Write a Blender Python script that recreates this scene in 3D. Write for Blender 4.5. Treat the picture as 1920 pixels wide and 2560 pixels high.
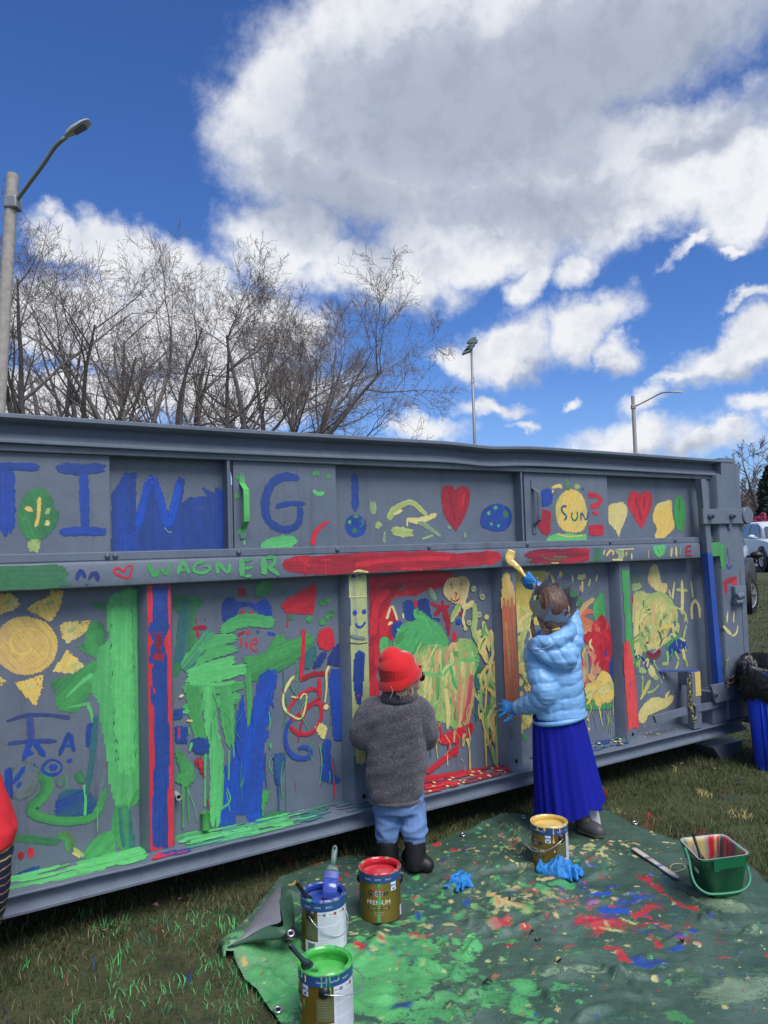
import bpy,bmesh,math,random
import numpy as np
from mathutils import Vector,Matrix,Euler

for _o in list(bpy.data.objects):
    bpy.data.objects.remove(_o,do_unlink=True)
SC = bpy.context.scene
COL = SC.collection
RAD = math.radians

# ------------------------------------------------------------------ camera
FPX = 1870.0                    # focal length in photo pixels (1920 x 2560)
CAM_H,PITCH,ROLL = 1.45,2.95,-1.70
cam_data = bpy.data.cameras.new('camera')
cam_data.sensor_fit = 'AUTO'
cam_data.sensor_width = 36.0
cam_data.lens = FPX / 2560.0 * 36.0
cam_data.clip_start = 0.05
cam_data.clip_end = 3000.0
cam = bpy.data.objects.new('camera',cam_data)
COL.objects.link(cam)
CAM_ROT = (Matrix.Rotation(RAD(90 + PITCH),3,'X') @ Matrix.Rotation(RAD(ROLL),3,'Z'))
cam.matrix_world = Matrix.Translation((0,0,CAM_H)) @ CAM_ROT.to_4x4()
SC.camera = cam
CAM_POS = np.array([0,0,CAM_H])
CR = np.array(CAM_ROT)


def ray(x,y):
    """direction (world) through photo pixel x, y"""
    d = CR @ np.array([(x - 960.0) / FPX,-(y - 1280.0) / FPX,-1.0])
    return d


def on_z(x,y,z=0.0):
    d = ray(x,y)
    return CAM_POS + d * ((z - CAM_H) / d[2])


def at_depth(x,y,Y):
    d = ray(x,y)
    return CAM_POS + d * (Y / d[1])


# the dumpster's long side: outer bottom edge of the base rail, 0.17 m above ground
_A = on_z(8,2299,0.17)
_B = on_z(1857,1826,0.17)
DU = (_B - _A); DU[2] = 0; DLEN = float(np.linalg.norm(DU)); DU = DU / DLEN
DN = np.array([DU[1], -DU[0], 0.0])          # outward normal, towards the lawn in front
DO = np.array([_A[0], _A[1], 0.0])           # u = 0 at _A


def duz(x,y,v=0.0):
    """photo pixel -> (u, z) on the dumpster plane that lies v metres outside the base rail"""
    d = ray(x,y)
    p0 = DO + DN * v
    t = np.dot(p0 - CAM_POS,DN) / np.dot(d,DN)
    p = CAM_POS + d * t
    return float(np.dot(p - DO,DU)),float(p[2])


def D(u,v,z):
    return DO + DU * u + DN * v + np.array([0,0,z])


def topx(p):
    q = CR.T @ (np.asarray(p,float) - CAM_POS)
    return (960 + FPX * q[0] / -q[2],1280 - FPX * q[1] / -q[2])


# ------------------------------------------------------------------ exposure
SC.view_settings.view_transform = 'Standard'
SC.view_settings.look = 'None'
SC.view_settings.exposure = 0.52
SC.view_settings.gamma = 1.0
SC.view_settings.use_curve_mapping = False
SC.render.film_transparent = False
SC.cycles.max_bounces = 6
SC.cycles.transparent_max_bounces = 6
SC.cycles.use_denoising = True

# ------------------------------------------------------------------ sun (veiled by the big cloud)
SUN_EL, SUN_AZ = 54.0, 148.0       # azimuth clockwise from +Y: behind the camera, to its right
sun_data = bpy.data.lights.new('sun','SUN')
sun_data.energy = 2.4
sun_data.angle = RAD(34)
sun_data.color = (1.0,0.95,0.88)
sun = bpy.data.objects.new('sun',sun_data)
COL.objects.link(sun)
_sd = Vector((math.sin(RAD(SUN_AZ)) * math.cos(RAD(SUN_EL)),math.cos(RAD(SUN_AZ)) * math.cos(RAD(SUN_EL)),math.sin(RAD(SUN_EL))))
sun.rotation_euler = _sd.to_track_quat('Z','Y').to_euler()
sun.location = (0,0,30)

# ------------------------------------------------------------------ sky with broken cumulus
world = bpy.data.worlds.new('World')
SC.world = world
world.use_nodes = True
WT = world.node_tree
WT.nodes.clear()


class NT:
    """tiny helper to write node graphs"""
    def __init__(self,tree):
        self.t = tree

    def new(self,kind,**kw):
        n = self.t.nodes.new(kind)
        for k,v in kw.items():
            setattr(n,k,v)
        return n

    def link(self,a,b):
        self.t.links.new(a,b)

    def put(self,sock,val):
        if isinstance(val,bpy.types.NodeSocket):
            self.t.links.new(val,sock)
        else:
            sock.default_value = val

    def m(self,op,a,b=0.0,c=None,clamp=False):
        n = self.new('ShaderNodeMath',operation=op,use_clamp=clamp)
        self.put(n.inputs[0],a)
        self.put(n.inputs[1],b)
        if c is not None:
            self.put(n.inputs[2],c)
        return n.outputs[0]

    def vm(self,op,a,b=(0,0,0),out=0):
        n = self.new('ShaderNodeVectorMath',operation=op)
        self.put(n.inputs[0],a)
        if op == 'SCALE':
            self.put(n.inputs['Scale'],b)
        else:
            self.put(n.inputs[1],b)
        return n.outputs[out]

    def noise(self,vec,scale,detail=4.0,rough=0.55,dist=0.0,color=False):
        n = self.new('ShaderNodeTexNoise')
        if vec is not None:
            self.link(vec,n.inputs['Vector'])
        n.inputs['Scale'].default_value = scale
        n.inputs['Detail'].default_value = detail
        n.inputs['Roughness'].default_value = rough
        n.inputs['Distortion'].default_value = dist
        return n.outputs['Color' if color else 'Fac']

    def ss(self,x,a,b,lo=0.0,hi=1.0):
        n = self.new('ShaderNodeMapRange',interpolation_type='SMOOTHSTEP')
        self.put(n.inputs['Value'],x)
        n.inputs['From Min'].default_value = a
        n.inputs['From Max'].default_value = b
        n.inputs['To Min'].default_value = lo
        n.inputs['To Max'].default_value = hi
        return n.outputs[0]

    def mix(self,fac,a,b,blend='MIX'):
        n = self.new('ShaderNodeMix',data_type='RGBA',blend_type=blend)
        self.put(n.inputs[0],fac)
        self.put(n.inputs[6],a)
        self.put(n.inputs[7],b)
        return n.outputs[2]

    def ramp(self,fac,stops,interp='LINEAR'):
        n = self.new('ShaderNodeValToRGB')
        e = n.color_ramp.elements
        n.color_ramp.interpolation = interp
        while len(e) < len(stops):
            e.new(0.5)
        for el,(p,c) in zip(e,stops):
            el.position = p
            el.color = (*c,1.0) if len(c) == 3 else c
        self.put(n.inputs[0],fac)
        return n.outputs[0]


def azel(x,y):
    d = ray(x,y)
    d = d / np.linalg.norm(d)
    return math.atan2(d[0],d[1]),math.asin(d[2])


w = NT(WT)
tc = w.new('ShaderNodeTexCoord')
dirv = tc.outputs['Generated']
sky = w.new('ShaderNodeTexSky',sky_type='NISHITA',sun_disc=False)
sky.sun_elevation = RAD(SUN_EL)
sky.sun_rotation = RAD(SUN_AZ)
sky.altitude = 50
sky.air_density = 1.0
sky.dust_density = 0.5
sky.ozone_density = 2.2
sep = w.new('ShaderNodeSeparateXYZ')
w.link(dirv,sep.inputs[0])
az = w.m('ARCTAN2',sep.outputs[0],sep.outputs[1])
el = w.m('ARCSINE',sep.outputs[2])

# clouds: (centre x, y, half width, half height in photo px, tilt deg)
CLOUDS = [
    (1250,120,800,330,0),(760,330,250,300,8),(1200,420,640,270,4),(700,600,190,120,10),
    (960,690,270,85,6),(1180,600,320,140,-8),(1620,420,420,190,-4),(1840,440,200,190,0),
    (1260,860,170,85,-14),(1480,790,150,90,-18),(1580,860,70,50,0),(1150,900,90,45,0),
    (1230,1012,85,30,0),(1070,1080,120,36,0),(1300,1055,40,15,0),
    (1840,890,150,80,-20),(1900,830,90,80,0),(1740,930,90,25,0),
    (1590,1095,210,62,-2),(1790,1110,160,45,0),(1420,1130,90,26,0),(1640,990,90,40,-20),
    (1880,1030,80,45,-8),(1730,590,90,22,-28),(1820,610,40,26,0),(1330,690,90,60,-50),(1440,640,70,60,-50),
    (1420,985,30,18,0),(1880,740,80,20,-10),
    (130,560,130,60,4),(300,620,150,95,14),(470,720,170,120,20),(330,800,420,150,6),(620,800,240,120,10),
    (200,1000,300,90,0),(600,980,330,110,0),
]
DARK = [(1150,290,560,270,-4),(1500,140,520,230,0),(850,520,280,130,12),(1300,520,300,90,-6),
        (1760,330,190,50,-6),(1300,930,160,30,-18),(1600,1140,220,24,0),(1840,950,160,24,-10),(960,770,260,34,4),
        (1540,900,120,24,-8)]


def warp(vec_in,amt1,amt2):
    n1 = w.vm('SUBTRACT',w.noise(dirv,4.5,5,0.55,color=True),(0.5,0.5,0.5))
    n2 = w.vm('SUBTRACT',w.noise(dirv,15.0,7,0.62,color=True),(0.5,0.5,0.5))
    return w.vm('ADD',w.vm('ADD',vec_in,w.vm('SCALE',n1,amt1)),w.vm('SCALE',n2,amt2))


comb = w.new('ShaderNodeCombineXYZ')
w.link(az,comb.inputs[0])
w.link(el,comb.inputs[1])
pw = warp(comb.outputs[0],0.11,0.075)
flat = w.new('ShaderNodeVectorMath',operation='MULTIPLY')
w.link(pw,flat.inputs[0])
flat.inputs[1].default_value = (1,1,0)
pw = flat.outputs[0]


def field(blobs):
    cur = None
    for (x,y,rx,ry,th) in blobs:
        a0,e0 = azel(x,y)
        a1,_ = azel(x + rx,y)
        _,e1 = azel(x,y - ry)
        mp = w.new('ShaderNodeMapping',vector_type='TEXTURE')
        w.link(pw,mp.inputs['Vector'])
        mp.inputs['Location'].default_value = (a0,e0,0)
        mp.inputs['Rotation'].default_value = (0,0,RAD(-th))
        mp.inputs['Scale'].default_value = (max(abs(a1 - a0),0.004),max(abs(e1 - e0),0.004),1)
        ln = w.vm('LENGTH',mp.outputs[0],out=1)
        f = w.m('SUBTRACT',1.0,ln)
        f = w.m('MULTIPLY',f,min(1.0,0.35 + ry / 220.0))
        cur = f if cur is None else w.m('MAXIMUM',cur,f)
    return cur


f_cloud = field(CLOUDS)
f_dark = field(DARK)
# the same kind of broken cloud all round, outside the part of the sky the list describes
plane = w.new('ShaderNodeVectorMath',operation='DIVIDE')
zz = w.m('ADD',w.m('MAXIMUM',sep.outputs[2],0.0),0.12)
cz = w.new('ShaderNodeCombineXYZ')
for i in range(3):
    w.link(zz,cz.inputs[i])
w.link(dirv,plane.inputs[0])
w.link(cz.outputs[0],plane.inputs[1])
gen = w.noise(plane.outputs[0],0.9,7,0.58)
f_gen = w.m('MULTIPLY',w.m('SUBTRACT',gen,0.50),4.0)
off = w.m('MAXIMUM',w.ss(w.m('ABSOLUTE',az),0.50,0.75),w.ss(el,0.72,0.92))
f_all = w.m('ADD',w.m('MULTIPLY',f_cloud,w.m('SUBTRACT',1.0,off)),w.m('MULTIPLY',f_gen,off))
fine = w.m('SUBTRACT',w.noise(dirv,26.0,8,0.62),0.5)
dens = w.m('ADD',f_all,w.m('MULTIPLY',fine,0.46))
alpha = w.ss(dens,-0.10,0.36)
# shading: bright thin rims, grey thick cores and undersides
core = w.m('ADD',w.m('MULTIPLY',f_dark,w.m('SUBTRACT',1.0,off)),w.m('MULTIPLY',w.m('SUBTRACT',f_gen,0.35),off))
billow = w.noise(dirv,11.0,7,0.6)
shade = w.ss(w.m('ADD',core,w.m('MULTIPLY',w.m('SUBTRACT',billow,0.5),0.62)),-0.40,0.66)
bill2 = w.m('MULTIPLY',w.ss(w.noise(dirv,22.0,6,0.6),0.42,0.68),0.24)
shade2 = w.m('ADD',w.m('MULTIPLY',shade,0.86),bill2,clamp=True)
ccol = w.ramp(shade2,[(0.0,(0.62,0.63,0.655)),(0.25,(0.50,0.525,0.58)),(0.58,(0.355,0.39,0.465)),(1.0,(0.275,0.31,0.385))])
SKY_STRENGTH = 0.10
ccol = w.vm('SCALE',ccol,1.0 / SKY_STRENGTH)
hs = w.new('ShaderNodeHueSaturation')
w.link(sky.outputs[0],hs.inputs['Color'])
hs.inputs['Saturation'].default_value = 1.12
hs.inputs['Value'].default_value = 0.80
skyc = hs.outputs[0]
# thin milky veil low down
hs2 = w.mix(1.0,skyc,(0.60,0.81,1.24,1),'MULTIPLY')
skyc = hs2
veil = w.ss(el,0.02,0.28,0.16,0.0)
skyc = w.mix(veil,skyc,(0.42 / SKY_STRENGTH,0.55 / SKY_STRENGTH,0.78 / SKY_STRENGTH,1))
final = w.mix(alpha,skyc,ccol)
bg = w.new('ShaderNodeBackground')
w.link(final,bg.inputs['Color'])
bg.inputs['Strength'].default_value = SKY_STRENGTH
wo = w.new('ShaderNodeOutputWorld')
w.link(bg.outputs[0],wo.inputs['Surface'])
world.cycles.sampling_method = 'MANUAL'
world.cycles.sample_map_resolution = 512


# ------------------------------------------------------------------ mesh and object helpers
RNG = random.Random(7)
NR = np.random.RandomState(11)


def lin(r,g,b):
    """photo-like sRGB 0..255 -> linear base colour"""
    o = []
    for c in (r,g,b):
        c /= 255.0
        o.append(c / 12.92 if c <= 0.04045 else ((c + 0.055) / 1.055) ** 2.4)
    return tuple(o)


def mixc(a,b,t):
    return tuple(a[i] * (1 - t) + b[i] * t for i in range(3))


class MB:
    """collects vertices, faces and colours of ONE mesh"""
    def __init__(self):
        self.v,self.f,self.c,self.mi = [],[],[],[]

    def add(self,verts,faces,col=None,mi=0):
        o = len(self.v)
        self.v.extend([tuple(map(float,p)) for p in verts])
        self.f.extend([tuple(i + o for i in f) for f in faces])
        self.mi.extend([mi] * len(faces))
        if col is None:
            col = (1,1,1)
        if len(col) and not isinstance(col[0],(int,float)):
            self.c.extend(col)
        else:
            self.c.extend([col] * len(verts))
        return o

    def box(self,lo,hi,M=None,col=None,mi=0,bev=0.0):
        x0,y0,z0 = lo
        x1,y1,z1 = hi
        if bev <= 0:
            vs = [(x0,y0,z0),(x1,y0,z0),(x1,y1,z0),(x0,y1,z0),(x0,y0,z1),(x1,y0,z1),(x1,y1,z1),(x0,y1,z1)]
            fs = [(0,3,2,1),(4,5,6,7),(0,1,5,4),(1,2,6,5),(2,3,7,6),(3,0,4,7)]
        else:
            bm = bmesh.new()
            bmesh.ops.create_cube(bm,size=1.0)
            for vv in bm.verts:
                vv.co = ((x0 + x1) / 2 + vv.co.x * (x1 - x0),(y0 + y1) / 2 + vv.co.y * (y1 - y0),(z0 + z1) / 2 + vv.co.z * (z1 - z0))
            bmesh.ops.bevel(bm,geom=bm.edges[:],offset=bev,segments=2,affect='EDGES',profile=0.5)
            bm.verts.index_update()
            vs = [tuple(vv.co) for vv in bm.verts]
            fs = [tuple(vv.index for vv in ff.verts) for ff in bm.faces]
            bm.free()
        if M is not None:
            vs = [tuple(M(p)) for p in vs]
        self.add(vs,fs,col,mi)

    def tube(self,pts,rad,sides=8,col=None,cap=True,mi=0,flat=1.0):
        pts = [np.asarray(p,float) for p in pts]
        n = len(pts)
        if isinstance(rad,(int,float)):
            rad = [rad] * n
        vs,fs = [],[]
        prev = None
        for i in range(n):
            t = pts[min(i + 1,n - 1)] - pts[max(i - 1,0)]
            t = t / (np.linalg.norm(t) + 1e-12)
            if prev is None:
                a = np.array([0,0,1.0]) if abs(t[2]) < 0.9 else np.array([1.0,0,0])
                x = np.cross(a,t)
            else:
                x = prev - t * np.dot(prev,t)
            x = x / (np.linalg.norm(x) + 1e-12)
            prev = x
            y = np.cross(t,x)
            for k in range(sides):
                an = 2 * math.pi * k / sides
                vs.append(pts[i] + (x * math.cos(an) + y * math.sin(an) * flat) * rad[i])
        for i in range(n - 1):
            for k in range(sides):
                k2 = (k + 1) % sides
                fs.append((i * sides + k,i * sides + k2,(i + 1) * sides + k2,(i + 1) * sides + k))
        if cap:
            fs.append(tuple(range(sides - 1,-1,-1)))
            fs.append(tuple((n - 1) * sides + k for k in range(sides)))
        self.add(vs,fs,col,mi)

    def lathe(self,prof,centre=(0,0,0),sides=32,col=None,mi=0,M=None,closed=False):
        vs,fs = [],[]
        for (r,z) in prof:
            for k in range(sides):
                an = 2 * math.pi * k / sides
                p = np.array([r * math.cos(an),r * math.sin(an),z])
                p = M(p) if M is not None else p + np.asarray(centre)
                vs.append(p)
        n = len(prof)
        for i in range(n - 1):
            for k in range(sides):
                k2 = (k + 1) % sides
                fs.append((i * sides + k,i * sides + k2,(i + 1) * sides + k2,(i + 1) * sides + k))
        self.add(vs,fs,col,mi)

    def loft(self,rings,col=None,cap=True,mi=0,close=True):
        n,s = len(rings),len(rings[0])
        vs = [p for r in rings for p in r]
        fs = []
        for i in range(n - 1):
            for k in range(s if close else s - 1):
                k2 = (k + 1) % s
                fs.append((i * s + k,i * s + k2,(i + 1) * s + k2,(i + 1) * s + k))
        if cap:
            fs.append(tuple(range(s - 1,-1,-1)))
            fs.append(tuple((n - 1) * s + k for k in range(s)))
        self.add(vs,fs,col,mi)

    def prism(self,outline,dirv,col=None,mi=0):
        """closed planar outline (3-D points) extruded along dirv"""
        n = len(outline)
        d = np.asarray(dirv,float)
        vs = [np.asarray(p,float) for p in outline]
        vs = vs + [p + d for p in vs]
        fs = [tuple(range(n - 1,-1,-1)),tuple(range(n,2 * n))]
        fs += [(i,(i + 1) % n,n + (i + 1) % n,n + i) for i in range(n)]
        self.add(vs,fs,col,mi)

    def build(self,name,mats,parent=None,smooth=False,base=None,auto=None):
        me = bpy.data.meshes.new(name)
        V = np.array(self.v,dtype=np.float64).reshape(-1,3)
        off = np.zeros(3)
        if parent is not None:
            off = world_loc(parent)
        elif base is not None:
            off = np.asarray(base,float)
        V = V - off
        me.from_pydata(V.tolist(),[],self.f)
        at = me.color_attributes.new('Col','FLOAT_COLOR','POINT')
        C = np.ones((len(self.v),4),dtype=np.float32)
        C[:] = np.array([(c[0],c[1],c[2],c[3] if len(c) > 3 else 1.0) for c in self.c],dtype=np.float32)
        at.data.foreach_set('color',C.ravel())
        if not isinstance(mats,(list,tuple)):
            mats = [mats]
        for m in mats:
            me.materials.append(m)
        if len(mats) > 1:
            me.polygons.foreach_set('material_index',np.array(self.mi,dtype=np.int32))
        if smooth:
            me.polygons.foreach_set('use_smooth',np.ones(len(me.polygons),dtype=bool))
        me.update()
        if auto is not None:
            me.set_sharp_from_angle(angle=RAD(auto))
        o = bpy.data.objects.new(name,me)
        COL.objects.link(o)
        if parent is not None:
            o.parent = parent
        elif base is not None:
            o.location = off
        return o


def world_loc(o):
    p = np.zeros(3)
    while o is not None:
        p += np.array(o.location)
        o = o.parent
    return p


def thing(name,label,cat,loc=(0,0,0),group=None):
    o = bpy.data.objects.new(name,None)
    o.empty_display_size = 0.1
    COL.objects.link(o)
    o.location = tuple(float(c) for c in loc)
    tag(o,label,cat,group)
    return o


def tag(o,label=None,cat=None,group=None,kind=None):
    if label:
        o['label'] = label
    if cat:
        o['category'] = cat
    if group:
        o['group'] = group
    if kind:
        o['kind'] = kind
    return o


def catmull(pts,step,closed=False):
    P = [np.asarray(p,float) for p in pts]
    n = len(P)
    out = []
    segs = n if closed else n - 1
    for i in range(segs):
        p0 = P[(i - 1) % n] if closed or i > 0 else 2 * P[0] - P[1]
        p1,p2 = P[i],P[(i + 1) % n]
        p3 = P[(i + 2) % n] if closed or i + 2 < n else 2 * P[-1] - P[-2]
        L = np.linalg.norm(p2 - p1)
        k = max(1,int(math.ceil(L / step)))
        for j in range(k):
            t = j / k
            out.append(0.5 * ((2 * p1) + (-p0 + p2) * t + (2 * p0 - 5 * p1 + 4 * p2 - p3) * t * t + (-p0 + 3 * p1 - 3 * p2 + p3) * t ** 3))
    if not closed:
        out.append(P[-1])
    return out


# ------------------------------------------------------------------ materials
def mat_new(name):
    m = bpy.data.materials.new(name)
    m.use_nodes = True
    m.node_tree.nodes.clear()
    n = NT(m.node_tree)
    out = n.new('ShaderNodeOutputMaterial')
    bs = n.new('ShaderNodeBsdfPrincipled')
    n.link(bs.outputs[0],out.inputs['Surface'])
    return m,n,bs


def obj_co(n):
    return n.new('ShaderNodeTexCoord').outputs['Object']


def add_bump(n,bs,h,strength=0.3,dist=0.01):
    b = n.new('ShaderNodeBump')
    b.inputs['Strength'].default_value = strength
    b.inputs['Distance'].default_value = dist
    n.link(h,b.inputs['Height'])
    n.link(b.outputs[0],bs.inputs['Normal'])


def mat_basic(name,col,rough=0.5,metal=0.0,var=0.12,scale=20.0,bump=0.0,bscale=80.0,bdist=0.002,spec=0.5,vcol=False,sheen=0.0,coat=0.0):
    m,n,bs = mat_new(name)
    co = obj_co(n)
    if vcol:
        a = n.new('ShaderNodeVertexColor')
        a.layer_name = 'Col'
        base = a.outputs[0]
    else:
        base = (*col,1.0)
    nz = n.noise(co,scale,5,0.6)
    dark = n.ramp(nz,[(0.25,(1 - var,) * 3),(0.75,(1 + var * 0.6,) * 3)])
    c = n.mix(1.0,base,dark,'MULTIPLY')
    n.link(c,bs.inputs['Base Color'])
    n.link(n.m('ADD',n.m('MULTIPLY',nz,0.16),rough - 0.08),bs.inputs['Roughness'])
    bs.inputs['Metallic'].default_value = metal
    bs.inputs['Specular IOR Level'].default_value = spec
    if sheen:
        bs.inputs['Sheen Weight'].default_value = sheen
    if coat:
        bs.inputs['Coat Weight'].default_value = coat
        bs.inputs['Coat Roughness'].default_value = 0.05
    if bump:
        add_bump(n,bs,n.noise(co,bscale,4,0.6),bump,bdist)
    return m


GREY = lin(104,115,130)
MATS = {}


def mat_steel():
    m,n,bs = mat_new('painted_steel')
    co = obj_co(n)
    big = n.noise(co,1.6,4,0.6)
    fine = n.noise(co,14.0,6,0.65)
    a = n.new('ShaderNodeVertexColor')
    a.layer_name = 'Col'
    v = n.ramp(big,[(0.3,(0.86,0.87,0.90)),(0.7,(1.08,1.07,1.05))])
    v2 = n.ramp(fine,[(0.3,(0.90,0.90,0.90)),(0.7,(1.06,1.06,1.06))])
    c = n.mix(1.0,n.mix(1.0,a.outputs[0],v,'MULTIPLY'),v2,'MULTIPLY')
    # scuffs with a shape of their own
    mp = n.new('ShaderNodeMapping')
    n.link(co,mp.inputs['Vector'])
    mp.inputs['Scale'].default_value = (3.0,3.0,0.7)
    sc = n.noise(mp.outputs[0],9.0,8,0.7)
    c = n.mix(n.ss(sc,0.66,0.80,0.0,0.35),c,(*lin(140,146,156),1))
    # grime washed down the sheets, rust specks
    mp2 = n.new('ShaderNodeMapping')
    n.link(co,mp2.inputs['Vector'])
    mp2.inputs['Scale'].default_value = (16.0,16.0,0.9)
    gr = n.noise(mp2.outputs[0],1.0,6,0.65)
    c = n.mix(n.ss(gr,0.52,0.74,0.0,0.38),c,(*lin(70,74,82),1))
    ru = n.noise(co,21.0,8,0.72)
    c = n.mix(n.ss(ru,0.70,0.76,0.0,0.7),c,(*lin(96,70,54),1))
    n.link(c,bs.inputs['Base Color'])
    n.link(n.m('ADD',n.m('MULTIPLY',fine,0.25),0.36),bs.inputs['Roughness'])
    add_bump(n,bs,n.m('ADD',n.noise(co,60.0,4,0.6),n.m('MULTIPLY',big,2.0)),0.18,0.004)
    return m


def mat_paint():
    m,n,bs = mat_new('poster_paint')
    a = n.new('ShaderNodeVertexColor')
    a.layer_name = 'Col'
    co = obj_co(n)
    nz = n.noise(co,38.0,6,0.65)
    v = n.ramp(nz,[(0.3,(0.86,) * 3),(0.7,(1.08,) * 3)])
    n.link(n.mix(1.0,a.outputs[0],v,'MULTIPLY'),bs.inputs['Base Color'])
    n.link(n.m('ADD',n.m('MULTIPLY',nz,0.3),0.26),bs.inputs['Roughness'])
    add_bump(n,bs,n.noise(co,120.0,4,0.6),0.25,0.003)
    # the coat thins out and breaks up where the brush ran dry (coverage is in the colour's alpha)
    k = n.m('ADD',n.noise(co,85.0,6,0.7),n.m('MULTIPLY',n.noise(co,17.0,5,0.65),0.8))
    k = n.ss(n.m('ADD',a.outputs['Alpha'],n.m('MULTIPLY',n.m('SUBTRACT',k,0.9),1.15)),0.30,0.52)
    tr = n.new('ShaderNodeBsdfTransparent')
    mx = n.new('ShaderNodeMixShader')
    n.link(k,mx.inputs[0])
    n.link(tr.outputs[0],mx.inputs[1])
    n.link(bs.outputs[0],mx.inputs[2])
    n.link(mx.outputs[0],[q for q in m.node_tree.nodes if q.type == 'OUTPUT_MATERIAL'][0].inputs['Surface'])
    return m


STEEL = mat_steel()
PAINT = mat_paint()


# ------------------------------------------------------------------ ground height
def ground_z(x,y):
    """lawn is flat round the container and climbs gently to the car park"""
    t = min(max((y - 11.0) / 14.0,0.0),1.0)
    return 0.36 * t * t * (3 - 2 * t)


# ------------------------------------------------------------------ roll-off container
DBASE = D(2.0,-1.0,0.0)
dump = thing('roll_off_dumpster','long grey steel roll-off dumpster covered in children\'s bright paintings','dumpster',DBASE)
U0, U1 = -0.75, 4.55             # it runs on past the left edge of the picture
V_LOW,V_POST,V_MID,V_REC,V_FRONT = -0.14,-0.07,-0.03,-0.105,-0.06


def dbox(mb,u0,u1,v0,v1,z0,z1,col=GREY,bev=0.0):
    mb.box((u0,v0,z0),(u1,v1,z1),M=lambda p: D(p[0],p[1],p[2]),col=col,bev=bev)


def dprofile(mb,prof,u0,u1,col=GREY,n=2,wob=None):
    """open or closed (v, z) profile extruded along u"""
    rings = []
    for i in range(n):
        u = u0 + (u1 - u0) * i / (n - 1)
        dz = wob(u) if wob else 0.0
        rings.append([D(u,v,z + dz) for v,z in prof])
    mb.loft(rings,col=col,cap=True)


# lower side panels, one sheet between each pair of posts
POSTS = [(-0.42,-0.316),(0.536,0.640),(1.488,1.594),(2.449,2.553),(3.390,3.492)]
edges = [U0] + [0.5 * (a + b) for a,b in POSTS] + [4.34]
side_panels = []
for i in range(len(edges) - 1):
    mb = MB()
    dbox(mb,edges[i] + 0.001,edges[i + 1] - 0.001,V_LOW - 0.012,V_LOW,0.235,1.36)
    # faint vertical weld fold beside each post
    if i < len(POSTS):
        pass
    side_panels.append(mb.build('side_panel',STEEL,dump))
# posts: pressed channels with bevelled edges, a shallow step on the left flank
posts = []
for k,(a,b) in enumerate(POSTS):
    mb = MB()
    prof = [(a - 0.022,V_LOW - 0.005),(a - 0.004,V_POST - 0.012),(a + 0.006,V_POST),(b - 0.006,V_POST),(b + 0.004,V_POST - 0.012),(b + 0.016,V_LOW - 0.005)]
    rings = [[D(u,v,z) for u,v in prof] for z in (0.238,1.345)]
    mb.loft(rings,col=GREY)
    p = mb.build('post',STEEL,dump,smooth=True,auto=50)
    posts.append(p)
    h = MB()        # drain hole at the foot
    h.lathe([(0.0001,0.0),(0.011,0.0)],M=lambda q,a=a,b=b: D(a + 0.055 + q[0],V_POST + 0.0015,0.285 + q[1]),sides=14,col=lin(14,14,16))
    h.build('drain_hole',mat_basic('hole_black',lin(12,12,14),0.9) if k == 0 else bpy.data.materials['hole_black'],p)
# middle rail
mb = MB()
dprofile(mb,[(V_LOW,1.350),(V_MID - 0.012,1.338),(V_MID - 0.002,1.343),(V_MID,1.352),(V_MID,1.428),(V_MID - 0.004,1.438),(V_MID - 0.014,1.442),(V_LOW,1.444)],U0,4.135)
mid_rail = mb.build('middle_rail',STEEL,dump,smooth=True,auto=40)
# sliding-door track on the rail
mb = MB()
dprofile(mb,[(-0.13,1.443),(-0.045,1.443),(-0.043,1.447),(-0.043,1.474),(-0.048,1.478),(-0.056,1.478),(-0.056,1.462),(-0.13,1.462)],U0,4.30)
track = mb.build('door_track',STEEL,dump)
for uu in (0.38,0.41,0.93,1.42,1.95,2.62,3.29,3.9):
    b = MB()
    b.lathe([(0.0,0.010),(0.006,0.0095),(0.011,0.006),(0.012,0.0)],M=lambda q,uu=uu: D(uu + q[0],-0.043 + q[2],1.461 + q[1]),sides=12,col=mixc(GREY,(0,0,0),0.25))
    b.build('bolt',STEEL,track,smooth=True)
# upper band: back sheets in the recesses and sliding doors in front
UP = [('door_panel',-0.70,0.395,V_FRONT),('recess_panel',0.38,0.905,V_REC),('door_panel',0.918,1.431,V_FRONT),('recess_panel',1.415,2.615,V_REC),
      ('door_panel',2.630,3.306,V_FRONT),('recess_panel',3.29,4.31,V_REC)]
upper = []
for nm,a,b,v in UP:
    mb = MB()
    if nm == 'door_panel':
        dbox(mb,a,b,v - 0.018,v,1.463,1.876,bev=0.002)
    else:
        dbox(mb,a,b,v - 0.010,v,1.458,1.888)
    upper.append(mb.build('sliding_door' if nm == 'door_panel' else 'recessed_panel',STEEL,dump))
# upright angle irons at the end of each recess
for a in (0.885,2.592):
    mb = MB()
    dbox(mb,a,a + 0.012,V_REC - 0.002,-0.045,1.459,1.885)
    dbox(mb,a + 0.0125,a + 0.028,V_REC - 0.002,-0.078,1.459,1.885)
    mb.build('upright_angle',STEEL,dump)
mb = MB()
dbox(mb,4.26,4.30,V_REC - 0.004,-0.050,1.445,1.885,bev=0.003)
mb.build('upright_angle',STEEL,dump)
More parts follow.
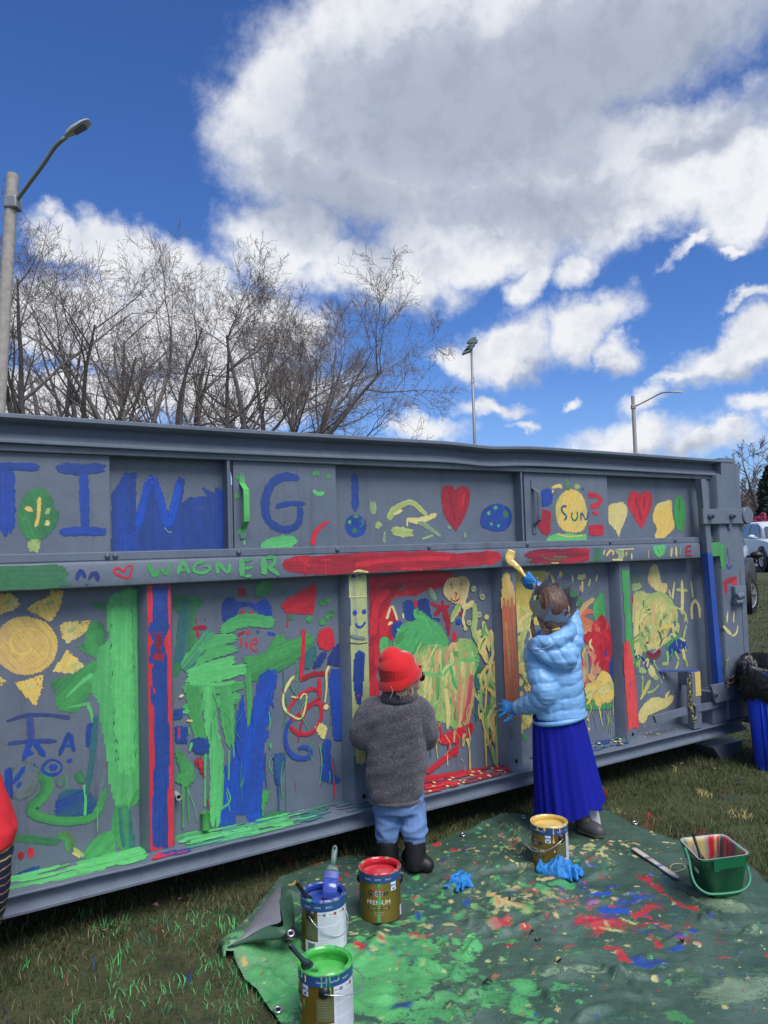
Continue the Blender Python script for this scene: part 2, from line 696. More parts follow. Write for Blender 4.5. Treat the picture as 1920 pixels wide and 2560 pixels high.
# door handles (bent flat bar)
HAND_GREEN = lin(92,190,100)
for (door,uh,z0,z1,colr) in ((upper[2],0.957,1.520,1.812,HAND_GREEN),(upper[4],2.692,1.520,1.825,GREY)):
    mb = MB()
    path = [(0.0,z1),(0.0,z1 - 0.045),(0.045,z1 - 0.075),(0.048,z1 - 0.10),(0.048,z0 + 0.10),(0.045,z0 + 0.075),(0.0,z0 + 0.045),(0.0,z0)]
    rings = []
    cols = []
    for i,(dv,z) in enumerate(path):
        dd = 0.003
        rings.append([D(uh - 0.013,V_FRONT + dv,z),D(uh + 0.013,V_FRONT + dv,z),D(uh + 0.013,V_FRONT + dv + 0.006,z),D(uh - 0.013,V_FRONT + dv + 0.006,z)])
        cc = colr if i not in (0,7) else GREY
        cols += [cc] * 4
    mb.loft(rings,col=cols)
    mb.build('handle',STEEL,door)
# header beam: top flange, curved web, lower lip, small valance
def sag(u):
    return -0.013 * math.exp(-((u - 2.35) / 0.18) ** 2) - 0.004 * math.sin(u * 1.7)
mb = MB()
dprofile(mb,[(-0.20,1.996),(-0.004,2.004),(0.0,2.000),(0.0,1.988),(-0.008,1.984),(-0.060,1.980),(-0.070,1.972),(-0.066,1.945),(-0.050,1.918),(-0.028,1.908),(-0.020,1.904),(-0.020,1.897),(-0.028,1.893),(-0.075,1.892),(-0.20,1.892)],U0,4.515,n=60,wob=sag)
header = mb.build('header_beam',STEEL,dump,smooth=True,auto=35)
mb = MB()
dprofile(mb,[(-0.13,1.894),(-0.038,1.893),(-0.036,1.890),(-0.040,1.868),(-0.046,1.866),(-0.13,1.868)],U0,4.33)
mb.build('valance',STEEL,dump)
# floor ledge and base rail
mb = MB()
dprofile(mb,[(-0.20,0.236),(-0.145,0.262),(-0.03,0.250),(-0.002,0.245),(0.0,0.243),(0.0,0.238),(-0.006,0.236),(-0.20,0.232)],U0,4.50,n=40,wob=lambda u: 0.0012 * math.sin(u * 9) + 0.001 * math.sin(u * 23))
ledge = mb.build('floor_ledge',STEEL,dump,smooth=True,auto=30)
mb = MB()
dprofile(mb,[(-0.20,0.2315),(-0.022,0.235),(-0.034,0.228),(-0.036,0.200),(-0.022,0.188),(-0.004,0.184),(0.0,0.180),(0.0,0.170),(-0.012,0.168),(-0.20,0.170)],U0,4.50)
base_rail = mb.build('base_rail',STEEL,dump,smooth=True,auto=35)
# far side, floor and near end so that the box is a box (dark underneath)
mb = MB()
dbox(mb,U0,4.5,-2.35,-2.30,0.17,1.98)
mb.build('far_side',STEEL,dump)
mb = MB()
dbox(mb,U0,4.5,-2.30,-0.205,0.19,0.225)
mb.build('floor_plate',STEEL,dump)
mb = MB()
dbox(mb,U0 - 0.05,U0,-2.35,-0.02,0.17,1.98)
mb.build('front_wall',STEEL,dump)
for vv in (-0.75,-1.75):
    mb = MB()
    dbox(mb,U0,4.4,vv - 0.05,vv + 0.05,0.002,0.189)
    mb.build('skid_rail',STEEL,dump)
# corner post and tailgate at the far end
mb = MB()
prof = [(4.30,-0.20),(4.305,-0.012),(4.315,0.0),(4.535,0.0),(4.548,-0.012),(4.55,-0.20)]
mb.loft([[D(u,v,z) for u,v in prof] for z in (0.262,1.895)],col=GREY)
mb2 = MB()
mb.loft([[D(u,v,z) for u,v in [(4.38,-0.20),(4.38,-0.01),(4.39,-0.004),(4.535,-0.004),(4.547,-0.016),(4.547,-0.20)]] for z in (1.8951,2.012)],col=GREY)
corner = mb.build('corner_post',STEEL,dump,smooth=True,auto=40)
mb = MB()
dbox(mb,4.553,4.60,-2.33,-0.015,0.20,1.97,bev=0.004)
gate = mb.build('tailgate',STEEL,dump)
# seam on the corner post (gap between post and gate frame)
mb = MB()
dbox(mb,4.515,4.519,-0.001,0.0012,0.30,1.25,col=lin(60,64,74))
mb.build('seam',STEEL,corner)
# slanted latch bar (blue from the rail down)
BLUE = lin(45,82,165)
mb = MB()
zs = [1.86,1.60,1.38,1.36,0.9,0.50]
rings,cols = [],[]
for z in zs:
    t = (1.86 - z) / 1.36
    uc = 4.135 + 0.075 * t
    rings.append([D(uc,-0.04,z),D(uc + 0.052,-0.04,z),D(uc + 0.052,0.006,z),D(uc,0.006,z)])
    cols += [BLUE if z < 1.37 else GREY] * 4
mb.loft(rings,col=cols)
mb.build('latch_bar',STEEL,dump)
# hinge bracket at the top with knobs and a round ear
mb = MB()
uA,zA = duz(1757,1272,0.02)
uB,zB = duz(1757,1310,0.02)
dbox(mb,uA,4.60,0.001,0.022,zB,zA,bev=0.003)
mb.lathe([(0.0,0.034),(0.056,0.034),(0.060,0.030),(0.060,0.002)],M=lambda q: D(4.60 + q[0],q[2],zA - 0.045 + q[1]),sides=28,col=GREY)
dbox(mb,4.40,4.43,0.002,0.016,zB - 0.035,zB + 0.002)
hb = mb.build('hinge_bracket',STEEL,dump)
for uu in (uA + 0.065,uA + 0.30):
    b = MB()
    b.lathe([(0.0,0.040),(0.010,0.040),(0.013,0.034),(0.013,0.022),(0.022,0.019),(0.022,0.008),(0.026,0.0)],M=lambda q,uu=uu: D(uu + q[0],0.022 + q[2],0.5 * (zA + zB) + 0.004 + q[1]),sides=12,col=mixc(GREY,(0,0,0),0.15))
    b.build('bolt',STEEL,hb,smooth=True,auto=40)
# keeper block half way down
mb = MB()
uK,zK = duz(1838,1466,0.03)
zK2 = duz(1838,1512,0.03)[1]
dbox(mb,uK,uK + 0.125,0.001,0.03,zK2 - 0.0,zK,bev=0.004)
mb.tube([D(uK - 0.02,0.035,zK2 + 0.018),D(uK + 0.05,0.035,zK2 + 0.018)],0.019,12,GREY)
mb.tube([D(uK - 0.01,0.040,zK2 + 0.055),D(uK + 0.06,0.040,zK2 + 0.060)],0.021,12,GREY)
mb.build('gate_keeper',STEEL,dump,smooth=True,auto=40)
# green box end where the middle rail meets the corner
mb = MB()
dbox(mb,4.205,4.312,-0.04,0.0035,1.345,1.438,col=lin(78,150,90),bev=0.004)
mb.build('rail_end',STEEL,dump)
# lower hinge plate
mb = MB()
p = [duz(*q,0.03) for q in ((1778,1714),(1858,1698),(1868,1741),(1790,1757))]
mb.prism([D(u,0.012,z) for u,z in p],DN * 0.018,col=GREY)
lh = mb.build('hinge_plate',STEEL,dump)
for q in ((1789,1734),(1848,1721)):
    b = MB()
    uu,zz_ = duz(*q,0.03)
    b.lathe([(0.0,0.020),(0.009,0.020),(0.012,0.016),(0.012,0.008),(0.020,0.006),(0.022,0.0)],M=lambda q2,uu=uu,zz_=zz_: D(uu + q2[0],0.03 + q2[2],zz_ + q2[1]),sides=12,col=mixc(GREY,(0,0,0),0.2))
    b.build('bolt',STEEL,lh,smooth=True,auto=40)
# skirt below the corner
mb = MB()
dbox(mb,4.15,4.56,-0.20,-0.012,0.252,0.46)
mb.build('corner_skirt',STEEL,dump)
# long latch lever on the last panel
mb = MB()
lp = [duz(*q,0.0) for q in ((1634,1790),(1640,1808),(1722,1784),(1784,1771),(1806,1762),(1815,1750),(1800,1752),(1780,1755),(1720,1766))]
mb.prism([D(u,-0.01,z) for u,z in lp],DN * 0.016,col=GREY)
mb.build('latch_lever',STEEL,dump)
# bracket: post with an arm, painted blue and yellow
YEL = lin(222,196,112)
mb = MB()
uP,zT = duz(1722,1680,-0.02)
uQ = duz(1742,1680,-0.02)[0]
dbox(mb,uP,uQ,-0.045,0.0,0.252,zT,bev=0.003)
lb = mb.build('lever_bracket',STEEL,dump)
mb = MB()
uR = duz(1675,1672,-0.05)[0]
dbox(mb,uQ - 0.03,uQ + 0.001,V_LOW + 0.0005,-0.0455,zT - 0.10,zT,bev=0.002)
mb.prism([D(uR,V_LOW + 0.001,zT + 0.0005),D(uR + 0.05,V_LOW + 0.001,zT + 0.0005),D(uQ + 0.002,-0.002,zT + 0.0005),D(uQ - 0.05,-0.002,zT + 0.0005)],(0,0,0.011),col=lin(70,92,150))
mb.build('bracket_arm',STEEL,lb)
mb = MB()
dbox(mb,uP + 0.028,uQ + 0.001,-0.001,0.0035,zT - 0.155,zT - 0.004,col=YEL)
mb.build('yellow_paint_patch',PAINT,lb)


def chain(mb,path,link=0.034,wire=0.0042,wid=0.011,col=(0.5,0.5,0.5),twist0=0):
    pts = catmull(path,0.004)
    L = [0.0]
    for i in range(1,len(pts)):
        L.append(L[-1] + np.linalg.norm(pts[i] - pts[i - 1]))
    s,k = 0.0,twist0
    pitch = link - 2.4 * wire
    while s < L[-1]:
        i = int(np.searchsorted(L,s))
        i = min(max(i,1),len(pts) - 1)
        c = pts[i]
        t = pts[min(i + 2,len(pts) - 1)] - pts[max(i - 2,0)]
        t = t / (np.linalg.norm(t) + 1e-9)
        a = DN - t * np.dot(DN,t)
        a = a / (np.linalg.norm(a) + 1e-9)
        b = np.cross(t,a)
        ang = 0.5 + (k % 2) * math.pi / 2
        x = a * math.cos(ang) + b * math.sin(ang)
        ring = []
        for j in range(14):
            th = 2 * math.pi * j / 14
            ring.append(c + t * math.cos(th) * link * 0.5 * (1 if abs(math.cos(th)) > 0.3 else 1.0) + x * math.copysign(min(abs(math.sin(th)) * 1.25,1.0),math.sin(th)) * wid)
        ring.append(ring[0])
        mb.tube(ring,wire,6,col if not callable(col) else col(k),cap=False)
        s += pitch
        k += 1


CHAIN_M = mat_basic('chain_steel',lin(120,116,108),0.42,metal=0.7,var=0.4,scale=60,vcol=True)
mb = MB()
cp = [duz(*q,0.02) for q in ((1722,1692),(1722,1720),(1725,1750),(1727,1775),(1733,1800),(1740,1798))]
chain(mb,[D(u,0.022,z) for u,z in cp],link=0.036,wire=0.0042,wid=0.0105,col=lambda k: lin(190,176,110) if k % 3 else lin(140,140,138))
mb.build('pin_chain',CHAIN_M,lb,smooth=True)
mb = MB()
pp = [duz(*q,0.02) for q in ((1736,1760),(1742,1768),(1744,1790),(1741,1798),(1737,1799))]
mb.tube([D(u,0.012,z) for u,z in pp],0.010,10,GREY)
mb.build('lock_pin',STEEL,lb,smooth=True)
# rusty binder chain over the gate corner
mb = MB()
cp = [duz(*q,0.04) for q in ((1822,1703),(1835,1694),(1850,1696),(1866,1692),(1880,1690))]
chain(mb,[D(u,0.045,z) for u,z in cp],link=0.06,wire=0.0075,wid=0.019,col=lin(92,78,72))
mb.build('binder_chain',CHAIN_M,dump,smooth=True)
# skid foot below the far corner
mb = MB()
sp = [on for on in [duz(*q,-0.02) for q in ((1783,1858),(1858,1838),(1843,1880),(1805,1888))]]
zmin = min(z for _,z in sp)
mb.prism([D(u,-0.16,(z - zmin) if z > zmin + 0.02 else 0.0) for u,z in sp],DN * 0.14,col=mixc(GREY,(0,0,0),0.35))
mb.build('skid_foot',STEEL,dump)
# two pipe stubs by the foot of the second bay
for (px,py,col,ln,nm) in ((438,1985,GREY,0.055,'pipe_stub'),(510,2045,lin(80,165,82),0.0,'drip_tube')):
    u,z = duz(px,py,V_LOW)
    mb = MB()
    if nm == 'pipe_stub':
        R = 0.0125
        prof = [(R * 0.8,-0.01),(R * 0.8,ln),(R,ln),(R,0.0)]
        mb.lathe(prof,M=lambda q,u=u,z=z: D(u + q[0],V_LOW + q[2],z + q[1]),sides=20,col=lin(170,168,170))
        mb.lathe([(0.0001,ln - 0.02),(R * 0.8,ln - 0.02)],M=lambda q,u=u,z=z: D(u + q[0],V_LOW + q[2],z + q[1]),sides=20,col=(0.005,0.005,0.005))
    else:
        zt,zb = duz(510,2030,V_LOW)[1],duz(510,2070,V_LOW)[1]
        R = 0.0165
        mb.lathe([(0.0001,zb),(R,zb),(R,zt),(R * 1.12,zt + 0.003),(R * 0.85,zt + 0.003),(R * 0.8,zt - 0.02),(0.0001,zt - 0.02)],M=lambda q,u=u: D(u + q[0],V_LOW + 0.018 + q[1],q[2]),sides=20,col=col)
    mb.build(nm,STEEL,side_panels[2],smooth=True,auto=40)


# ------------------------------------------------------------------ paintings: real strokes of thick paint on the steel
FR = {'1': (0,1000,2.37),'2': (600,1050,2.37),'3': (1220,1050,2.37),'4': (0,1400,2.592),'5': (0,1900,2.592),'6': (420,1400,3.16),
      'b': (850,1400,3.687),'g': (1220,1350,4.4235),'r': (1480,1350,3.686),'p': (0,0,1.0)}
P_ = dict(
    blue=lin(43,78,165),dblue=lin(44,72,140),bblue=lin(34,84,190),navy=lin(48,62,120),
    green=lin(74,154,88),lgreen=lin(98,194,114),dgreen=lin(62,122,82),mgreen=lin(86,172,104),fgreen=lin(70,118,92),olive=lin(92,118,84),
    red=lin(204,50,64),dred=lin(160,44,58),mred=lin(128,42,60),yellow=lin(226,194,104),pyel=lin(216,204,136),ygreen=lin(158,182,112),
    pgreen=lin(134,158,128),orange=lin(206,118,86),pink=lin(198,136,112),tan=lin(206,172,116),teal=lin(56,108,116),cream=lin(228,212,150),
    grey=GREY,black=lin(30,30,40),purple=lin(74,84,136))
LAYER = {}


class Wall:
    """vertical steel face of the dumpster at offset v"""
    def __init__(self,v):
        self.v = v
        self.key = 'w%.3f' % v

    def to2(self,x,y):
        return np.array(duz(x,y,self.v))

    def to3(self,p,h):
        return D(p[0],self.v + h,p[1])


class Ledge:
    key = 'ledge'

    def to2(self,x,y):
        q = on_z(x,y,0.25) - DO
        return np.array([np.dot(q,DU),np.dot(q,DN)])

    def to3(self,p,h):
        v = min(p[1],-0.001)
        z = 0.245 + (0.262 - 0.245) * min(1.0,(-v) / 0.145) * (0.6 if v > -0.03 else 1.0)
        return D(p[0],v,z + 0.0022 + h)


def scr(pt,fr):
    ox,oy,s = FR[fr]
    return ox + pt[0] / s,oy + pt[1] / s


class Art:
    """one painted motif = one mesh on one surface"""
    def __init__(self,surf,fr,seed=None):
        self.s,self.fr = surf,fr
        self.pieces = []
        self.r = random.Random(seed if seed is not None else RNG.random())

    def p2(self,pt):
        return self.s.to2(*scr(pt,self.fr))

    def px(self,at):
        """metres per frame pixel near a point (vertical)"""
        a,b = self.p2(at),self.p2((at[0],at[1] + 10))
        return np.linalg.norm(b - a) / 10.0

    def lift(self):
        k = self.s.key + self.fr
        if not self.pieces:
            LAYER[k] = LAYER.get(k,0.0006) + 0.00022
        LAYER[k] = max(LAYER.get(k,0.0006),LAYER.get(self.s.key,0)) + 0.000012
        return LAYER[k]

    def stroke(self,pts,w,col,col2=None,rag=0.5,taper=True,relief=0.0011,jit=0.05,mixr=0.5):
        col = P_.get(col,col) if isinstance(col,str) else col
        col2 = col if col2 is None else (P_[col2] if isinstance(col2,str) else col2)
        ws = w if isinstance(w,(list,tuple)) else [w] * len(pts)
        mpp = self.px(pts[len(pts) // 2])
        P = [np.append(self.p2(q),wi * mpp) for q,wi in zip(pts,ws)]
        if len(P) == 1:
            P = [P[0],P[0] + np.array([0.002,0.002,0])]
        P = catmull(P,0.012)
        wm = np.mean([p[2] for p in P])
        n = len(P)
        C = np.array([p[:2] for p in P])
        W = np.array([max(p[2],0.001) for p in P])
        # extend rounded ends
        T = np.gradient(C,axis=0) if n > 2 else np.array([C[-1] - C[0]] * n)
        T = T / (np.linalg.norm(T,axis=1,keepdims=True) + 1e-9)
        Nn = np.stack([-T[:,1],T[:,0]],axis=1)
        L = np.concatenate([[0],np.cumsum(np.linalg.norm(np.diff(C,axis=0),axis=1))])
        K = int(min(max(wm / 0.0045,3),26))
        base = self.lift()
        thin = 0.72 if relief < 0.00065 else (1.0 if wm < 0.012 else self.r.choice([1.15,1.0,0.86]))
        relief *= 0.28
        r = self.r
        vs,cs = [],[]
        rowsN = max(4,int(L[-1] / 0.014) + 2)
        ph = r.random() * 10
        lanes_t = []
        for j in range(K + 1):
            q = 2.0 * j / K - 1.0
            endr = math.sqrt(max(0.0,1 - q * q)) * 0.5 - 0.35 if taper else 0.0
            s0 = -wm * endr + wm * rag * (r.random() ** 2) * 0.6
            s1 = L[-1] + wm * endr - wm * rag * r.random() * 0.9
            if s1 < s0 + 0.003:
                s1 = s0 + 0.003
            lanes_t.append((s0,s1))
        hts = [r.random() for _ in range(K + 1)]
        mixl = []
        mv = r.random()
        for j in range(K + 1):
            mv = min(1,max(0,mv + r.uniform(-0.3,0.3)))
            mixl.append(mv)
        for j in range(K + 1):
            q = 2.0 * j / K - 1.0
            s0,s1 = lanes_t[j]
            jb = 1.0 + r.uniform(-jit,jit)
            for i in range(rowsN):
                s = s0 + (s1 - s0) * i / (rowsN - 1)
                sc = min(max(s,0),L[-1])
                k = min(int(np.searchsorted(L,sc)),n - 1)
                k0 = max(k - 1,0)
                f = 0 if L[k] == L[k0] else (sc - L[k0]) / (L[k] - L[k0])
                c = C[k0] * (1 - f) + C[k] * f + T[k] * (s - sc)
                wd = (W[k0] * (1 - f) + W[k] * f) * 0.5
                wd *= 1 + 0.10 * math.sin(s * 70 + ph) * math.sin(s * 31 + ph * 2) + 0.09 * math.sin(s * 170 + ph * 3) * abs(q) ** 3
                c2 = c + Nn[k] * q * wd
                edge = min(1.0,(1 - abs(q)) * 3) * (0.35 + 0.65 * min(1,min(i,rowsN - 1 - i) / 1.5))
                h = base + 0.0002 + relief * edge * (0.35 + 0.65 * hts[j]) * (0.8 + 0.2 * math.sin(s * 55 + j))
                vs.append(self.s.to3(c2,h))
                t = min(1,max(0,(mixl[j] - 0.5) * 1.4 + mixr + 0.35 * math.sin(s * 9 + ph + j * 0.3))) if col2 is not col else 0.0
                cc = mixc(col,col2,t)
                b = jb * (1 + 0.05 * math.sin(s * 21 + j * 1.7))
                al = min(1.0,0.30 + (1 - abs(q)) * 2.6) * min(1.0,0.35 + min(i,rowsN - 1 - i) * 0.014 / max(wm * 0.5,0.008)) * thin
                if wm < 0.016:
                    al = max(al,0.86)
                cs.append(tuple(min(1.0,x * b) for x in cc) + (al,))
        fs = []
        for j in range(K):
            for i in range(rowsN - 1):
                a = j * rowsN + i
                fs.append((a,a + 1,a + rowsN + 1,a + rowsN))
        m = MB()
        m.add(vs,fs,cs)
        self.pieces.append(m)
        return self

    def dot(self,c,rx,ry=None,col='red',col2=None):
        ry = rx if ry is None else ry
        return self.fill([(c[0] + rx * math.cos(a),c[1] + ry * math.sin(a)) for a in np.linspace(0,2 * math.pi,13)[:-1]],col,col2,ang=self.r.uniform(-1,1),lane=0.004)

    def fill(self,outline,col,col2=None,ang=None,lane=0.006,rag=0.8,relief=0.0010,jit=0.045,mixr=0.35,smooth=True):
        """outline filled with parallel brush lanes"""
        col = P_.get(col,col) if isinstance(col,str) else col
        col2 = col if col2 is None else (P_[col2] if isinstance(col2,str) else col2)
        r = self.r
        ang = r.uniform(-0.5,0.5) + math.pi / 2 if ang is None else ang
        P = np.array([self.p2(q) for q in outline])
        if smooth:
            P = np.array(catmull(P,0.03,closed=True))
        a = np.array([math.cos(ang),math.sin(ang)])
        b = np.array([-a[1],a[0]])
        A,B = P @ a,P @ b
        n = len(P)
        base = self.lift()
        relief *= 0.2
        t0,t1 = B.min(),B.max()
        K = max(3,int((t1 - t0) / lane))
        lane = (t1 - t0) / K
        mv = r.random()
        ph = r.random() * 9
        m_ = MB()
        for j in range(K):
            tm = t0 + (j + 0.5) * lane
            xs = []
            for i in range(n):
                b0,b1 = B[i],B[(i + 1) % n]
                if (b0 <= tm) != (b1 <= tm):
                    f = (tm - b0) / (b1 - b0)
                    xs.append(A[i] + (A[(i + 1) % n] - A[i]) * f)
            xs.sort()
            mv = min(1,max(0,mv + r.uniform(-0.2,0.2)))
            jb = 1 + r.uniform(-jit,jit)
            for q in range(0,len(xs) - 1,2):
                s0 = xs[q] - rag * lane * r.uniform(-0.5,0.9)
                s1 = xs[q + 1] + rag * lane * r.uniform(-0.5,0.9)
                m = max(2,int((s1 - s0) / 0.03) + 1)
                vs,cs,fs = [],[],[]
                hj = r.random()
                for i in range(m):
                    s = s0 + (s1 - s0) * i / (m - 1)
                    e = 0.4 if i in (0,m - 1) else 1.0
                    for side,hh in ((-0.56,0.45),(0.0,0.55 + 0.3 * hj),(0.56,0.45)):
                        pt = a * s + b * (tm + side * lane + 0.0012 * math.sin(s * 40 + j))
                        vs.append(self.s.to3(pt,base + relief * e * hh))
                        t = min(1,max(0,(mv - 0.5) * 1.3 + mixr + 0.4 * math.sin(s * 11 + ph + 0.15 * j) * math.sin(s * 5.3 + tm * 23))) if col2 is not col else 0
                        bb = jb * (1 + 0.05 * math.sin(s * 17 + j * 2.1))
                        ed = min(s - s0,s1 - s,2.0 * (tm - t0),2.0 * (t1 - tm))
                        cs.append(tuple(min(1.0,x * bb) for x in mixc(col,col2,t)) + (max(min(1.05,0.55 + ed / 0.016),0.84 if t1 - t0 < 0.035 else 0) * (0.74 if relief < 0.00015 else 1.0),))
                for i in range(m - 1):
                    for k in range(2):
                        o = i * 3 + k
                        fs.append((o,o + 1,o + 4,o + 3))
                m_.add(vs,fs,cs)
        self.pieces.append(m_)
        return self

    def scrib(self,box,n,pal,wr,lr,seed,vert=0.8):
        """n overlapping smears inside a box, mostly up and down"""
        r = random.Random(seed)
        x0,y0,x1,y1 = box
        for _ in range(n):
            x,y,L = r.uniform(x0,x1),r.uniform(y0,y1),r.uniform(*lr)
            a_ = math.pi / 2 + r.gauss(0,1.0 - vert)
            w_ = r.uniform(*wr)
            dx,dy,b_ = math.cos(a_) * L,math.sin(a_) * L,r.uniform(-0.3,0.3)
            c = r.choice(pal)
            self.stroke([(x,y),(x + dx / 2 + dy * b_,y + dy / 2 - dx * b_),(x + dx,y + dy)],[w_ * 0.8,w_,w_ * r.uniform(0.3,0.8)],c[0],c[1],relief=0.0018)
        return self

    def drip(self,x,y0,y1,w,col):
        self.stroke([(x,y0),(x + self.r.uniform(-2,2),(y0 + y1) / 2),(x,y1)],[w * 0.8,w * 0.7,w * 1.15],col,rag=0.0,relief=0.0022)
        return self

    def done(self,name,parent):
        # strokes that touch form one piece; marks standing apart are objects of their own
        n = len(self.pieces)
        V = [np.array(m.v)[::max(1,len(m.v) // 160)] for m in self.pieces]
        grp = list(range(n))

        def find(i):
            while grp[i] != i:
                i = grp[i]
            return i
        for i in range(n):
            for j in range(i):
                if find(i) == find(j):
                    continue
                if np.any(V[i].min(0) - 0.02 > V[j].max(0)) or np.any(V[j].min(0) - 0.02 > V[i].max(0)):
                    continue
                d = np.linalg.norm(V[i][:,None] - V[j][None],axis=2).min()
                if d < 0.014:
                    grp[find(i)] = find(j)
        groups = {}
        for i in range(n):
            groups.setdefault(find(i),[]).append(i)
        out = None
        for ids in groups.values():
            mb = MB()
            for i in ids:
                m = self.pieces[i]
                mb.add(m.v,m.f,m.c)
            out = mb.build(name,PAINT,parent,smooth=True)
        return out


WA,WR,WL,WP,WM,WC = Wall(V_FRONT),Wall(V_REC),Wall(V_LOW),Wall(V_POST),Wall(V_MID),Wall(0.0)

# ---- sliding door A: letters T and I, leaf
a = Art(WA,'1')
a.stroke([(-60,395),(100,395),(238,400)],52,'blue','dblue').stroke([(38,410),(36,800)],96,'blue','dblue')
a.done('painted_letter',upper[0])
a = Art(WA,'1')
a.fill([(235,517),(280,540),(310,590),(325,645),(352,665),(345,710),(320,760),(285,800),(240,825),(180,830),(140,800),(115,740),(108,680),(125,600),(170,545)],'green','dgreen',ang=1.9)
a.stroke([(235,575),(230,640),(225,700),(205,765)],[32,22,26,20],'pyel','yellow').stroke([(150,635),(200,660)],[45,20],'pyel','yellow')
a.stroke([(292,635),(275,680)],30,'ygreen','pgreen').stroke([(140,700),(150,722)],34,'pyel','green').stroke([(262,725),(300,730)],42,'yellow','pyel')
a.fill([(165,840),(200,825),(235,835),(235,870),(215,905),(180,900),(163,870)],'ygreen','pyel')
a.stroke([(175,925),(210,925)],6,'yellow')
a.done('painted_leaf',upper[0])
a = Art(WA,'1')
a.stroke([(335,407),(400,405),(485,412),(560,404),(632,405)],[50,66,62,66,54],'blue','dblue').stroke([(495,420),(505,760)],56,'blue','dblue').stroke([(352,785),(500,775),(632,783)],54,'blue','dblue')
a.done('painted_letter',upper[0])
# ---- recess B: W on a blue wash
a = Art(WR,'1')
a.fill([(662,900),(660,560),(700,500),(740,430),(815,430),(800,500),(805,680),(830,600),(890,445),(930,460),(965,560),(998,670),(1020,580),(1060,455),(1092,470),(1085,560),(1075,610),(1120,580),(1225,572),(1195,515),(1268,552),(1275,515),(1326,540),(1328,890)],'dblue','blue',ang=1.62,smooth=False)
a.stroke([(775,445),(772,800)],62,'dblue','blue').stroke([(812,760),(890,470),(940,560),(1000,745),(1065,470)],46,'blue','bblue')
a.stroke([(975,755),(1000,785),(1020,778)],6,'pgreen').stroke([(1165,630),(1215,650)],14,'purple','dblue')
a.done('painted_letter',upper[1])
# ---- sliding door C: G, face, dashes
a = Art(WA,'2')
a.stroke([(350,347),(270,335),(195,372),(152,460),(155,570),(205,628),(270,650),(338,622),(356,560),(352,500)],[50,54,58,58,56,52,46,46,44,44],'blue','dblue').stroke([(210,515),(290,495),(390,497)],34,'blue','dblue')
a.done('painted_letter',upper[2])
a = Art(WA,'2')
a.stroke([(425,328),(450,312),(478,325)],26,'lgreen','green').stroke([(508,332),(545,335)],24,'green').stroke([(484,374),(492,382)],20,'green').stroke([(432,412),(455,437),(502,432)],26,'lgreen','green')
a.done('painted_face',upper[2])
a = Art(WA,'2')
a.fill([(118,740),(170,705),(250,685),(310,690),(342,715),(320,745),(250,763),(130,760)],'lgreen','mgreen',ang=0.15).stroke([(345,765),(346,785)],4,'lgreen')
a.done('painted_dash',upper[2])
a = Art(WA,'2')
a.stroke([(530,597),(480,628),(440,680),(428,750)],[14,24,34,42],'red','dred')
a.done('painted_curve',upper[2])
a = Art(WA,'1')
a.stroke([(1405,460),(1450,450)],62,'lgreen','green').stroke([(1400,555),(1412,590)],38,'green').stroke([(1415,790),(1460,775)],66,'lgreen','green').stroke([(1447,800),(1447,862)],12,'lgreen')
a.done('paint_splotch',upper[2])
# ---- recess D: exclamation mark with globe, fish, heart, globe
a = Art(WR,'2')
a.stroke([(680,318),(683,540)],50,'blue','dblue')
a.dot((685,628),64,66,'dblue','blue').stroke([(662,572),(705,572)],20,'green').stroke([(655,592),(644,618)],24,'mgreen').fill([(690,595),(730,588),(734,615),(715,640),(700,612)],'green').stroke([(664,650),(692,662)],34,'green','dgreen')
a.done('painted_exclamation_mark',upper[3])
a = Art(WR,'2')
a.stroke([(785,480),(790,562)],46,'pgreen','ygreen').stroke([(805,612),(835,640)],48,'pgreen','ygreen').stroke([(858,660),(852,732)],[16,30],'pgreen')
a.stroke([(878,592),(905,540),(970,497),(1020,490),(1070,530),(1112,572)],[44,44,36,34,36,30],'pyel','ygreen').stroke([(905,560),(962,532)],26,'pyel','ygreen')
a.stroke([(895,652),(960,665),(1035,668)],[42,62,48],'pyel','ygreen').stroke([(990,590),(1060,597),(1150,565),(1168,546)],[34,38,32,18],'pyel','ygreen').stroke([(1050,592),(1120,640),(1190,690)],[36,30,24],'ygreen','pgreen').stroke([(1080,705),(1145,682)],14,'ygreen').stroke([(990,580),(990,632)],12,'pyel')
a.done('painted_fish',upper[3])
a = Art(WR,'2')
HEART = [(1240,385),(1265,400),(1275,420),(1300,395),(1335,395),(1360,425),(1355,500),(1330,570),(1300,620),(1278,658),(1240,610),(1210,560),(1195,480),(1197,410)]
a.fill(HEART,'dred','red',ang=1.45).stroke([(1235,420),(1258,520),(1275,600)],16,'mred','dred').stroke([(1330,430),(1310,520)],20,'red','dred').stroke([(1228,625),(1252,648)],24,'pgreen').stroke([(1330,665),(1335,705)],20,'pgreen')
a.done('painted_heart',upper[3])
a = Art(WR,'2')
a.fill([(1425,622),(1430,555),(1470,510),(1530,498),(1590,520),(1612,570),(1600,620),(1560,655),(1500,658),(1450,640)],'dblue','blue').stroke([(1500,522),(1528,518)],22,'mgreen').stroke([(1482,545),(1460,565)],26,'mgreen').dot((1522,582),17,24,'green').stroke([(1482,605),(1496,632)],24,'mgreen').stroke([(1528,618),(1536,638)],24,'mgreen').stroke([(1565,540),(1585,582)],42,'fgreen','dgreen')
a.done('painted_globe',upper[3])
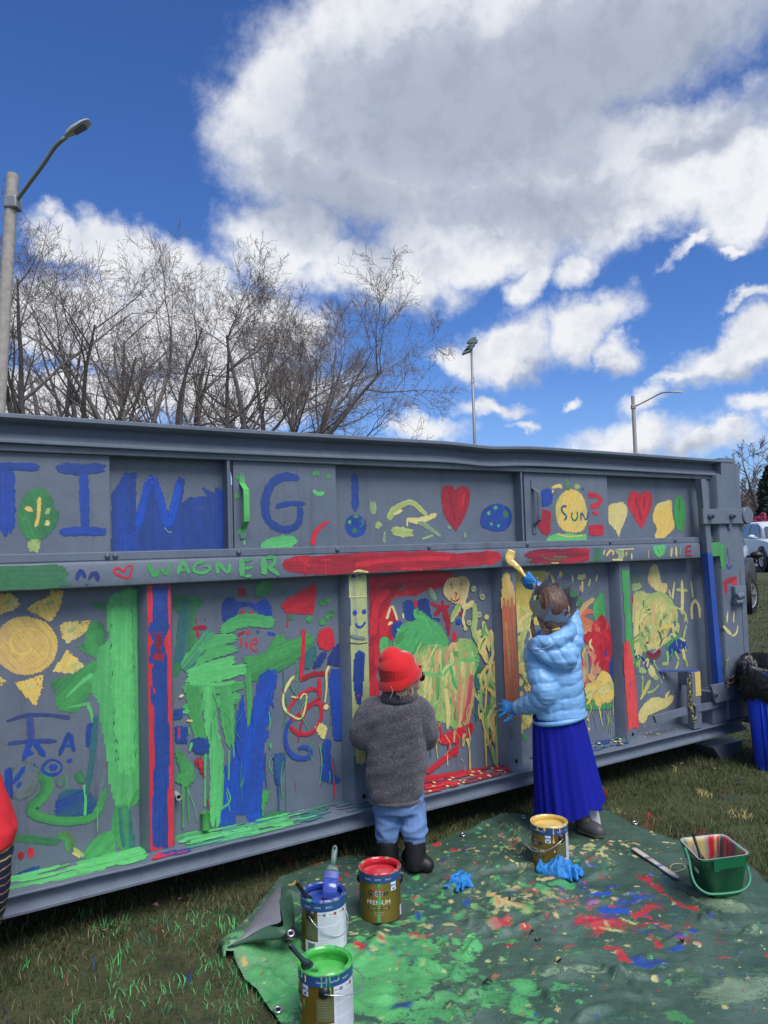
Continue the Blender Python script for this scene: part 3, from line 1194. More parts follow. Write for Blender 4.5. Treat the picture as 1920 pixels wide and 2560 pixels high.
# ---- sliding door E: pineapple marked SUN, red and blue shapes
a = Art(WA,'3')
a.fill([(320,415),(360,408),(382,430),(380,485),(350,510),(300,505),(310,450)],'blue','dblue').dot((340,462),12,14,'navy')
a.done('painted_blob',upper[4])
a = Art(WA,'3')
a.fill([(490,410),(540,430),(572,480),(588,550),(580,620),(550,660),(490,665),(430,640),(402,570),(405,490),(440,435)],'yellow','ygreen',ang=1.2,mixr=0.2)
a.stroke([(462,350),(478,420)],[30,52],'ygreen','dgreen').stroke([(510,395),(545,392)],32,'olive','ygreen').stroke([(375,402),(425,390),(432,410)],[18,26,30],'yellow','pyel').stroke([(380,432),(385,412)],14,'yellow').stroke([(555,412),(568,408)],12,'dblue')
a.stroke([(465,510),(437,516),(440,545),(465,572),(450,597)],15,'teal','dblue').stroke([(498,545),(495,580),(515,597),(530,572),(526,540)],13,'teal','dgreen').stroke([(550,597),(552,548),(580,592),(595,538)],13,'teal','dblue')
a.done('painted_pineapple',upper[4])
a = Art(WA,'3')
a.fill([(302,540),(350,535),(375,560),(370,600),(366,665),(335,682),(290,620)],'red','dred').stroke([(368,610),(380,590)],14,'dgreen')
a.done('painted_blob',upper[4])
a = Art(WA,'3')
a.stroke([(592,442),(660,450)],32,'red','dred').stroke([(655,450),(668,482),(640,500)],30,'red','dred').stroke([(607,512),(660,507)],32,'red').stroke([(620,545),(655,560)],26,'red','dred')
a.done('painted_letter',upper[4])
a = Art(WA,'3')
a.fill([(595,625),(680,618),(685,680),(600,684)],'red','dred',ang=0.05,smooth=False)
a.done('painted_block',upper[4])
a = Art(WA,'3')
a.fill([(345,742),(350,700),(380,682),(400,670),(430,678),(470,668),(500,674),(540,682),(575,675),(578,715),(500,722),(400,726)],'ygreen','lgreen',ang=0.1).drip(352,720,748,8,'ygreen').drip(540,715,745,20,'yellow').drip(572,700,742,10,'ygreen').stroke([(410,672),(470,690),(560,685)],8,'yellow')
a.done('painted_crown',upper[4])
# ---- recess F
a = Art(WR,'3')
a.fill([(710,570),(715,510),(745,495),(770,490),(800,490),(825,520),(822,560),(800,620),(785,650),(775,692),(755,650),(725,620),(700,590)],'yellow','pyel',ang=1.2).dot((784,632),5,5,'black')
a.done('painted_heart',upper[5])
a = Art(WR,'3')
a.fill([(835,440),(860,422),(885,430),(900,442),(925,422),(955,425),(972,460),(965,520),(940,580),(910,640),(880,600),(850,550),(828,500)],'red','dred',ang=1.4).stroke([(870,460),(890,520),(910,600)],22,'dred','mred').stroke([(930,450),(920,530)],20,'dred')
a.done('painted_heart',upper[5])
a = Art(WR,'3')
a.fill([(1000,500),(1050,482),(1085,478),(1090,560),(1105,620),(1085,660),(1020,710),(985,690),(1000,640),(975,590),(985,530)],'yellow','ygreen',ang=1.0,mixr=0.2).stroke([(1000,505),(1080,490)],18,'pyel')
a.done('painted_blob',upper[5])
a = Art(WR,'3')
a.fill([(1105,470),(1135,452),(1160,480),(1168,540),(1162,620),(1140,660),(1115,640),(1102,560)],'green','mgreen',ang=1.55).stroke([(1132,470),(1134,545)],12,'dgreen')
a.done('painted_bar',upper[5])
# ---- middle rail
a = Art(WM,'1')
a.fill([(-60,988),(330,975),(380,990),(405,1030),(395,1070),(440,1100),(200,1120),(-60,1130)],'fgreen','dgreen',ang=0.0,smooth=False,relief=0.0006)
a.done('green_wash',mid_rail)
a = Art(WM,'1')
a.stroke([(452,1068),(478,1012),(510,1060)],[26,30,20],'blue','navy').stroke([(522,1065),(562,1020),(585,1078)],[18,30,28],'blue','navy').stroke([(505,1093),(525,1093)],10,'blue')
a.done('painted_letter',mid_rail)
a = Art(WM,'1')
a.stroke([(738,1022),(700,994),(672,1008),(690,1032),(765,1055),(775,1020),(787,982),(750,985),(738,1015)],[12,14,16,14,12,12,8,12,10],'red')
a.done('painted_heart',mid_rail)
for strokes in (
    [([(880,970),(915,1042),(950,1000),(985,1035),(1015,965)],[30,34,24,26,22])],
    [([(1048,1035),(1082,962),(1120,1030)],24),([(1062,1010),(1105,1005)],16)],
    [([(1215,957),(1160,970),(1147,1010),(1190,1025),(1235,1010),(1240,985),(1200,985)],24)],
    [([(1285,1030),(1290,968),(1350,1025),(1360,962)],25)],
    [([(1430,942),(1432,1050)],36),([(1440,952),(1500,942)],24),([(1440,1000),(1498,990)],24),([(1440,1045),(1498,1040)],24)],
    [([(1562,932),(1562,1038)],42),([(1565,938),(1620,932),(1622,972),(1575,990)],24),([(1585,988),(1655,1038)],30)],
):
    a = Art(WM,'1')
    for pts,ww in strokes:
        a.stroke(pts,ww,'green','mgreen')
    a.done('painted_letter',mid_rail)
a = Art(WM,'2')
a.fill([(248,855),(270,825),(330,806),(450,803),(640,795),(830,783),(960,780),(1080,775),(1200,780),(1300,792),(1450,782),(1520,777),(1550,815),(1500,850),(1350,868),(1200,880),(1070,888),(930,890),(760,902),(560,914),(400,915),(300,900),(262,885)],'red','dred',ang=0.03,smooth=False,lane=0.005)
a.stroke([(680,860),(900,830),(1250,820)],34,'red','dred').stroke([(350,812),(380,850),(410,812)],10,'red').drip(382,850,892,8,'red').drip(508,835,915,8,'red').stroke([(480,830),(540,828)],10,'red').dot((405,860),12,12,'red').stroke([(950,882),(1080,885)],14,'red')
a.done('red_paint_band',mid_rail)
a = Art(WM,'3')
a.fill([(-20,778),(40,778),(72,792),(82,815),(30,853),(-20,855)],'red','dred',ang=0.0)
a.done('red_paint_band',mid_rail)
a = Art(WM,'3')
a.fill([(210,800),(290,768),(450,764),(595,762),(605,825),(520,843),(400,848),(250,848),(235,815)],'red','mred',ang=0.05).fill([(602,768),(690,764),(700,820),(600,836)],'fgreen','grey',ang=1.5).stroke([(300,800),(360,830),(450,832)],22,'fgreen','mred').stroke([(385,810),(470,812)],10,'fgreen').stroke([(220,840),(260,825)],20,'fgreen').stroke([(375,846),(420,848)],6,'yellow')
a.done('red_paint_patch',mid_rail)
a = Art(WM,'3')
a.stroke([(690,770),(684,800)],10,'pyel').stroke([(700,805),(722,775),(742,778),(738,802)],14,'yellow').stroke([(755,768),(785,800),(770,826)],26,'pgreen','pyel').stroke([(790,765),(800,800),(780,820)],24,'ygreen','pyel').stroke([(735,828),(800,828)],12,'pyel').stroke([(820,780),(818,808)],16,'yellow').stroke([(850,792),(850,828)],14,'pyel').stroke([(770,768),(865,764)],8,'pyel').stroke([(952,768),(950,818)],4,'pyel')
a.done('yellow_scribble',mid_rail)
a = Art(WM,'3')
a.fill([(975,748),(1005,744),(1050,742),(1042,790),(1010,818),(985,785)],'lgreen','green',ang=0.2).stroke([(1000,765),(1020,790)],5,'dgreen').stroke([(1025,760),(1030,780)],5,'dgreen')
a.done('painted_heart',mid_rail)
a = Art(WM,'3')
a.stroke([(1088,755),(1080,815)],24,'pyel','pgreen').stroke([(1112,750),(1115,812)],18,'ygreen','pyel').stroke([(1142,748),(1135,800)],12,'pgreen')
a.done('yellow_scribble',mid_rail)
a = Art(WM,'3')
a.stroke([(1176,746),(1176,804)],14,'dred').stroke([(1178,748),(1206,746)],12,'dred').stroke([(1178,776),(1206,774)],12,'dred').stroke([(1178,803),(1208,801)],12,'dred')
a.done('painted_letter',mid_rail)

# ---- first bay: sun, tree, words
SP = side_panels
a = Art(WL,'4')
a.dot((165,555),208,190,'yellow','tan')
sw = [(165 + (40 + 18 * t) * math.cos(t),555 + (36 + 16 * t) * math.sin(t)) for t in np.arange(0,8.2,0.55)]
a.stroke(sw,30,'yellow','tan',relief=0.0016)
for ol in ([(-60,215),(70,220),(105,245),(130,295),(75,330),(-60,370)],[(165,315),(320,235),(330,200),(410,200),(385,320),(325,400)],
           [(388,420),(430,405),(590,392),(550,470),(440,540),(400,500)],[(345,720),(430,585),(500,640),(575,720),(560,750)],
           [(95,795),(180,775),(280,745),(270,830),(230,950),(130,840)],[(-60,720),(38,785),(10,815),(-60,830)]):
    a.fill(ol,'yellow','pyel',smooth=False,mixr=0.15)
    c = np.mean(np.array(ol),axis=0)
    a.stroke([c + (-25,12),c,c + (30,-14)],26,'pyel','ygreen')
a.done('painted_sun',SP[1])
a = Art(WL,'4')
a.fill([(600,400),(650,395),(690,500),(620,630),(560,600),(485,555),(550,540),(555,470)],'dgreen','green')
a.fill([(330,790),(480,730),(620,650),(640,740),(560,900),(480,990),(370,950),(360,850)],'dgreen','green',ang=0.8).fill([(590,265),(700,290),(720,330),(640,310)],'dgreen','green')
a.fill([(690,340),(720,235),(800,196),(885,196),(890,400),(900,700),(920,900),(915,1200),(920,1400),(890,1560),(780,1630),(755,1600),(710,1460),(700,1350),(680,1200),(640,1000),(640,930),(590,850),(560,740),(625,700),(640,570),(700,520)],'mgreen','lgreen',ang=1.57,lane=0.008)
a.stroke([(780,300),(800,900),(830,1400)],150,'mgreen','lgreen',relief=0.002).stroke([(430,890),(520,800),(600,740)],[10,24,30],'lgreen').stroke([(430,960),(540,935),(590,930)],[10,20,30],'lgreen','green').stroke([(570,940),(595,1000),(598,1070)],[26,18,8],'lgreen')
a.fill([(740,1596),(830,1596),(860,1746),(870,1856),(790,1886),(750,1816),(725,1746)],'green','teal',ang=1.6).stroke([(780,1600),(790,1760),(805,1870)],34,'teal','green').stroke([(845,1600),(870,1540),(900,1480)],30,'green').stroke([(905,1560),(905,1600)],36,'dgreen')
a.done('painted_tree',SP[1])
a = Art(WL,'4')
a.stroke([(40,1045),(160,1008),(300,1002),(455,1022)],[14,24,22,24],'purple','navy',relief=0.0005).stroke([(190,1010),(205,1175)],[50,42],'dblue','purple').stroke([(42,1190),(200,1172),(372,1172)],[26,30,30],'purple','dblue')
a.stroke([(205,1150),(150,1300)],36,'dblue','blue').stroke([(218,1170),(290,1272)],38,'dblue','blue').stroke([(185,1262),(215,1232)],34,'blue')
a.stroke([(450,1110),(382,1268)],32,'blue','dblue').stroke([(455,1120),(478,1245)],32,'blue','dblue').stroke([(420,1205),(478,1192)],20,'blue').stroke([(585,1050),(565,1215)],[44,28],'blue','dblue')
a.done('painted_word',SP[1])
a = Art(WL,'4')
a.fill([(100,1325),(250,1325),(230,1500),(80,1552),(60,1420)],'olive','grey',relief=0.0004)
a.stroke([(280,1356),(300,1496),(200,1626),(350,1686),(520,1686),(620,1646),(690,1476)],[80,90,70,64,60,60,44],'green','dgreen',relief=0.0006).stroke([(500,1370),(540,1450)],60,'dgreen','green',relief=0.0004).stroke([(400,1390),(385,1480)],60,'dgreen','grey',relief=0.0004)
a.stroke([(620,1000),(600,1250),(560,1550)],[50,44,34],'teal','grey',relief=0.0005).stroke([(680,1350),(660,1450),(640,1555)],24,'mgreen','grey').stroke([(630,1600),(632,1760)],8,'mgreen')
a.done('green_wash',SP[1])
a = Art(WL,'4')
a.stroke([(272,1340),(330,1290),(398,1320),(390,1370),(330,1392),(280,1370),(272,1340)],[22,12,10,14,22,22,20],'blue','dblue').dot((345,1340),26,22,'blue').stroke([(215,1330),(238,1325)],18,'blue').stroke([(435,1300),(475,1296)],22,'blue')
a.done('painted_eye',SP[1])
a = Art(WL,'4')
a.stroke([(55,1345),(58,1550)],52,'blue','dblue').stroke([(162,1335),(85,1450)],36,'blue').stroke([(132,1432),(110,1480)],30,'blue')
a.done('painted_letter',SP[1])
a = Art(WL,'5')
a.fill([(362,290),(380,225),(430,190),(540,195),(600,225),(628,290),(590,360),(520,385),(430,392),(365,360)],'dblue','teal',ang=0.3).stroke([(545,160),(555,250),(550,365)],[20,16,18],'lgreen',relief=0.002).drip(433,95,185,12,'green')
a.done('painted_blob',SP[1])
a = Art(WL,'5')
a.stroke([(60,500),(250,518),(390,535)],[50,58,50],'dgreen','grey',relief=0.0005).stroke([(370,480),(440,500),(460,600)],66,'green','olive').fill([(600,520),(680,470),(735,470),(742,600),(600,640),(540,620)],'green','mgreen',ang=0.8).stroke([(475,570),(510,600),(550,625)],26,'pyel','ygreen').stroke([(470,600),(520,630)],14,'yellow')
a.done('green_strokes',SP[1])
a = Art(WL,'5')
a.dot((200,600),22,32,'red').dot((135,618),20,26,'dred','red')
a.done('painted_dots',SP[1])
a = Art(WL,'5')
a.fill([(80,748),(200,698),(285,685),(220,722)],'dblue','blue',ang=0.2,smooth=False)
a.done('painted_triangle',SP[1])
a = Art(WL,'5')
a.fill([(-40,850),(90,775),(500,680),(850,575),(905,560),(910,600),(970,600),(970,650),(600,720),(60,850)],'lgreen','mgreen',ang=0.0)
a.done('green_paint_band',SP[1])

# ---- second bay
a = Art(WL,'6')
a.fill([(48,340),(60,295),(150,285),(270,300),(265,360),(220,395),(215,600),(225,690),(100,880),(60,940),(48,900),(60,700),(90,420),(50,405)],'dgreen','green',ang=1.6,lane=0.008)
a.stroke([(150,310),(120,600),(95,850)],110,'fgreen','teal')
a.done('green_wash',SP[2])
a = Art(WL,'6')
a.fill([(425,350),(450,310),(510,298),(560,335),(620,330),(700,345),(740,310),(790,325),(815,380),(820,440),(760,460),(700,400),(630,365),(560,385),(545,440),(520,480),(440,490),(430,430)],'dblue','blue')
a.stroke([(570,412),(606,408)],30,'red').stroke([(646,420),(680,412)],30,'red')
a.stroke([(700,580),(720,555)],18,'dblue').stroke([(780,575),(850,590)],26,'dblue','blue')
a.done('painted_bear',SP[2])
a = Art(WL,'6')
a.stroke([(190,542),(310,528)],36,'red','dred').stroke([(225,560),(240,612)],30,'red','dred').stroke([(545,596),(605,566)],22,'dred').stroke([(575,610),(582,690)],16,'red').stroke([(615,640),(630,702)],14,'red').stroke([(650,665),(705,655),(695,622),(665,632),(652,682),(680,716),(710,712)],14,'red').dot((632,572),16,14,'red').stroke([(220,465),(224,500)],8,'dred').stroke([(292,465),(296,485)],8,'dred')
a.done('painted_word',SP[2])
a = Art(WL,'6')
a.fill([(548,225),(600,218),(620,240),(600,290),(555,265)],'dred','red')
a.done('painted_dot',SP[2])
a = Art(WL,'6')
a.fill([(690,230),(730,170),(820,172),(820,230),(790,270),(725,300),(690,265)],'dgreen','green',ang=0.9).stroke([(870,190),(950,180)],26,'dgreen','grey').stroke([(900,245),(930,278)],38,'dgreen')
a.done('painted_leaf',SP[2])
a = Art(WL,'6')
a.fill([(1170,170),(1172,260),(1140,430),(960,405),(905,390),(895,350),(940,305),(1040,255)],'red','dred',ang=0.5,smooth=False).stroke([(910,395),(940,410),(1100,425)],12,'red',relief=0.002).drip(942,400,528,13,'red')
a.done('painted_triangle',SP[2])
a = Art(WL,'6')
for x,y,rr in ((1215,335,26),(1265,320,21),(965,455,18),(1115,465,26),(1288,425,28),(1255,452,20),(1220,490,26)):
    a.dot((x,y),rr,rr * 1.05,'green','dgreen')
a.done('painted_dots',SP[2])
a = Art(WL,'6')
a.fill([(580,770),(760,740),(850,600),(920,590),(915,640),(1040,620),(1100,575),(1155,610),(1150,680),(1060,760),(950,840),(880,880),(760,890),(700,960),(650,950),(640,850)],'green','dgreen',ang=0.35,smooth=False).stroke([(780,760),(900,700),(1100,620)],70,'green','mgreen').drip(1016,790,960,12,'green').stroke([(905,870),(915,1000),(925,1400),(930,2050)],[14,8,7,6],'green','teal')
a.done('painted_arm',SP[2])
a = Art(WL,'6')
a.fill([(530,1260),(590,1060),(620,1300),(660,1180),(700,1000),(720,920),(780,870),(850,870),(860,930),(840,1050),(800,1170),(805,1240),(770,1340),(800,1370),(760,1460),(760,1700),(740,1900),(735,2050),(640,2070),(620,2010),(540,2010),(520,2090),(390,2100),(400,1700),(440,1640),(500,1600),(500,1500)],'bblue','blue',ang=1.45,lane=0.008,smooth=False)
a.stroke([(800,910),(740,1150),(680,1400),(640,1800)],[80,90,130,150],'bblue','blue',relief=0.002).stroke([(700,1500),(690,2000)],70,'bblue','blue',relief=0.002).stroke([(800,1230),(770,1300)],26,'bblue').stroke([(815,1110),(835,1170)],[16,8],'blue').stroke([(768,1520),(765,1650),(775,1800)],10,'dblue').stroke([(605,1690),(575,1800)],18,'green','blue')
a.done('painted_legs',SP[2])
a = Art(WL,'6')
G1,G2 = 'mgreen','lgreen'
a.stroke([(120,1010),(350,1010),(600,985)],90,'green','mgreen').stroke([(115,1185),(350,1130),(580,1080)],100,G1,'green')
a.stroke([(190,960),(230,1300),(290,1480)],[130,110,60],'green','mgreen',relief=0.002).stroke([(320,960),(340,1300),(375,1500),(360,1900),(350,2110)],[110,110,110,70,50],G1,G2,relief=0.002).stroke([(450,980),(470,1250),(500,1480)],[110,120,70],'green','mgreen',relief=0.002).stroke([(622,850),(642,1100),(632,1320)],[60,46,26],'green','mgreen')
a.stroke([(410,560),(560,485),(700,478),(860,505)],[90,110,112,80],G1,'fgreen',relief=0.002).stroke([(120,860),(250,700),(360,550)],[120,130,90],G1,'teal',relief=0.002).stroke([(220,720),(380,640),(555,612)],[90,100,70],G1,G2,relief=0.002).stroke([(200,800),(400,720),(550,705)],[90,90,60],G1,'green',relief=0.002).stroke([(150,900),(350,840),(545,785)],[90,100,80],G1,G2,relief=0.002).stroke([(145,960),(400,905),(640,845)],[70,110,90],G1,G2,relief=0.002).stroke([(160,975),(380,985),(540,960)],34,G2,relief=0.003)
for pts,ww in (([(410,1480),(410,1800),(390,2110)],[60,50,34]),([(296,1470),(290,1700),(290,1950)],[26,16,20]),([(432,1680),(425,1960)],[22,14]),([(480,1500),(478,1740)],[18,12]),([(515,1450),(518,1560)],[16,10]),([(465,1800),(490,1900),(400,1980)],[8,14,22]),([(460,1830),(490,1990)],7)):
    a.stroke(pts,ww,G2,G1,relief=0.0022)
a.stroke([(360,1380),(405,1370)],12,G2).stroke([(70,1250),(110,1205),(170,1190)],[6,20,30],G2)
a.done('painted_hand',SP[2])
a = Art(WL,'6')
a.stroke([(1068,540),(1066,700),(1052,880),(1045,960)],[34,38,38,26],'red','dred',relief=0.002)
a.stroke([(1045,945),(1150,900),(1272,897)],[40,44,36],'red','dred',relief=0.002).stroke([(1190,920),(1200,1100)],34,'red',relief=0.002).stroke([(1140,1015),(1050,1055),(980,1130),(925,1225)],[26,26,26,18],'red').stroke([(1110,1010),(1180,1030),(1200,1090)],26,'red','dred').stroke([(1205,1085),(1080,1180),(940,1295)],[36,34,20],'red','dred').stroke([(1232,1140),(1120,1125)],30,'dred','red').stroke([(960,1310),(1020,1362),(1110,1372),(1180,1310),(1212,1200),(1180,1100)],[26,40,40,34,30,26],'red','dred').stroke([(1105,1130),(1055,1280),(1025,1440)],[24,20,8],'red','dred')
a.done('painted_bicycle',SP[2])
a = Art(WL,'6')
a.stroke([(995,918),(940,990),(908,1080),(912,1160),(950,1215)],[36,28,20,20,20],'pyel','cream',relief=0.002).stroke([(950,1215),(1040,1255),(1078,1180),(1092,1062),(1062,1062),(1040,1100)],16,'pyel').stroke([(970,1080),(1030,1085)],14,'pyel').stroke([(1272,835),(1248,890),(1250,1000),(1237,1125)],[26,20,16,12],'pyel','cream').dot((1245,1160),20,20,'cream').fill([(1160,1320),(1190,1285),(1250,1310),(1245,1370),(1220,1420),(1195,1385)],'pyel','ygreen')
a.done('painted_letters',SP[2])
a = Art(WL,'6')
a.fill([(1190,570),(1250,530),(1290,545),(1312,620),(1305,680),(1270,712),(1210,700),(1180,650)],'red','dred').dot((1285,650),18,30,'dred')
a.done('painted_blob',SP[2])
a = Art(WL,'6')
a.fill([(1090,720),(1170,680),(1160,760),(1110,860),(1080,860)],'teal','dgreen').fill([(1140,850),(1180,760),(1230,725),(1250,740),(1200,830)],'dblue','navy').fill([(1260,770),(1310,690),(1370,655),(1385,740),(1375,835),(1260,820)],'dblue','navy',ang=1.5).dot((1130,728),12,8,'red')
a.done('blue_strokes',SP[2])
a = Art(WL,'6')
a.fill([(1290,860),(1375,855),(1392,1000),(1400,1200),(1385,1420),(1305,1420),(1290,1200),(1270,950)],'blue','dblue',ang=1.5,smooth=False)
a.done('painted_bar',SP[2])
a = Art(WL,'6')
a.stroke([(975,1250),(932,1330),(930,1460),(980,1540),(1060,1566),(1118,1545),(1122,1500),(1070,1472),(1020,1492)],[26,34,38,44,44,40,34,34,34],'blue','dblue')
a.done('painted_letter',SP[2])
a = Art(WL,'6')
a.fill([(1230,1425),(1285,1430),(1280,1520),(1290,1600),(1300,1680),(1365,1735),(1330,1755),(1240,1745),(1205,1710),(1200,1660),(1225,1600),(1215,1520)],'blue','dblue').stroke([(1290,1580),(1305,1700),(1315,1875)],[8,10,12],'red')
a.done('painted_boot',SP[2])
a = Art(WL,'6')
a.fill([(46,1175),(110,1170),(110,1245),(46,1255)],'dblue','blue',smooth=False).fill([(50,1310),(150,1320),(150,1440),(60,1440)],'dblue','blue',smooth=False).stroke([(85,1320),(85,1410)],14,'red').stroke([(85,1082),(125,1060)],24,'cream').stroke([(145,1265),(195,1270)],18,'pyel').fill([(175,1420),(310,1410),(310,1520),(215,1525)],'dblue','navy',ang=0.1)
a.stroke([(165,1320),(163,1380)],14,'mgreen').stroke([(215,1355),(210,1410)],14,'mgreen').stroke([(185,1440),(168,1512)],[24,14],'lgreen')
a.done('painted_blocks',SP[2])
a = Art(WL,'6')
a.fill([(60,1500),(120,1520),(150,1580),(205,1650),(200,1740),(140,1790),(90,1760),(50,1740),(95,1660),(70,1580)],'dgreen','green',ang=1.2).stroke([(80,1730),(140,1700),(180,1680)],40,'green','mgreen').stroke([(117,1760),(115,2000),(118,2120)],[26,16,18],'green').stroke([(150,1760),(160,2060)],[18,10],'green').stroke([(150,1800),(200,1930),(230,2060)],5,'lgreen')
a.done('green_splash',SP[2])
a = Art(WL,'6')
a.fill([(200,1580),(260,1560),(272,1620),(285,1720),(245,1650)],'dred','navy').stroke([(245,1570),(262,1640)],18,'red').stroke([(305,1880),(318,1960)],8,'dred')
a.done('painted_flame',SP[2])
a = Art(WL,'6')
a.fill([(740,1830),(795,1820),(790,1870),(755,1960),(745,2040)],'green','mgreen').fill([(845,1540),(915,1525),(920,1600),(890,1720),(865,1790),(835,1680)],'teal','dblue').stroke([(868,1780),(872,1880),(875,1990)],[24,14,16],'dblue','teal').dot((838,1550),26,22,'dblue').stroke([(805,1440),(806,1490)],18,'mgreen').stroke([(1003,1740),(1005,1810)],5,'red')
a.done('painted_knife',SP[2])
a = Art(WL,'6')
a.fill([(46,2180),(150,2150),(420,2110),(720,2060),(930,2010),(1000,2040),(720,2150),(300,2220),(46,2260)],'mgreen','teal',ang=0.0,smooth=False).fill([(760,2040),(800,1985),(930,1995),(935,2035)],'dgreen','teal')
a.done('green_paint_band',SP[2])
a = Art(WL,'6')
a.scrib((60,900,1300,1700),22,[('mgreen','green'),('lgreen','green'),('blue','dblue'),('teal','green')],(4,9),(90,330),41,0.985)
a.done('paint_drip',SP[2])

# ---- posts
pw_ = lambda k: (POSTS[k][0] + 0.004,POSTS[k][1] - 0.004)


def post_coat(k,z0,z1,c1,c2,name,relief=0.0008,mixr=0.5,lanes=18,wob=0.0):
    """paint brushed down a whole post face"""
    mb = MB()
    u0,u1 = pw_(k)
    LAYER[WP.key] = LAYER.get(WP.key,0.0006)
    n = 46
    r = random.Random(k * 7 + 3)
    vs,cs,fs = [],[],[]
    mv = 0.5
    ends = [(r.uniform(-wob,wob),r.uniform(-wob,wob)) for _ in range(lanes + 1)]
    for j in range(lanes + 1):
        mv = min(1,max(0,mv + r.uniform(-0.35,0.35)))
        hj = r.random()
        for i in range(n):
            e0,e1 = ends[j]
            z = (z0 + e0) + (z1 + e1 - z0 - e0) * i / (n - 1)
            t = min(1,max(0,(mv - 0.5) + mixr + 0.45 * math.sin(z * 7.1 + j * 0.5) * math.sin(z * 3.3 + 1)))
            vs.append(D(u0 + (u1 - u0) * j / lanes,V_POST + 0.0007 + relief * hj * (0.5 if j in (0,lanes) else 1),z))
            b = 1 + 0.06 * math.sin(z * 30 + j * 2.2)
            cs.append(tuple(min(1,x * b) for x in mixc(c1,c2,t)))
    for j in range(lanes):
        for i in range(n - 1):
            o = j * n + i
            fs.append((o,o + n,o + n + 1,o + 1))
    mb.add(vs,fs,cs)
    LAYER[WP.key] += 0.0011
    return mb.build(name,PAINT,posts[k],smooth=True)


post_coat(1,0.262,1.337,P_['red'],lin(214,62,76),'red_paint_coat')
a = Art(WP,'4')
a.fill([(990,165),(1092,165),(1085,400),(1100,430),(1060,520),(1075,600),(1088,660),(1090,900),(1100,1300),(1085,1555),(1085,1860),(985,1860),(988,1555),(1000,1300),(995,950),(975,900),(990,670),(965,660),(970,580),(990,530),(960,450),(970,405),(990,400)],'dblue','blue',ang=1.57,smooth=False)
a.stroke([(985,478),(1060,475)],24,'mred','dblue').stroke([(1028,480),(1025,610)],40,'mred').stroke([(985,620),(1065,626)],40,'mred','dred').stroke([(990,640),(1060,645)],12,'dred').stroke([(995,825),(1003,868)],10,'red')
a.done('painted_stripe',posts[1])
post_coat(2,0.52,1.337,lin(176,186,128),lin(112,132,156),'yellow_paint_coat',mixr=0.28,wob=0.03)
a = Art(WP,'6')
a.dot((1474,418),17,20,'blue').dot((1547,408),15,18,'blue').stroke([(1480,500),(1495,525),(1522,530),(1542,512),(1558,485)],19,'blue')
a.stroke([(1425,288),(1500,292),(1570,285)],10,'pyel',relief=0.003).stroke([(1425,652),(1500,662),(1575,652)],7,lin(60,58,60),relief=0.002)
a.stroke([(1436,300),(1440,520)],10,'dblue','ygreen').stroke([(1440,600),(1560,625)],34,'purple','ygreen').stroke([(1450,130),(1485,132)],16,'dblue')
a.done('painted_smile',posts[2])
a = Art(WP,'6')
a.fill([(1475,750),(1515,715),(1550,735),(1545,900),(1535,1020),(1515,1150),(1480,1090),(1462,920)],'dblue','blue',ang=1.5).stroke([(1490,1075),(1515,1070)],18,'red')
a.done('painted_flame',posts[2])
a = Art(WP,'b')
a.fill([(140,1715),(225,1730),(225,1870),(190,1885),(150,1860)],'pyel','ygreen',ang=1.5)
a.done('yellow_paint_patch',posts[2])
a = Art(WM,'b')
a.stroke([(120,112),(170,98),(262,112)],[10,22,14],'pyel')
a.done('yellow_paint_dab',mid_rail)
a = Art(WP,'g')
a.fill([(160,400),(195,355),(235,372),(238,440),(280,510),(288,760),(150,760),(155,480)],'yellow','tan',ang=1.57).fill([(150,690),(288,690),(310,1100),(332,1500),(332,1940),(270,1990),(215,1995),(190,1800),(170,1200)],'orange',lin(196,104,74),ang=1.57,smooth=False)
for x0,x1,yy,c in ((170,200,640,'tan'),(215,240,660,'yellow'),(258,285,640,'yellow'),(190,235,900,'tan'),(240,280,980,'pink')):
    a.stroke([(x0,yy),((x0 + x1) / 2 + 6,yy + 300),(x1 + 10,yy + 620)],[34,24,8],c,'orange')
a.stroke([(250,2060),(265,2200)],50,'olive','grey',relief=0.0004)
a.done('orange_paint_stripe',posts[3])
a = Art(WP,'r')
a.fill([(268,275),(335,275),(345,600),(370,900),(395,1140),(375,1145),(312,960),(292,600)],'mgreen','green',ang=1.55,smooth=False)
a.done('green_paint_stripe',posts[4])
a = Art(WP,'r')
a.fill([(290,960),(335,915),(375,1100),(400,1300),(420,1650),(425,1740),(375,1720),(330,1760),(315,1500),(290,1150)],lin(226,84,84),'red',ang=1.55,smooth=False).fill([(328,1280),(345,1265),(365,1310),(352,1320),(352,1420),(340,1500),(328,1492),(335,1400)],'dblue',smooth=False).dot((348,1482),10,10,'dblue')
a.done('red_paint_stripe',posts[4])


# ---- third bay
a = Art(WL,'b')
a.fill([(268,160),(600,128),(1000,118),(1080,150),(950,250),(800,280),(700,330),(520,330),(450,400),(560,600),(480,740),(380,700),(370,900),(330,1100),(380,1280),(268,1310)],'dred','red',ang=0.9,lane=0.008,smooth=False)
a.stroke([(300,250),(450,180),(700,150),(1040,140)],[70,80,80,60],'red','dred').stroke([(560,310),(700,240),(960,205)],[40,60,50],'red','dred').stroke([(300,700),(340,400),(460,260)],[80,90,80],'red','dred').stroke([(410,700),(400,560),(470,420)],[90,100,60],'red').fill([(525,275),(570,225),(612,214),(625,245),(575,300)],'grey',ang=0.6)
a.stroke([(410,360),(445,380),(490,345),(520,320)],8,'red',relief=0.003).stroke([(320,380),(365,265)],6,'red',relief=0.003)
a.stroke([(330,780),(340,1000)],50,'red').stroke([(330,1100),(345,1280)],60,'red','dred')
a.done('red_paint_wash',SP[3])
a = Art(WL,'b')
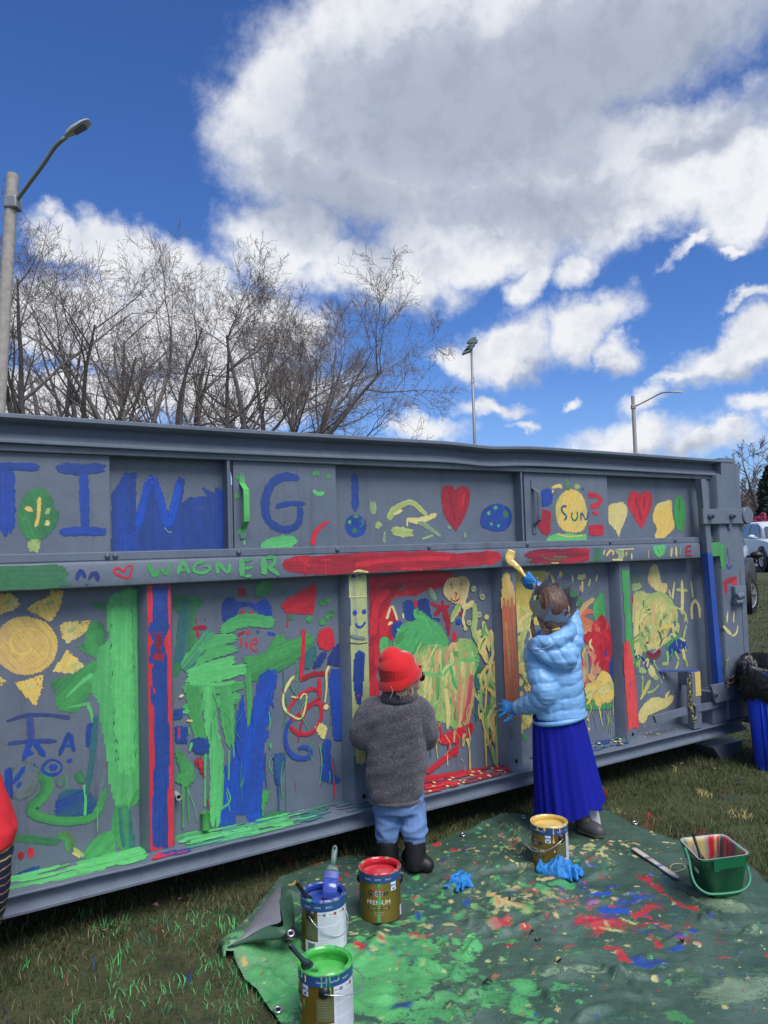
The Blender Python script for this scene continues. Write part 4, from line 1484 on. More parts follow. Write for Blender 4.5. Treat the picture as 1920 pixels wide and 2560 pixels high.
a.stroke([(430,545),(452,470),(476,422),(505,480),(528,556)],[30,26,26,26,24],'cream',relief=0.002).stroke([(442,600),(462,580),(488,585)],28,'cream').stroke([(580,490),(584,540)],18,'cream')
a.done('painted_arrow',SP[3])
a = Art(WL,'b')
a.fill([(575,390),(660,370),(690,460),(700,540),(620,560),(590,500)],'dblue','blue').fill([(715,380),(810,358),(830,470),(845,560),(790,600),(740,500)],'dblue','navy').fill([(480,600),(560,562),(565,650),(500,722)],'blue','dblue').stroke([(690,370),(702,450)],42,'red').stroke([(830,540),(920,545),(850,590)],14,'dblue').stroke([(830,700),(900,760),(950,880)],50,'navy','dgreen')
a.done('blue_strokes',SP[3])
a = Art(WL,'b')
a.stroke([(825,390),(920,430),(1015,425)],34,'dred','red').stroke([(870,510),(950,440),(990,560),(1000,700)],[40,60,60,30],'dred','mred').stroke([(940,360),(960,560)],30,'dred').stroke([(1055,660),(1050,760)],52,'dred','red').stroke([(820,260),(850,310),(885,385)],[50,66,50],'pgreen','pyel',rag=0.9)
a.done('red_scribble',SP[3])
a = Art(WL,'b')
a.fill([(490,770),(540,640),(600,580),(690,560),(720,500),(680,450),(740,470),(830,540),(930,620),(990,760),(990,840),(960,930),(900,1050),(740,1050),(700,900),(600,850),(500,830)],'mgreen','green',ang=0.9,lane=0.007)
a.fill([(370,740),(420,705),(480,800),(370,860)],'green','lgreen').stroke([(690,450),(700,520),(780,540),(820,640)],[36,46,40,30],'mgreen','lgreen',relief=0.002).stroke([(850,640),(930,690),(980,800)],90,'green','mgreen').stroke([(560,700),(640,620),(780,600)],60,'mgreen','lgreen').stroke([(510,770),(570,690),(640,590)],[70,66,30],'olive','green').stroke([(520,640),(560,650)],26,'lgreen')
for i in range(10):
    x = 640 + i * 24
    a.stroke([(x,980 - i * 6),(x + 50,830),(x + 90,740 + i * 8)],[30,36,18],('mgreen','lgreen','green')[i % 3],('green','ygreen')[i % 2],relief=0.0018)
a.done('green_scribble',SP[3])
a = Art(WL,'b')
a.fill([(690,900),(760,800),(900,780),(1010,800),(1120,720),(1230,760),(1280,900),(1240,1100),(1230,1300),(1190,1440),(1080,1560),(980,1500),(900,1480),(800,1400),(740,1250),(700,1080)],'ygreen','mgreen',ang=1.4,lane=0.008)
a.scrib((700,800,1200,1150),60,[('ygreen','mgreen'),('mgreen','lgreen'),('pyel','ygreen'),('tan','ygreen')],(40,90),(120,330),3)
rr = random.Random(5)
PAL = [('ygreen','pyel'),('mgreen','ygreen'),('pyel','ygreen'),('ygreen','pink'),('green','ygreen'),('tan','ygreen'),('pink','tan')]
for i in range(84):
    x = rr.uniform(745,1215)
    y0 = rr.uniform(800,1050)
    y1 = y0 + rr.uniform(180,430)
    y1 = min(y1,1540 - abs(x - 1050) * 0.35)
    c = PAL[rr.randrange(len(PAL))] if x < 1060 else PAL[rr.choice([0,2,3,5,6])]
    a.stroke([(x,y0),(x + rr.uniform(-40,40),(y0 + y1) / 2),(x + rr.uniform(-30,20),y1)],[rr.uniform(26,60),rr.uniform(40,76),rr.uniform(10,36)],c[0],c[1],relief=0.002)
for pts,ww,c in (([(760,1040),(930,1060),(1080,930),(1290,930)],[50,40,40,26],'ygreen'),([(940,1110),(960,1000),(1090,930)],[16,24,16],'pyel'),([(1060,1180),(1090,1000),(1100,800)],[40,44,46],'ygreen'),
                   ([(1000,840),(1040,780),(1080,850)],[60,60,40],'tan'),([(1100,860),(1200,790),(1180,900),(1270,880)],[30,40,36,24],'ygreen'),([(750,1310),(800,1200),(820,1120)],[16,14,14],'cream'),([(780,990),(860,830),(890,770)],14,'pyel'),([(1010,950),(1040,1110),(1080,1190)],40,'mgreen')):
    a.stroke(pts,ww,c,'lgreen' if c == 'ygreen' else 'pyel',relief=0.0022)
a.done('yellow_green_scribble',SP[3])
a = Art(WL,'b')
a.fill([(1080,1290),(1140,1110),(1200,1010),(1235,1180),(1190,1480),(1130,1620),(1090,1600)],'pink','tan',ang=1.45).stroke([(1210,1060),(1180,1300),(1130,1500)],50,lin(190,90,88),'pink').stroke([(1130,1120),(1110,1400),(1100,1600)],40,'tan','pyel').stroke([(960,1180),(990,1400),(985,1570)],[70,60,30],'ygreen','pyel')
a.done('pink_strokes',SP[3])
a = Art(WL,'b')
a.fill([(950,280),(955,220),(1000,172),(1030,160),(1065,166),(1100,150),(1140,150),(1185,195),(1185,260),(1165,350),(1140,410),(1060,400),(990,360),(955,320)],'cream','tan',ang=1.3,mixr=0.3)
a.stroke([(1100,400),(1080,445),(1040,520),(1018,590)],[50,70,60,46],'pyel','ygreen').stroke([(1120,440),(1180,420),(1240,380)],[60,60,50],'pyel','ygreen').stroke([(1150,450),(1128,540),(1150,625)],[30,30,36],'pyel').stroke([(1235,400),(1240,560),(1230,650),(1300,800),(1370,975)],[60,70,80,80,40],'ygreen','pyel',relief=0.002)
a.stroke([(1020,212),(1022,240)],24,'dred').stroke([(1024,240),(1028,264)],10,'dred').stroke([(1112,215),(1112,234)],22,'dred').dot((1063,308),13,13,'dred').stroke([(1015,348),(1035,375),(1065,380),(1100,350)],13,'dred').stroke([(1063,318),(1062,366)],9,'dred').stroke([(1130,470),(1100,510)],26,'dred').dot((1090,568),24,24,'blue')
a.done('painted_dog',SP[3])
a = Art(WL,'b')
for x,y,r_ in ((1227,265,22),(1308,340,22),(1278,503,22),(1346,525,20),(1185,578,20),(1150,630,16),(1285,670,24)):
    a.dot((x,y),r_,r_ * 1.15,'pgreen','pyel').stroke([(x + r_ * math.cos(t),y + r_ * 1.15 * math.sin(t)) for t in np.linspace(0,6.0,10)],8,'pyel')
a.stroke([(1295,260),(1275,360)],[20,36],'pgreen','grey',rag=0.9)
a.done('painted_bubbles',SP[3])
a = Art(WL,'b')
a.stroke([(1462,495),(1475,560)],46,'pyel','tan').stroke([(1470,580),(1462,720),(1448,860),(1422,1010),(1455,1120),(1450,1230)],[24,48,46,60,64,40],'pyel','yellow',relief=0.002).stroke([(1310,560),(1345,700),(1372,850)],[46,60,30],'mgreen','pyel').stroke([(1375,640),(1395,720),(1380,790)],[50,54,26],'yellow','pyel')
a.stroke([(1390,960),(1400,900)],12,'yellow').stroke([(1420,1100),(1480,1170)],50,'yellow','pyel')
a.stroke([(1240,1050),(1290,1000),(1335,1010)],[34,40,26],'dgreen','green').fill([(1235,1060),(1330,1040),(1360,1110),(1300,1180),(1240,1180)],'teal','dgreen').stroke([(1260,1060),(1370,1110),(1410,1250),(1370,1420),(1345,1600),(1395,1750),(1430,1900)],[50,80,70,60,46,50,30],'green','ygreen',relief=0.002)
a.stroke([(1450,1230),(1450,1500),(1440,1700),(1440,1900)],[50,44,40,28],'pyel','ygreen',relief=0.0022).stroke([(1345,1160),(1330,1500),(1345,1920)],[20,26,14],'yellow',relief=0.0025).stroke([(1390,1300),(1400,1500),(1420,1700)],[50,60,40],'ygreen','tan').stroke([(1300,1410),(1300,1480)],56,'yellow','pyel').stroke([(1500,1430),(1500,1530)],10,'pyel').stroke([(1240,1220),(1300,1310)],50,'ygreen','pyel').stroke([(1260,1200),(1250,1480)],[36,24],'teal','dgreen')
a.stroke([(1340,1930),(1390,1935)],14,'yellow').stroke([(1400,1925),(1490,1915)],[16,18],'ygreen','mgreen')
a.scrib((1290,560,1460,1500),34,[('pyel','ygreen'),('yellow','pyel'),('ygreen','green'),('pyel','tan')],(18,50),(90,320),8)
a.done('yellow_drips',SP[3])
a = Art(WL,'b')
a.fill([(890,1650),(1000,1580),(1220,1505),(1190,1620),(1100,1645),(1080,1790),(1040,1812),(1060,1690),(960,1700)],'red','dred',ang=0.6).stroke([(790,1960),(950,1835),(1090,1720)],[50,62,60],'red','dred').stroke([(915,1500),(925,1640)],40,'red','dred').stroke([(1200,1500),(1200,1600)],50,'red','dred').drip(990,1690,1800,10,'dred').stroke([(1050,1560),(1045,1680)],[34,24],'tan','pyel').stroke([(1140,1600),(1125,1730)],[50,30],'tan','pyel').stroke([(1165,1640),(1185,1740),(1195,1965)],[40,20,18],'pyel','yellow',relief=0.002).drip(986,1790,1890,12,'pyel').stroke([(1110,1830),(1130,1850)],6,'pyel').drip(1145,1890,1990,5,'pyel').drip(830,1730,1810,18,'teal')
a.done('red_strokes',SP[3])
a = Art(WL,'b')
a.fill([(720,2070),(780,1990),(1000,1955),(1340,1910),(1510,1888),(1512,1940),(1200,1985),(780,2060)],'red','dred',ang=0.0,smooth=False)
a.done('red_paint_band',SP[3])

a = Art(WL,'b')
a.scrib((760,1250,1440,1650),26,[('pyel','yellow'),('ygreen','pyel'),('red','dred'),('teal','green')],(4,11),(90,300),43,0.985)
a.done('paint_drip',SP[3])

# ---- fourth bay (behind the girl)
a = Art(WL,'g')
a.fill([(285,350),(560,340),(700,352),(640,470),(520,600),(500,830),(310,900),(292,700)],lin(196,176,88),'yellow',ang=1.4,lane=0.008,smooth=False)
for pts,ww,c in (([(320,960),(470,830)],110,'yellow'),([(340,1230),(400,1000),(480,880)],[100,90,60],'pyel'),([(330,1350),(440,1150)],90,'yellow'),([(330,900),(340,700)],80,'yellow'),([(370,1900),(520,1960)],110,'pyel'),([(365,2080),(500,1960)],90,'yellow'),([(340,1600),(420,1500)],80,'ygreen'),([(345,1450),(430,1400)],50,'tan'),([(400,480),(560,440)],60,'ygreen'),([(450,700),(560,600),(620,700)],70,'tan'),([(500,900),(650,900),(640,1050)],90,'yellow'),([(700,380),(735,500)],40,'pyel')):
    a.stroke(pts,ww,c,'ygreen' if c != 'ygreen' else 'pyel',relief=0.0018)
a.fill([(330,1060),(420,930),(400,1050),(345,1130)],'dblue','blue').fill([(345,1380),(400,1280),(400,1480),(350,1490)],'dblue','green').stroke([(370,1560),(420,1580)],40,'teal','tan').stroke([(390,2150),(430,2220)],60,'green','ygreen').stroke([(480,1050),(500,1060)],40,'dgreen').fill([(540,1010),(620,1000),(620,1080),(545,1080)],'dblue','navy')
a.scrib((330,700,480,2050),30,[('yellow','pyel'),('pyel','ygreen'),('tan','yellow'),('yellow','olive')],(30,90),(100,300),11,0.6)
a.done('yellow_paint_wash',SP[4])
a = Art(WL,'g')
a.stroke([(798,345),(808,420)],54,'yellow','pyel').stroke([(930,385),(935,460)],24,'olive','pyel').stroke([(1000,370),(1010,460)],40,'ygreen','olive').stroke([(980,420),(1090,400)],60,'olive','pyel').stroke([(1042,450),(1040,580)],[36,22],'pyel','yellow').stroke([(1018,500),(1016,560)],14,'pyel').stroke([(1130,425),(1110,520)],[24,44],'ygreen','pyel').stroke([(1205,385),(1190,460)],24,'pyel')
a.done('yellow_dabs',SP[4])
a = Art(WL,'g')
a.fill([(820,515),(900,540),(985,600),(1060,700),(1040,800),(980,760)],'green','dgreen').fill([(1160,720),(1240,590),(1275,580),(1285,880),(1200,900),(1170,850)],'green','mgreen',ang=1.4).stroke([(1120,590),(1180,540),(1240,520)],30,'dgreen','grey')
a.done('green_strokes',SP[4])
a = Art(WL,'g')
a.stroke([(1000,835),(1070,730),(1175,640)],[50,70,40],'pink','tan').stroke([(1030,835),(1090,790),(1165,800)],[50,70,40],'pink','orange').stroke([(1100,700),(1165,680)],30,'pyel','tan').fill([(940,890),(1020,840),(1110,870),(1180,930),(1205,970),(1150,1000),(1040,1045),(955,1030)],'tan','orange',ang=0.1).stroke([(960,1030),(1050,1040),(1110,1000)],30,'pyel','tan').dot((1057,908),15,16,'teal').stroke([(1110,1000),(1150,1015)],12,'pyel')
a.done('painted_bird',SP[4])
a = Art(WL,'g')
a.fill([(1005,1060),(1150,980),(1210,880),(1260,820),(1330,950),(1380,1100),(1412,1180),(1390,1250),(1340,1380),(1330,1480),(1260,1440),(1210,1350),(1150,1200),(1050,1100)],'red','dred',ang=0.9,lane=0.008).fill([(1000,1330),(1060,1400),(1062,1620),(1000,1500)],'red','dred').stroke([(1260,850),(1300,1000),(1330,1300)],80,'red','dred').stroke([(1180,1050),(1240,1150),(1260,1300)],40,'dred').stroke([(1150,1180),(1180,1400),(1130,1570)],[110,120,110],lin(192,96,92),'pink').stroke([(1040,1130),(1080,1300),(1092,1500)],[60,60,50],'pgreen','pyel').stroke([(1020,1420),(1080,1400)],50,'pink','red')
a.scrib((1160,900,1330,1250),16,[('red','dred'),('dred','red'),('red','orange')],(40,90),(90,220),15,0.6)
a.scrib((1020,1050,1150,1500),14,[('pink','tan'),('pyel','pink'),('red','pink')],(24,60),(90,240),16)
a.done('red_paint_blob',SP[4])
a = Art(WL,'g')
a.fill([(1340,1350),(1402,1250),(1385,1500),(1340,1560)],'dblue','blue').stroke([(1295,1215),(1297,1295)],44,'dblue','navy')
a.done('blue_strokes',SP[4])
a = Art(WL,'g')
a.fill([(1065,1740),(1350,1800),(1345,1862),(1075,1866)],'green','dgreen',ang=0.1).fill([(1070,1600),(1180,1560),(1250,1450),(1330,1480),(1390,1620),(1390,1720),(1330,1805),(1200,1805),(1090,1740)],'yellow','ygreen',ang=0.4).stroke([(1210,1480),(1240,1400)],60,'tan','pink').stroke([(1090,1690),(1240,1650),(1360,1640)],50,'pyel','yellow').stroke([(1120,1600),(1260,1560)],40,'tan','yellow')
a.drip(1242,1800,1960,13,'yellow').stroke([(1215,1800),(1240,1950),(1265,2060)],[14,12,9],'pyel').drip(1380,1730,1930,8,'yellow').stroke([(1320,1850),(1340,2200)],5,'ygreen').stroke([(1345,1830),(1362,2200)],5,'ygreen').stroke([(1140,1800),(1190,2100)],4,'dblue').dot((1100,1985),10,14,'pyel').dot((1112,2090),12,12,'yellow').dot((1418,1640),6,12,'yellow')
a.scrib((1100,1560,1340,1740),16,[('yellow','pyel'),('tan','yellow'),('pyel','ygreen')],(20,50),(60,140),17,0.2)
a.done('painted_ball',SP[4])

a = Art(WL,'g')
a.scrib((1070,1700,1390,1900),12,[('pyel','yellow'),('ygreen','pyel'),('dblue','teal')],(4,9),(120,330),45,0.99)
a.done('paint_drip',SP[4])

# ---- last bay
a = Art(WL,'r')
a.stroke([(360,385),(400,345),(470,380)],[40,50,20],'ygreen','olive').stroke([(365,440),(460,420)],70,'ygreen','pgreen').fill([(372,500),(408,600),(402,660),(372,690)],'dred','mred')
a.fill([(515,380),(540,250),(590,230),(620,300),(640,400),(690,400),(685,480),(620,480),(560,440)],'tan','pyel',ang=1.5)
a.fill([(372,690),(385,500),(420,470),(470,470),(520,500),(620,490),(720,550),(790,680),(740,760),(700,860),(600,950),(480,1000),(440,1140),(405,1150)],lin(198,188,120),'ygreen',ang=1.5,lane=0.008)
for pts,ww,c in (([(480,900),(458,700),(520,540),(640,500),(740,600),(720,720),(600,820)],46,'pyel'),([(540,930),(560,700),(600,560)],60,'pyel'),([(620,900),(640,700),(700,600)],70,'ygreen'),([(420,1100),(410,800),(430,560)],60,'ygreen'),([(500,990),(600,970),(720,900),(800,760)],[60,50,44,30],'pyel'),([(690,840),(700,760)],60,'tan'),([(760,385),(738,545)],[20,34],'pyel'),([(705,450),(725,530)],24,'pyel'),([(825,370),(832,520),(828,690)],[30,50,40],'pyel'),([(775,455),(885,465)],30,'ygreen'),([(910,375),(930,540)],[22,34],'ygreen'),([(922,735),(918,610),(950,560),(985,620),(992,725)],[36,34,40,34,26],'pyel'),([(850,760),(870,690)],30,'tan'),([(870,780),(830,950)],26,'pyel'),([(800,780),(790,860)],30,'ygreen')):
    a.stroke(pts,ww,c,'ygreen' if c != 'ygreen' else 'pyel',relief=0.002)
a.stroke([(520,690),(550,670)],20,'dgreen').fill([(480,880),(500,930),(530,950),(490,960)],'mred',smooth=False).stroke([(535,830),(540,850)],18,'mred').stroke([(740,640),(760,700)],50,'tan','pink').stroke([(560,890),(640,850)],14,'cream')
a.scrib((390,480,760,900),40,[('pyel','ygreen'),('ygreen','pyel'),('yellow','pyel'),('pyel','tan'),('ygreen','olive')],(18,52),(90,260),21,0.45)
a.scrib((390,900,880,1120),20,[('ygreen','pyel'),('green','dgreen'),('dblue','navy'),('pyel','ygreen')],(16,40),(60,170),22,0.5)
a.done('yellow_scribble',SP[5])
a = Art(WL,'r')
a.fill([(690,1050),(720,960),(800,910),(875,990),(800,1040)],'dblue','blue',ang=0.3).stroke([(680,985),(760,910),(825,885)],30,'dgreen','green').stroke([(500,1040),(560,1080),(640,1020)],70,'dgreen','mred')
for pts,ww,c in (([(640,1140),(695,1130),(690,1010)],36,'pyel'),([(760,1020),(800,1110)],30,'ygreen'),([(835,1000),(852,1110)],42,'pyel'),([(860,1090),(880,1180)],30,'ygreen'),([(500,1170),(520,1110)],30,'pyel'),([(530,1160),(570,1270)],[90,80],'pyel'),([(560,1270),(610,1260)],60,'yellow'),([(535,1290),(480,1400),(440,1480)],[50,50,26],'yellow'),([(620,1330),(560,1390),(500,1410)],26,'pyel'),([(430,1200),(500,1210)],60,'fgreen'),([(420,1160),(430,1240)],26,'dblue'),([(460,1240),(465,1300)],30,'dblue'),([(465,1300),(460,1420)],16,'pyel'),([(640,1200),(660,1280)],16,'pyel'),([(630,1280),(640,1330)],14,'ygreen')):
    a.stroke(pts,ww,c,'ygreen',relief=0.0018)
a.done('yellow_strokes',SP[5])
a = Art(WL,'r')
a.fill([(430,1590),(470,1520),(560,1450),(660,1460),(730,1430),(750,1460),(700,1530),(600,1580),(510,1620),(490,1680),(440,1680),(425,1640)],'pyel','yellow',ang=0.6).stroke([(670,1450),(715,1385)],[40,20],'pyel').drip(478,1680,1735,4,'pyel')
a.done('painted_fish',SP[5])
a = Art(WL,'r')
a.stroke([(225,325),(245,345)],22,'red').stroke([(245,420),(252,445)],20,'dred')
a.done('red_dabs',SP[4])
# ---- corner post
a = Art(WC,'r')
a.stroke([(1195,30),(1205,150),(1208,290)],[90,90,60],'green','dgreen')
a.done('painted_bar',corner)
a = Art(WC,'r')
a.stroke([(1248,70),(1252,150)],22,'dblue','purple').stroke([(1262,150),(1262,230)],6,'dblue').stroke([(1240,225),(1262,265),(1290,232)],[20,26,14],'dblue','purple')
a.done('painted_flower',corner)
a = Art(WC,'r')
a.stroke([(1210,400),(1270,370),(1335,350)],[40,56,40],'red','dred').stroke([(1225,390),(1238,505)],[60,24],'red','dred').stroke([(1285,400),(1340,385)],50,'red').stroke([(1186,470),(1188,500)],8,'dred')
a.done('painted_blob',corner)
a = Art(WC,'r')
a.stroke([(1248,662),(1240,765)],24,'pyel').stroke([(1308,658),(1300,765)],24,'pyel').stroke([(1205,790),(1240,830),(1285,875)],[24,36,34],'pyel').stroke([(1285,885),(1325,862),(1345,780)],[20,26,20],'pyel')
a.done('painted_smile',corner)
a = Art(WC,'r')
a.stroke([(1262,1065),(1240,1120),(1230,1205)],10,'pgreen').stroke([(1230,1110),(1280,1100)],12,'pgreen').stroke([(1262,1120),(1295,1185)],12,'pgreen')
a.done('painted_squiggle',corner)
# ---- ledge: paint that has run down on to it
LG = Ledge()


def ledge_paint(name,u0,u1,v0,v1,cols,n,seed,big=0.1):
    mb = MB()
    r = random.Random(seed)
    aa = Art(LG,'p',seed)
    aa.px = lambda at: 1.0
    aa.p2 = lambda pt: np.array(pt)
    for i in range(n):
        u = r.uniform(u0,u1)
        v = r.uniform(v0,v1)
        L = r.uniform(0.4,1.2) * big
        c,c2 = r.choice(cols),r.choice(cols)
        ue = min(max(u + L,u0),u1 + 0.03)
        aa.stroke([(u,v),((u + ue) / 2,v + r.uniform(-0.006,0.006)),(ue,v + r.uniform(-0.008,0.008))],r.uniform(0.012,0.03),c,c2,relief=0.0016)
    mb = MB()
    for m in aa.pieces:
        mb.add(m.v,m.f,m.c)
    o = mb.build(name,PAINT,ledge,smooth=True)
    o['kind'] = 'stuff'
    return o


ledge_paint('green_paint_run',-0.6,0.50,-0.135,-0.035,['lgreen','mgreen','lgreen'],70,1,0.22)
ledge_paint('red_paint_run',0.53,0.66,-0.05,-0.012,['red','red','dblue'],12,2,0.05)
ledge_paint('green_paint_run',0.66,1.28,-0.135,-0.02,['lgreen','mgreen','lgreen','teal'],70,3,0.16)
ledge_paint('teal_paint_run',1.15,1.62,-0.13,-0.02,['teal','fgreen','grey','teal'],30,4,0.12)
ledge_paint('red_paint_run',1.66,2.42,-0.13,-0.015,['red','dred','red','mred'],60,5,0.13)
ledge_paint('yellow_paint_splash',1.8,2.40,-0.12,-0.02,['cream','pyel','yellow'],26,6,0.02)
ledge_paint('blue_paint_run',2.62,3.35,-0.13,-0.03,['teal','dblue','grey','fgreen','grey'],40,7,0.12)
ledge_paint('yellow_paint_splash',2.65,3.45,-0.12,-0.02,['cream','pyel','yellow'],22,8,0.02)
ledge_paint('yellow_paint_splash',3.5,4.1,-0.11,-0.03,['cream','pyel'],6,9,0.015)


# ------------------------------------------------------------------ lawn, car park, tarpaulin
def mat_ground():
    m,n,bs = mat_new('lawn_soil')
    co = obj_co(n)
    n1 = n.noise(co,0.8,6,0.6)
    n2 = n.noise(co,9.0,8,0.7)
    n3 = n.noise(co,55.0,6,0.7)
    c = n.ramp(n2,[(0.3,lin(44,46,30)),(0.5,lin(74,76,46)),(0.7,lin(96,92,62))])
    c = n.mix(n.ss(n1,0.4,0.65,0.0,0.6),c,(*lin(72,90,48),1))
    c = n.mix(1.0,c,n.ramp(n3,[(0.25,(0.5,) * 3),(0.7,(1.25,) * 3)]),'MULTIPLY')
    n.link(c,bs.inputs['Base Color'])
    bs.inputs['Roughness'].default_value = 0.95
    add_bump(n,bs,n.m('ADD',n3,n2),0.6,0.03)
    return m


def mat_asphalt():
    m,n,bs = mat_new('asphalt')
    co = obj_co(n)
    n1 = n.noise(co,0.7,6,0.6)
    n2 = n.noise(co,60.0,4,0.7)
    c = n.ramp(n1,[(0.3,lin(92,90,90)),(0.7,lin(122,118,114))])
    c = n.mix(1.0,c,n.ramp(n2,[(0.3,(0.8,) * 3),(0.7,(1.15,) * 3)]),'MULTIPLY')
    n.link(c,bs.inputs['Base Color'])
    bs.inputs['Roughness'].default_value = 0.9
    return m


ys = sorted(set([-400,-60,-10,-2] + [i * 1.0 for i in range(0,46)] + [50,60,80,120,200,400,900]))
xs = [-900,-300,-80,-30,-10,0,5,10,15,20,30,80,300,900]
mb = MB()
vs = [(x,y,ground_z(x,y)) for y in ys for x in xs]
fs = []
for j in range(len(ys) - 1):
    for i in range(len(xs) - 1):
        o = j * len(xs) + i
        fs.append((o,o + 1,o + len(xs) + 1,o + len(xs)))
mb.add(vs,fs)
g = mb.build('lawn',mat_ground(),smooth=True)
tag(g,kind='structure')
# car park: raised sheet with a kerb stone along the grass
LOT_Y = 22.3
mb = MB()
mb.add([(-200,LOT_Y,0.44),(200,LOT_Y + 8,0.44),(200,75,0.44),(-200,75,0.44)],[(0,1,2,3)])
o = mb.build('car_park',mat_asphalt())
tag(o,kind='structure')
KERB = mat_basic('kerb_concrete',lin(150,144,136),0.9,var=0.2,scale=6,bump=0.3)
dirk = np.array([400,8.0,0]) / np.linalg.norm([400,8.0,0])
kerb = None
for i in range(14):
    x0 = 6.0 + i * 1.0
    y0 = LOT_Y + (x0 + 200) * 8 / 400
    mb = MB()
    mb.box((x0 + 0.01,y0 - 0.16,0.30),(x0 + 0.985,y0 - 0.004,0.455),bev=0.012)
    if kerb is None:
        kerb = mb.build('kerb',KERB)
        tag(kerb,kind='structure')
    else:
        mb.build('kerb_stone',KERB,kerb)

# ---- tarpaulin
TPX = [(549,2377),(558,2407),(583,2405),(594,2430),(613,2466),(642,2490),(666,2529),(690,2558),(730,2620),(800,2760),(900,2900),(1600,2900),(2300,2800),(2250,2420),(2000,2300),(1917,2219),(1889,2185),(1869,2168),
       (1780,2135),(1696,2111),(1648,2094),(1597,2075),(1558,2055),(1526,2038),(1487,2032),(1430,2040),(1380,2048),(1316,2045),(1256,2042),(1210,2064),(1160,2087),(1087,2117),(1000,2142),(930,2152),(860,2150),(780,2175),(700,2204),(640,2285)]
TP = np.array([on_z(x,y,0.0)[:2] for x,y in TPX])


def inside(P,x,y):
    c = np.zeros(np.shape(x),bool)
    j = len(P) - 1
    for i in range(len(P)):
        xi,yi = P[i]
        xj,yj = P[j]
        hit = ((yi > y) != (yj > y)) & (x < (xj - xi) * (y - yi) / (yj - yi + 1e-12) + xi)
        c ^= hit
        j = i
    return c


def seg_dist(x,y,a,b):
    ab = np.array(b) - np.array(a)
    t = np.clip(((x - a[0]) * ab[0] + (y - a[1]) * ab[1]) / (ab @ ab + 1e-12),0,1)
    return np.hypot(x - a[0] - t * ab[0],y - a[1] - t * ab[1]),t


def edge_dist(P,x,y):
    d = np.full(np.shape(x),1e9)
    for i in range(len(P)):
        d = np.minimum(d,seg_dist(x,y,P[i],P[(i + 1) % len(P)])[0])
    return d


def vnoise(x,y,s,seed):
    """smooth value noise"""
    r = np.random.RandomState(seed)
    G = r.rand(64,64)
    X,Y = x * s,y * s
    i,j = np.floor(X).astype(int),np.floor(Y).astype(int)
    fx,fy = X - i,Y - j
    fx,fy = fx * fx * (3 - 2 * fx),fy * fy * (3 - 2 * fy)
    g = lambda a,b: G[a % 64,b % 64]
    return (g(i,j) * (1 - fx) + g(i + 1,j) * fx) * (1 - fy) + (g(i,j + 1) * (1 - fx) + g(i + 1,j + 1) * fx) * fy


def fbm(x,y,s,seed,o=4):
    t,a,n = 0,1,0
    for k in range(o):
        t = t + a * vnoise(x,y,s * 2 ** k,seed + k)
        n += a
        a *= 0.5
    return t / n


STEP = 0.0075
x0,x1 = TP[:,0].min() - 0.02,min(TP[:,0].max(),1.95)
y0,y1 = max(TP[:,1].min(),1.75) - 0.02,TP[:,1].max() + 0.02
gx = np.arange(x0,x1,STEP)
gy = np.arange(y0,y1,STEP)
X,Y = np.meshgrid(gx,gy)
IN = inside(TP,X,Y)
ED = edge_dist(TP,X,Y)
KEEP = IN | (ED < STEP * 0.75)
# pull the outermost ring on to the outline so that the edge is clean
CREASES = [((1030,2262),(1108,2215),0.016),((1108,2215),(1132,2232),0.012),((1110,2242),(1210,2190),0.018),((1210,2190),(1335,2168),0.020),((1250,2058),(1330,2150),0.020),((1330,2318),(1430,2275),0.014),((1230,2360),(1330,2318),0.012),
           ((720,2330),(760,2380),0.02),((880,2440),(1010,2260),0.010),((1740,2262),(1830,2330),0.016),((1830,2330),(1900,2340),0.012),((1600,2200),(1740,2262),0.008),((640,2440),(700,2475),0.012),((1490,2040),(1640,2100),0.006),
           *[((x_,y_),(x_ + dx_,y_ + dy_),a_) for x_,y_,dx_,dy_,a_ in np.random.RandomState(2).uniform((640,2150,-130,-60,0.003),(1900,2540,130,60,0.021),(70,5))],
           ((1690,2390),(1800,2420),0.006),((1450,2480),(1700,2440),0.006),((1170,2085),(1255,2045),0.02),((1255,2045),(1300,2080),0.014),((950,2560),(1250,2440),0.005),((700,2470),(770,2520),0.014)]


def tarp_h(x,y):
    h = 0.010 + 0.020 * (fbm(x,y,2.2,3) - 0.45) + 0.014 * (fbm(x * 0.6 + y,y - x * 0.5,6.0,9) - 0.5) + 0.010 * (0.5 - np.abs(fbm(x * 1.4 - y * 0.4,y * 1.2 + x * 0.3,4.0,71,3) - 0.5) * 4) * 0.5
    for a,b,amp in CREASES:
        A,B = on_z(*a)[:2],on_z(*b)[:2]
        d,t = seg_dist(x + 0.02 * (vnoise(x,y,9,5) - 0.5),y + 0.02 * (vnoise(x,y,9,6) - 0.5),A,B)
        h = h + amp * np.exp(-(d / 0.016) ** 2) * np.sin(np.clip(t,0.06,0.94) * math.pi) ** 0.5 - amp * 0.35 * np.exp(-((d - 0.035) / 0.02) ** 2)
    # lifted left corner
    c = on_z(585,2385)[:2]
    h = h + 0.045 * np.exp(-((x - c[0]) ** 2 + (y - c[1]) ** 2) / 0.09 ** 2)
    return np.maximum(h,0.004)


SPOTS = []                       # things standing here press the sheet flat
H = tarp_h(X,Y)
ew = np.clip(ED / 0.03,0,1)
H = np.where(IN,0.012 + (H - 0.012) * (0.55 + 0.45 * ew),0.012)
H += 0.010

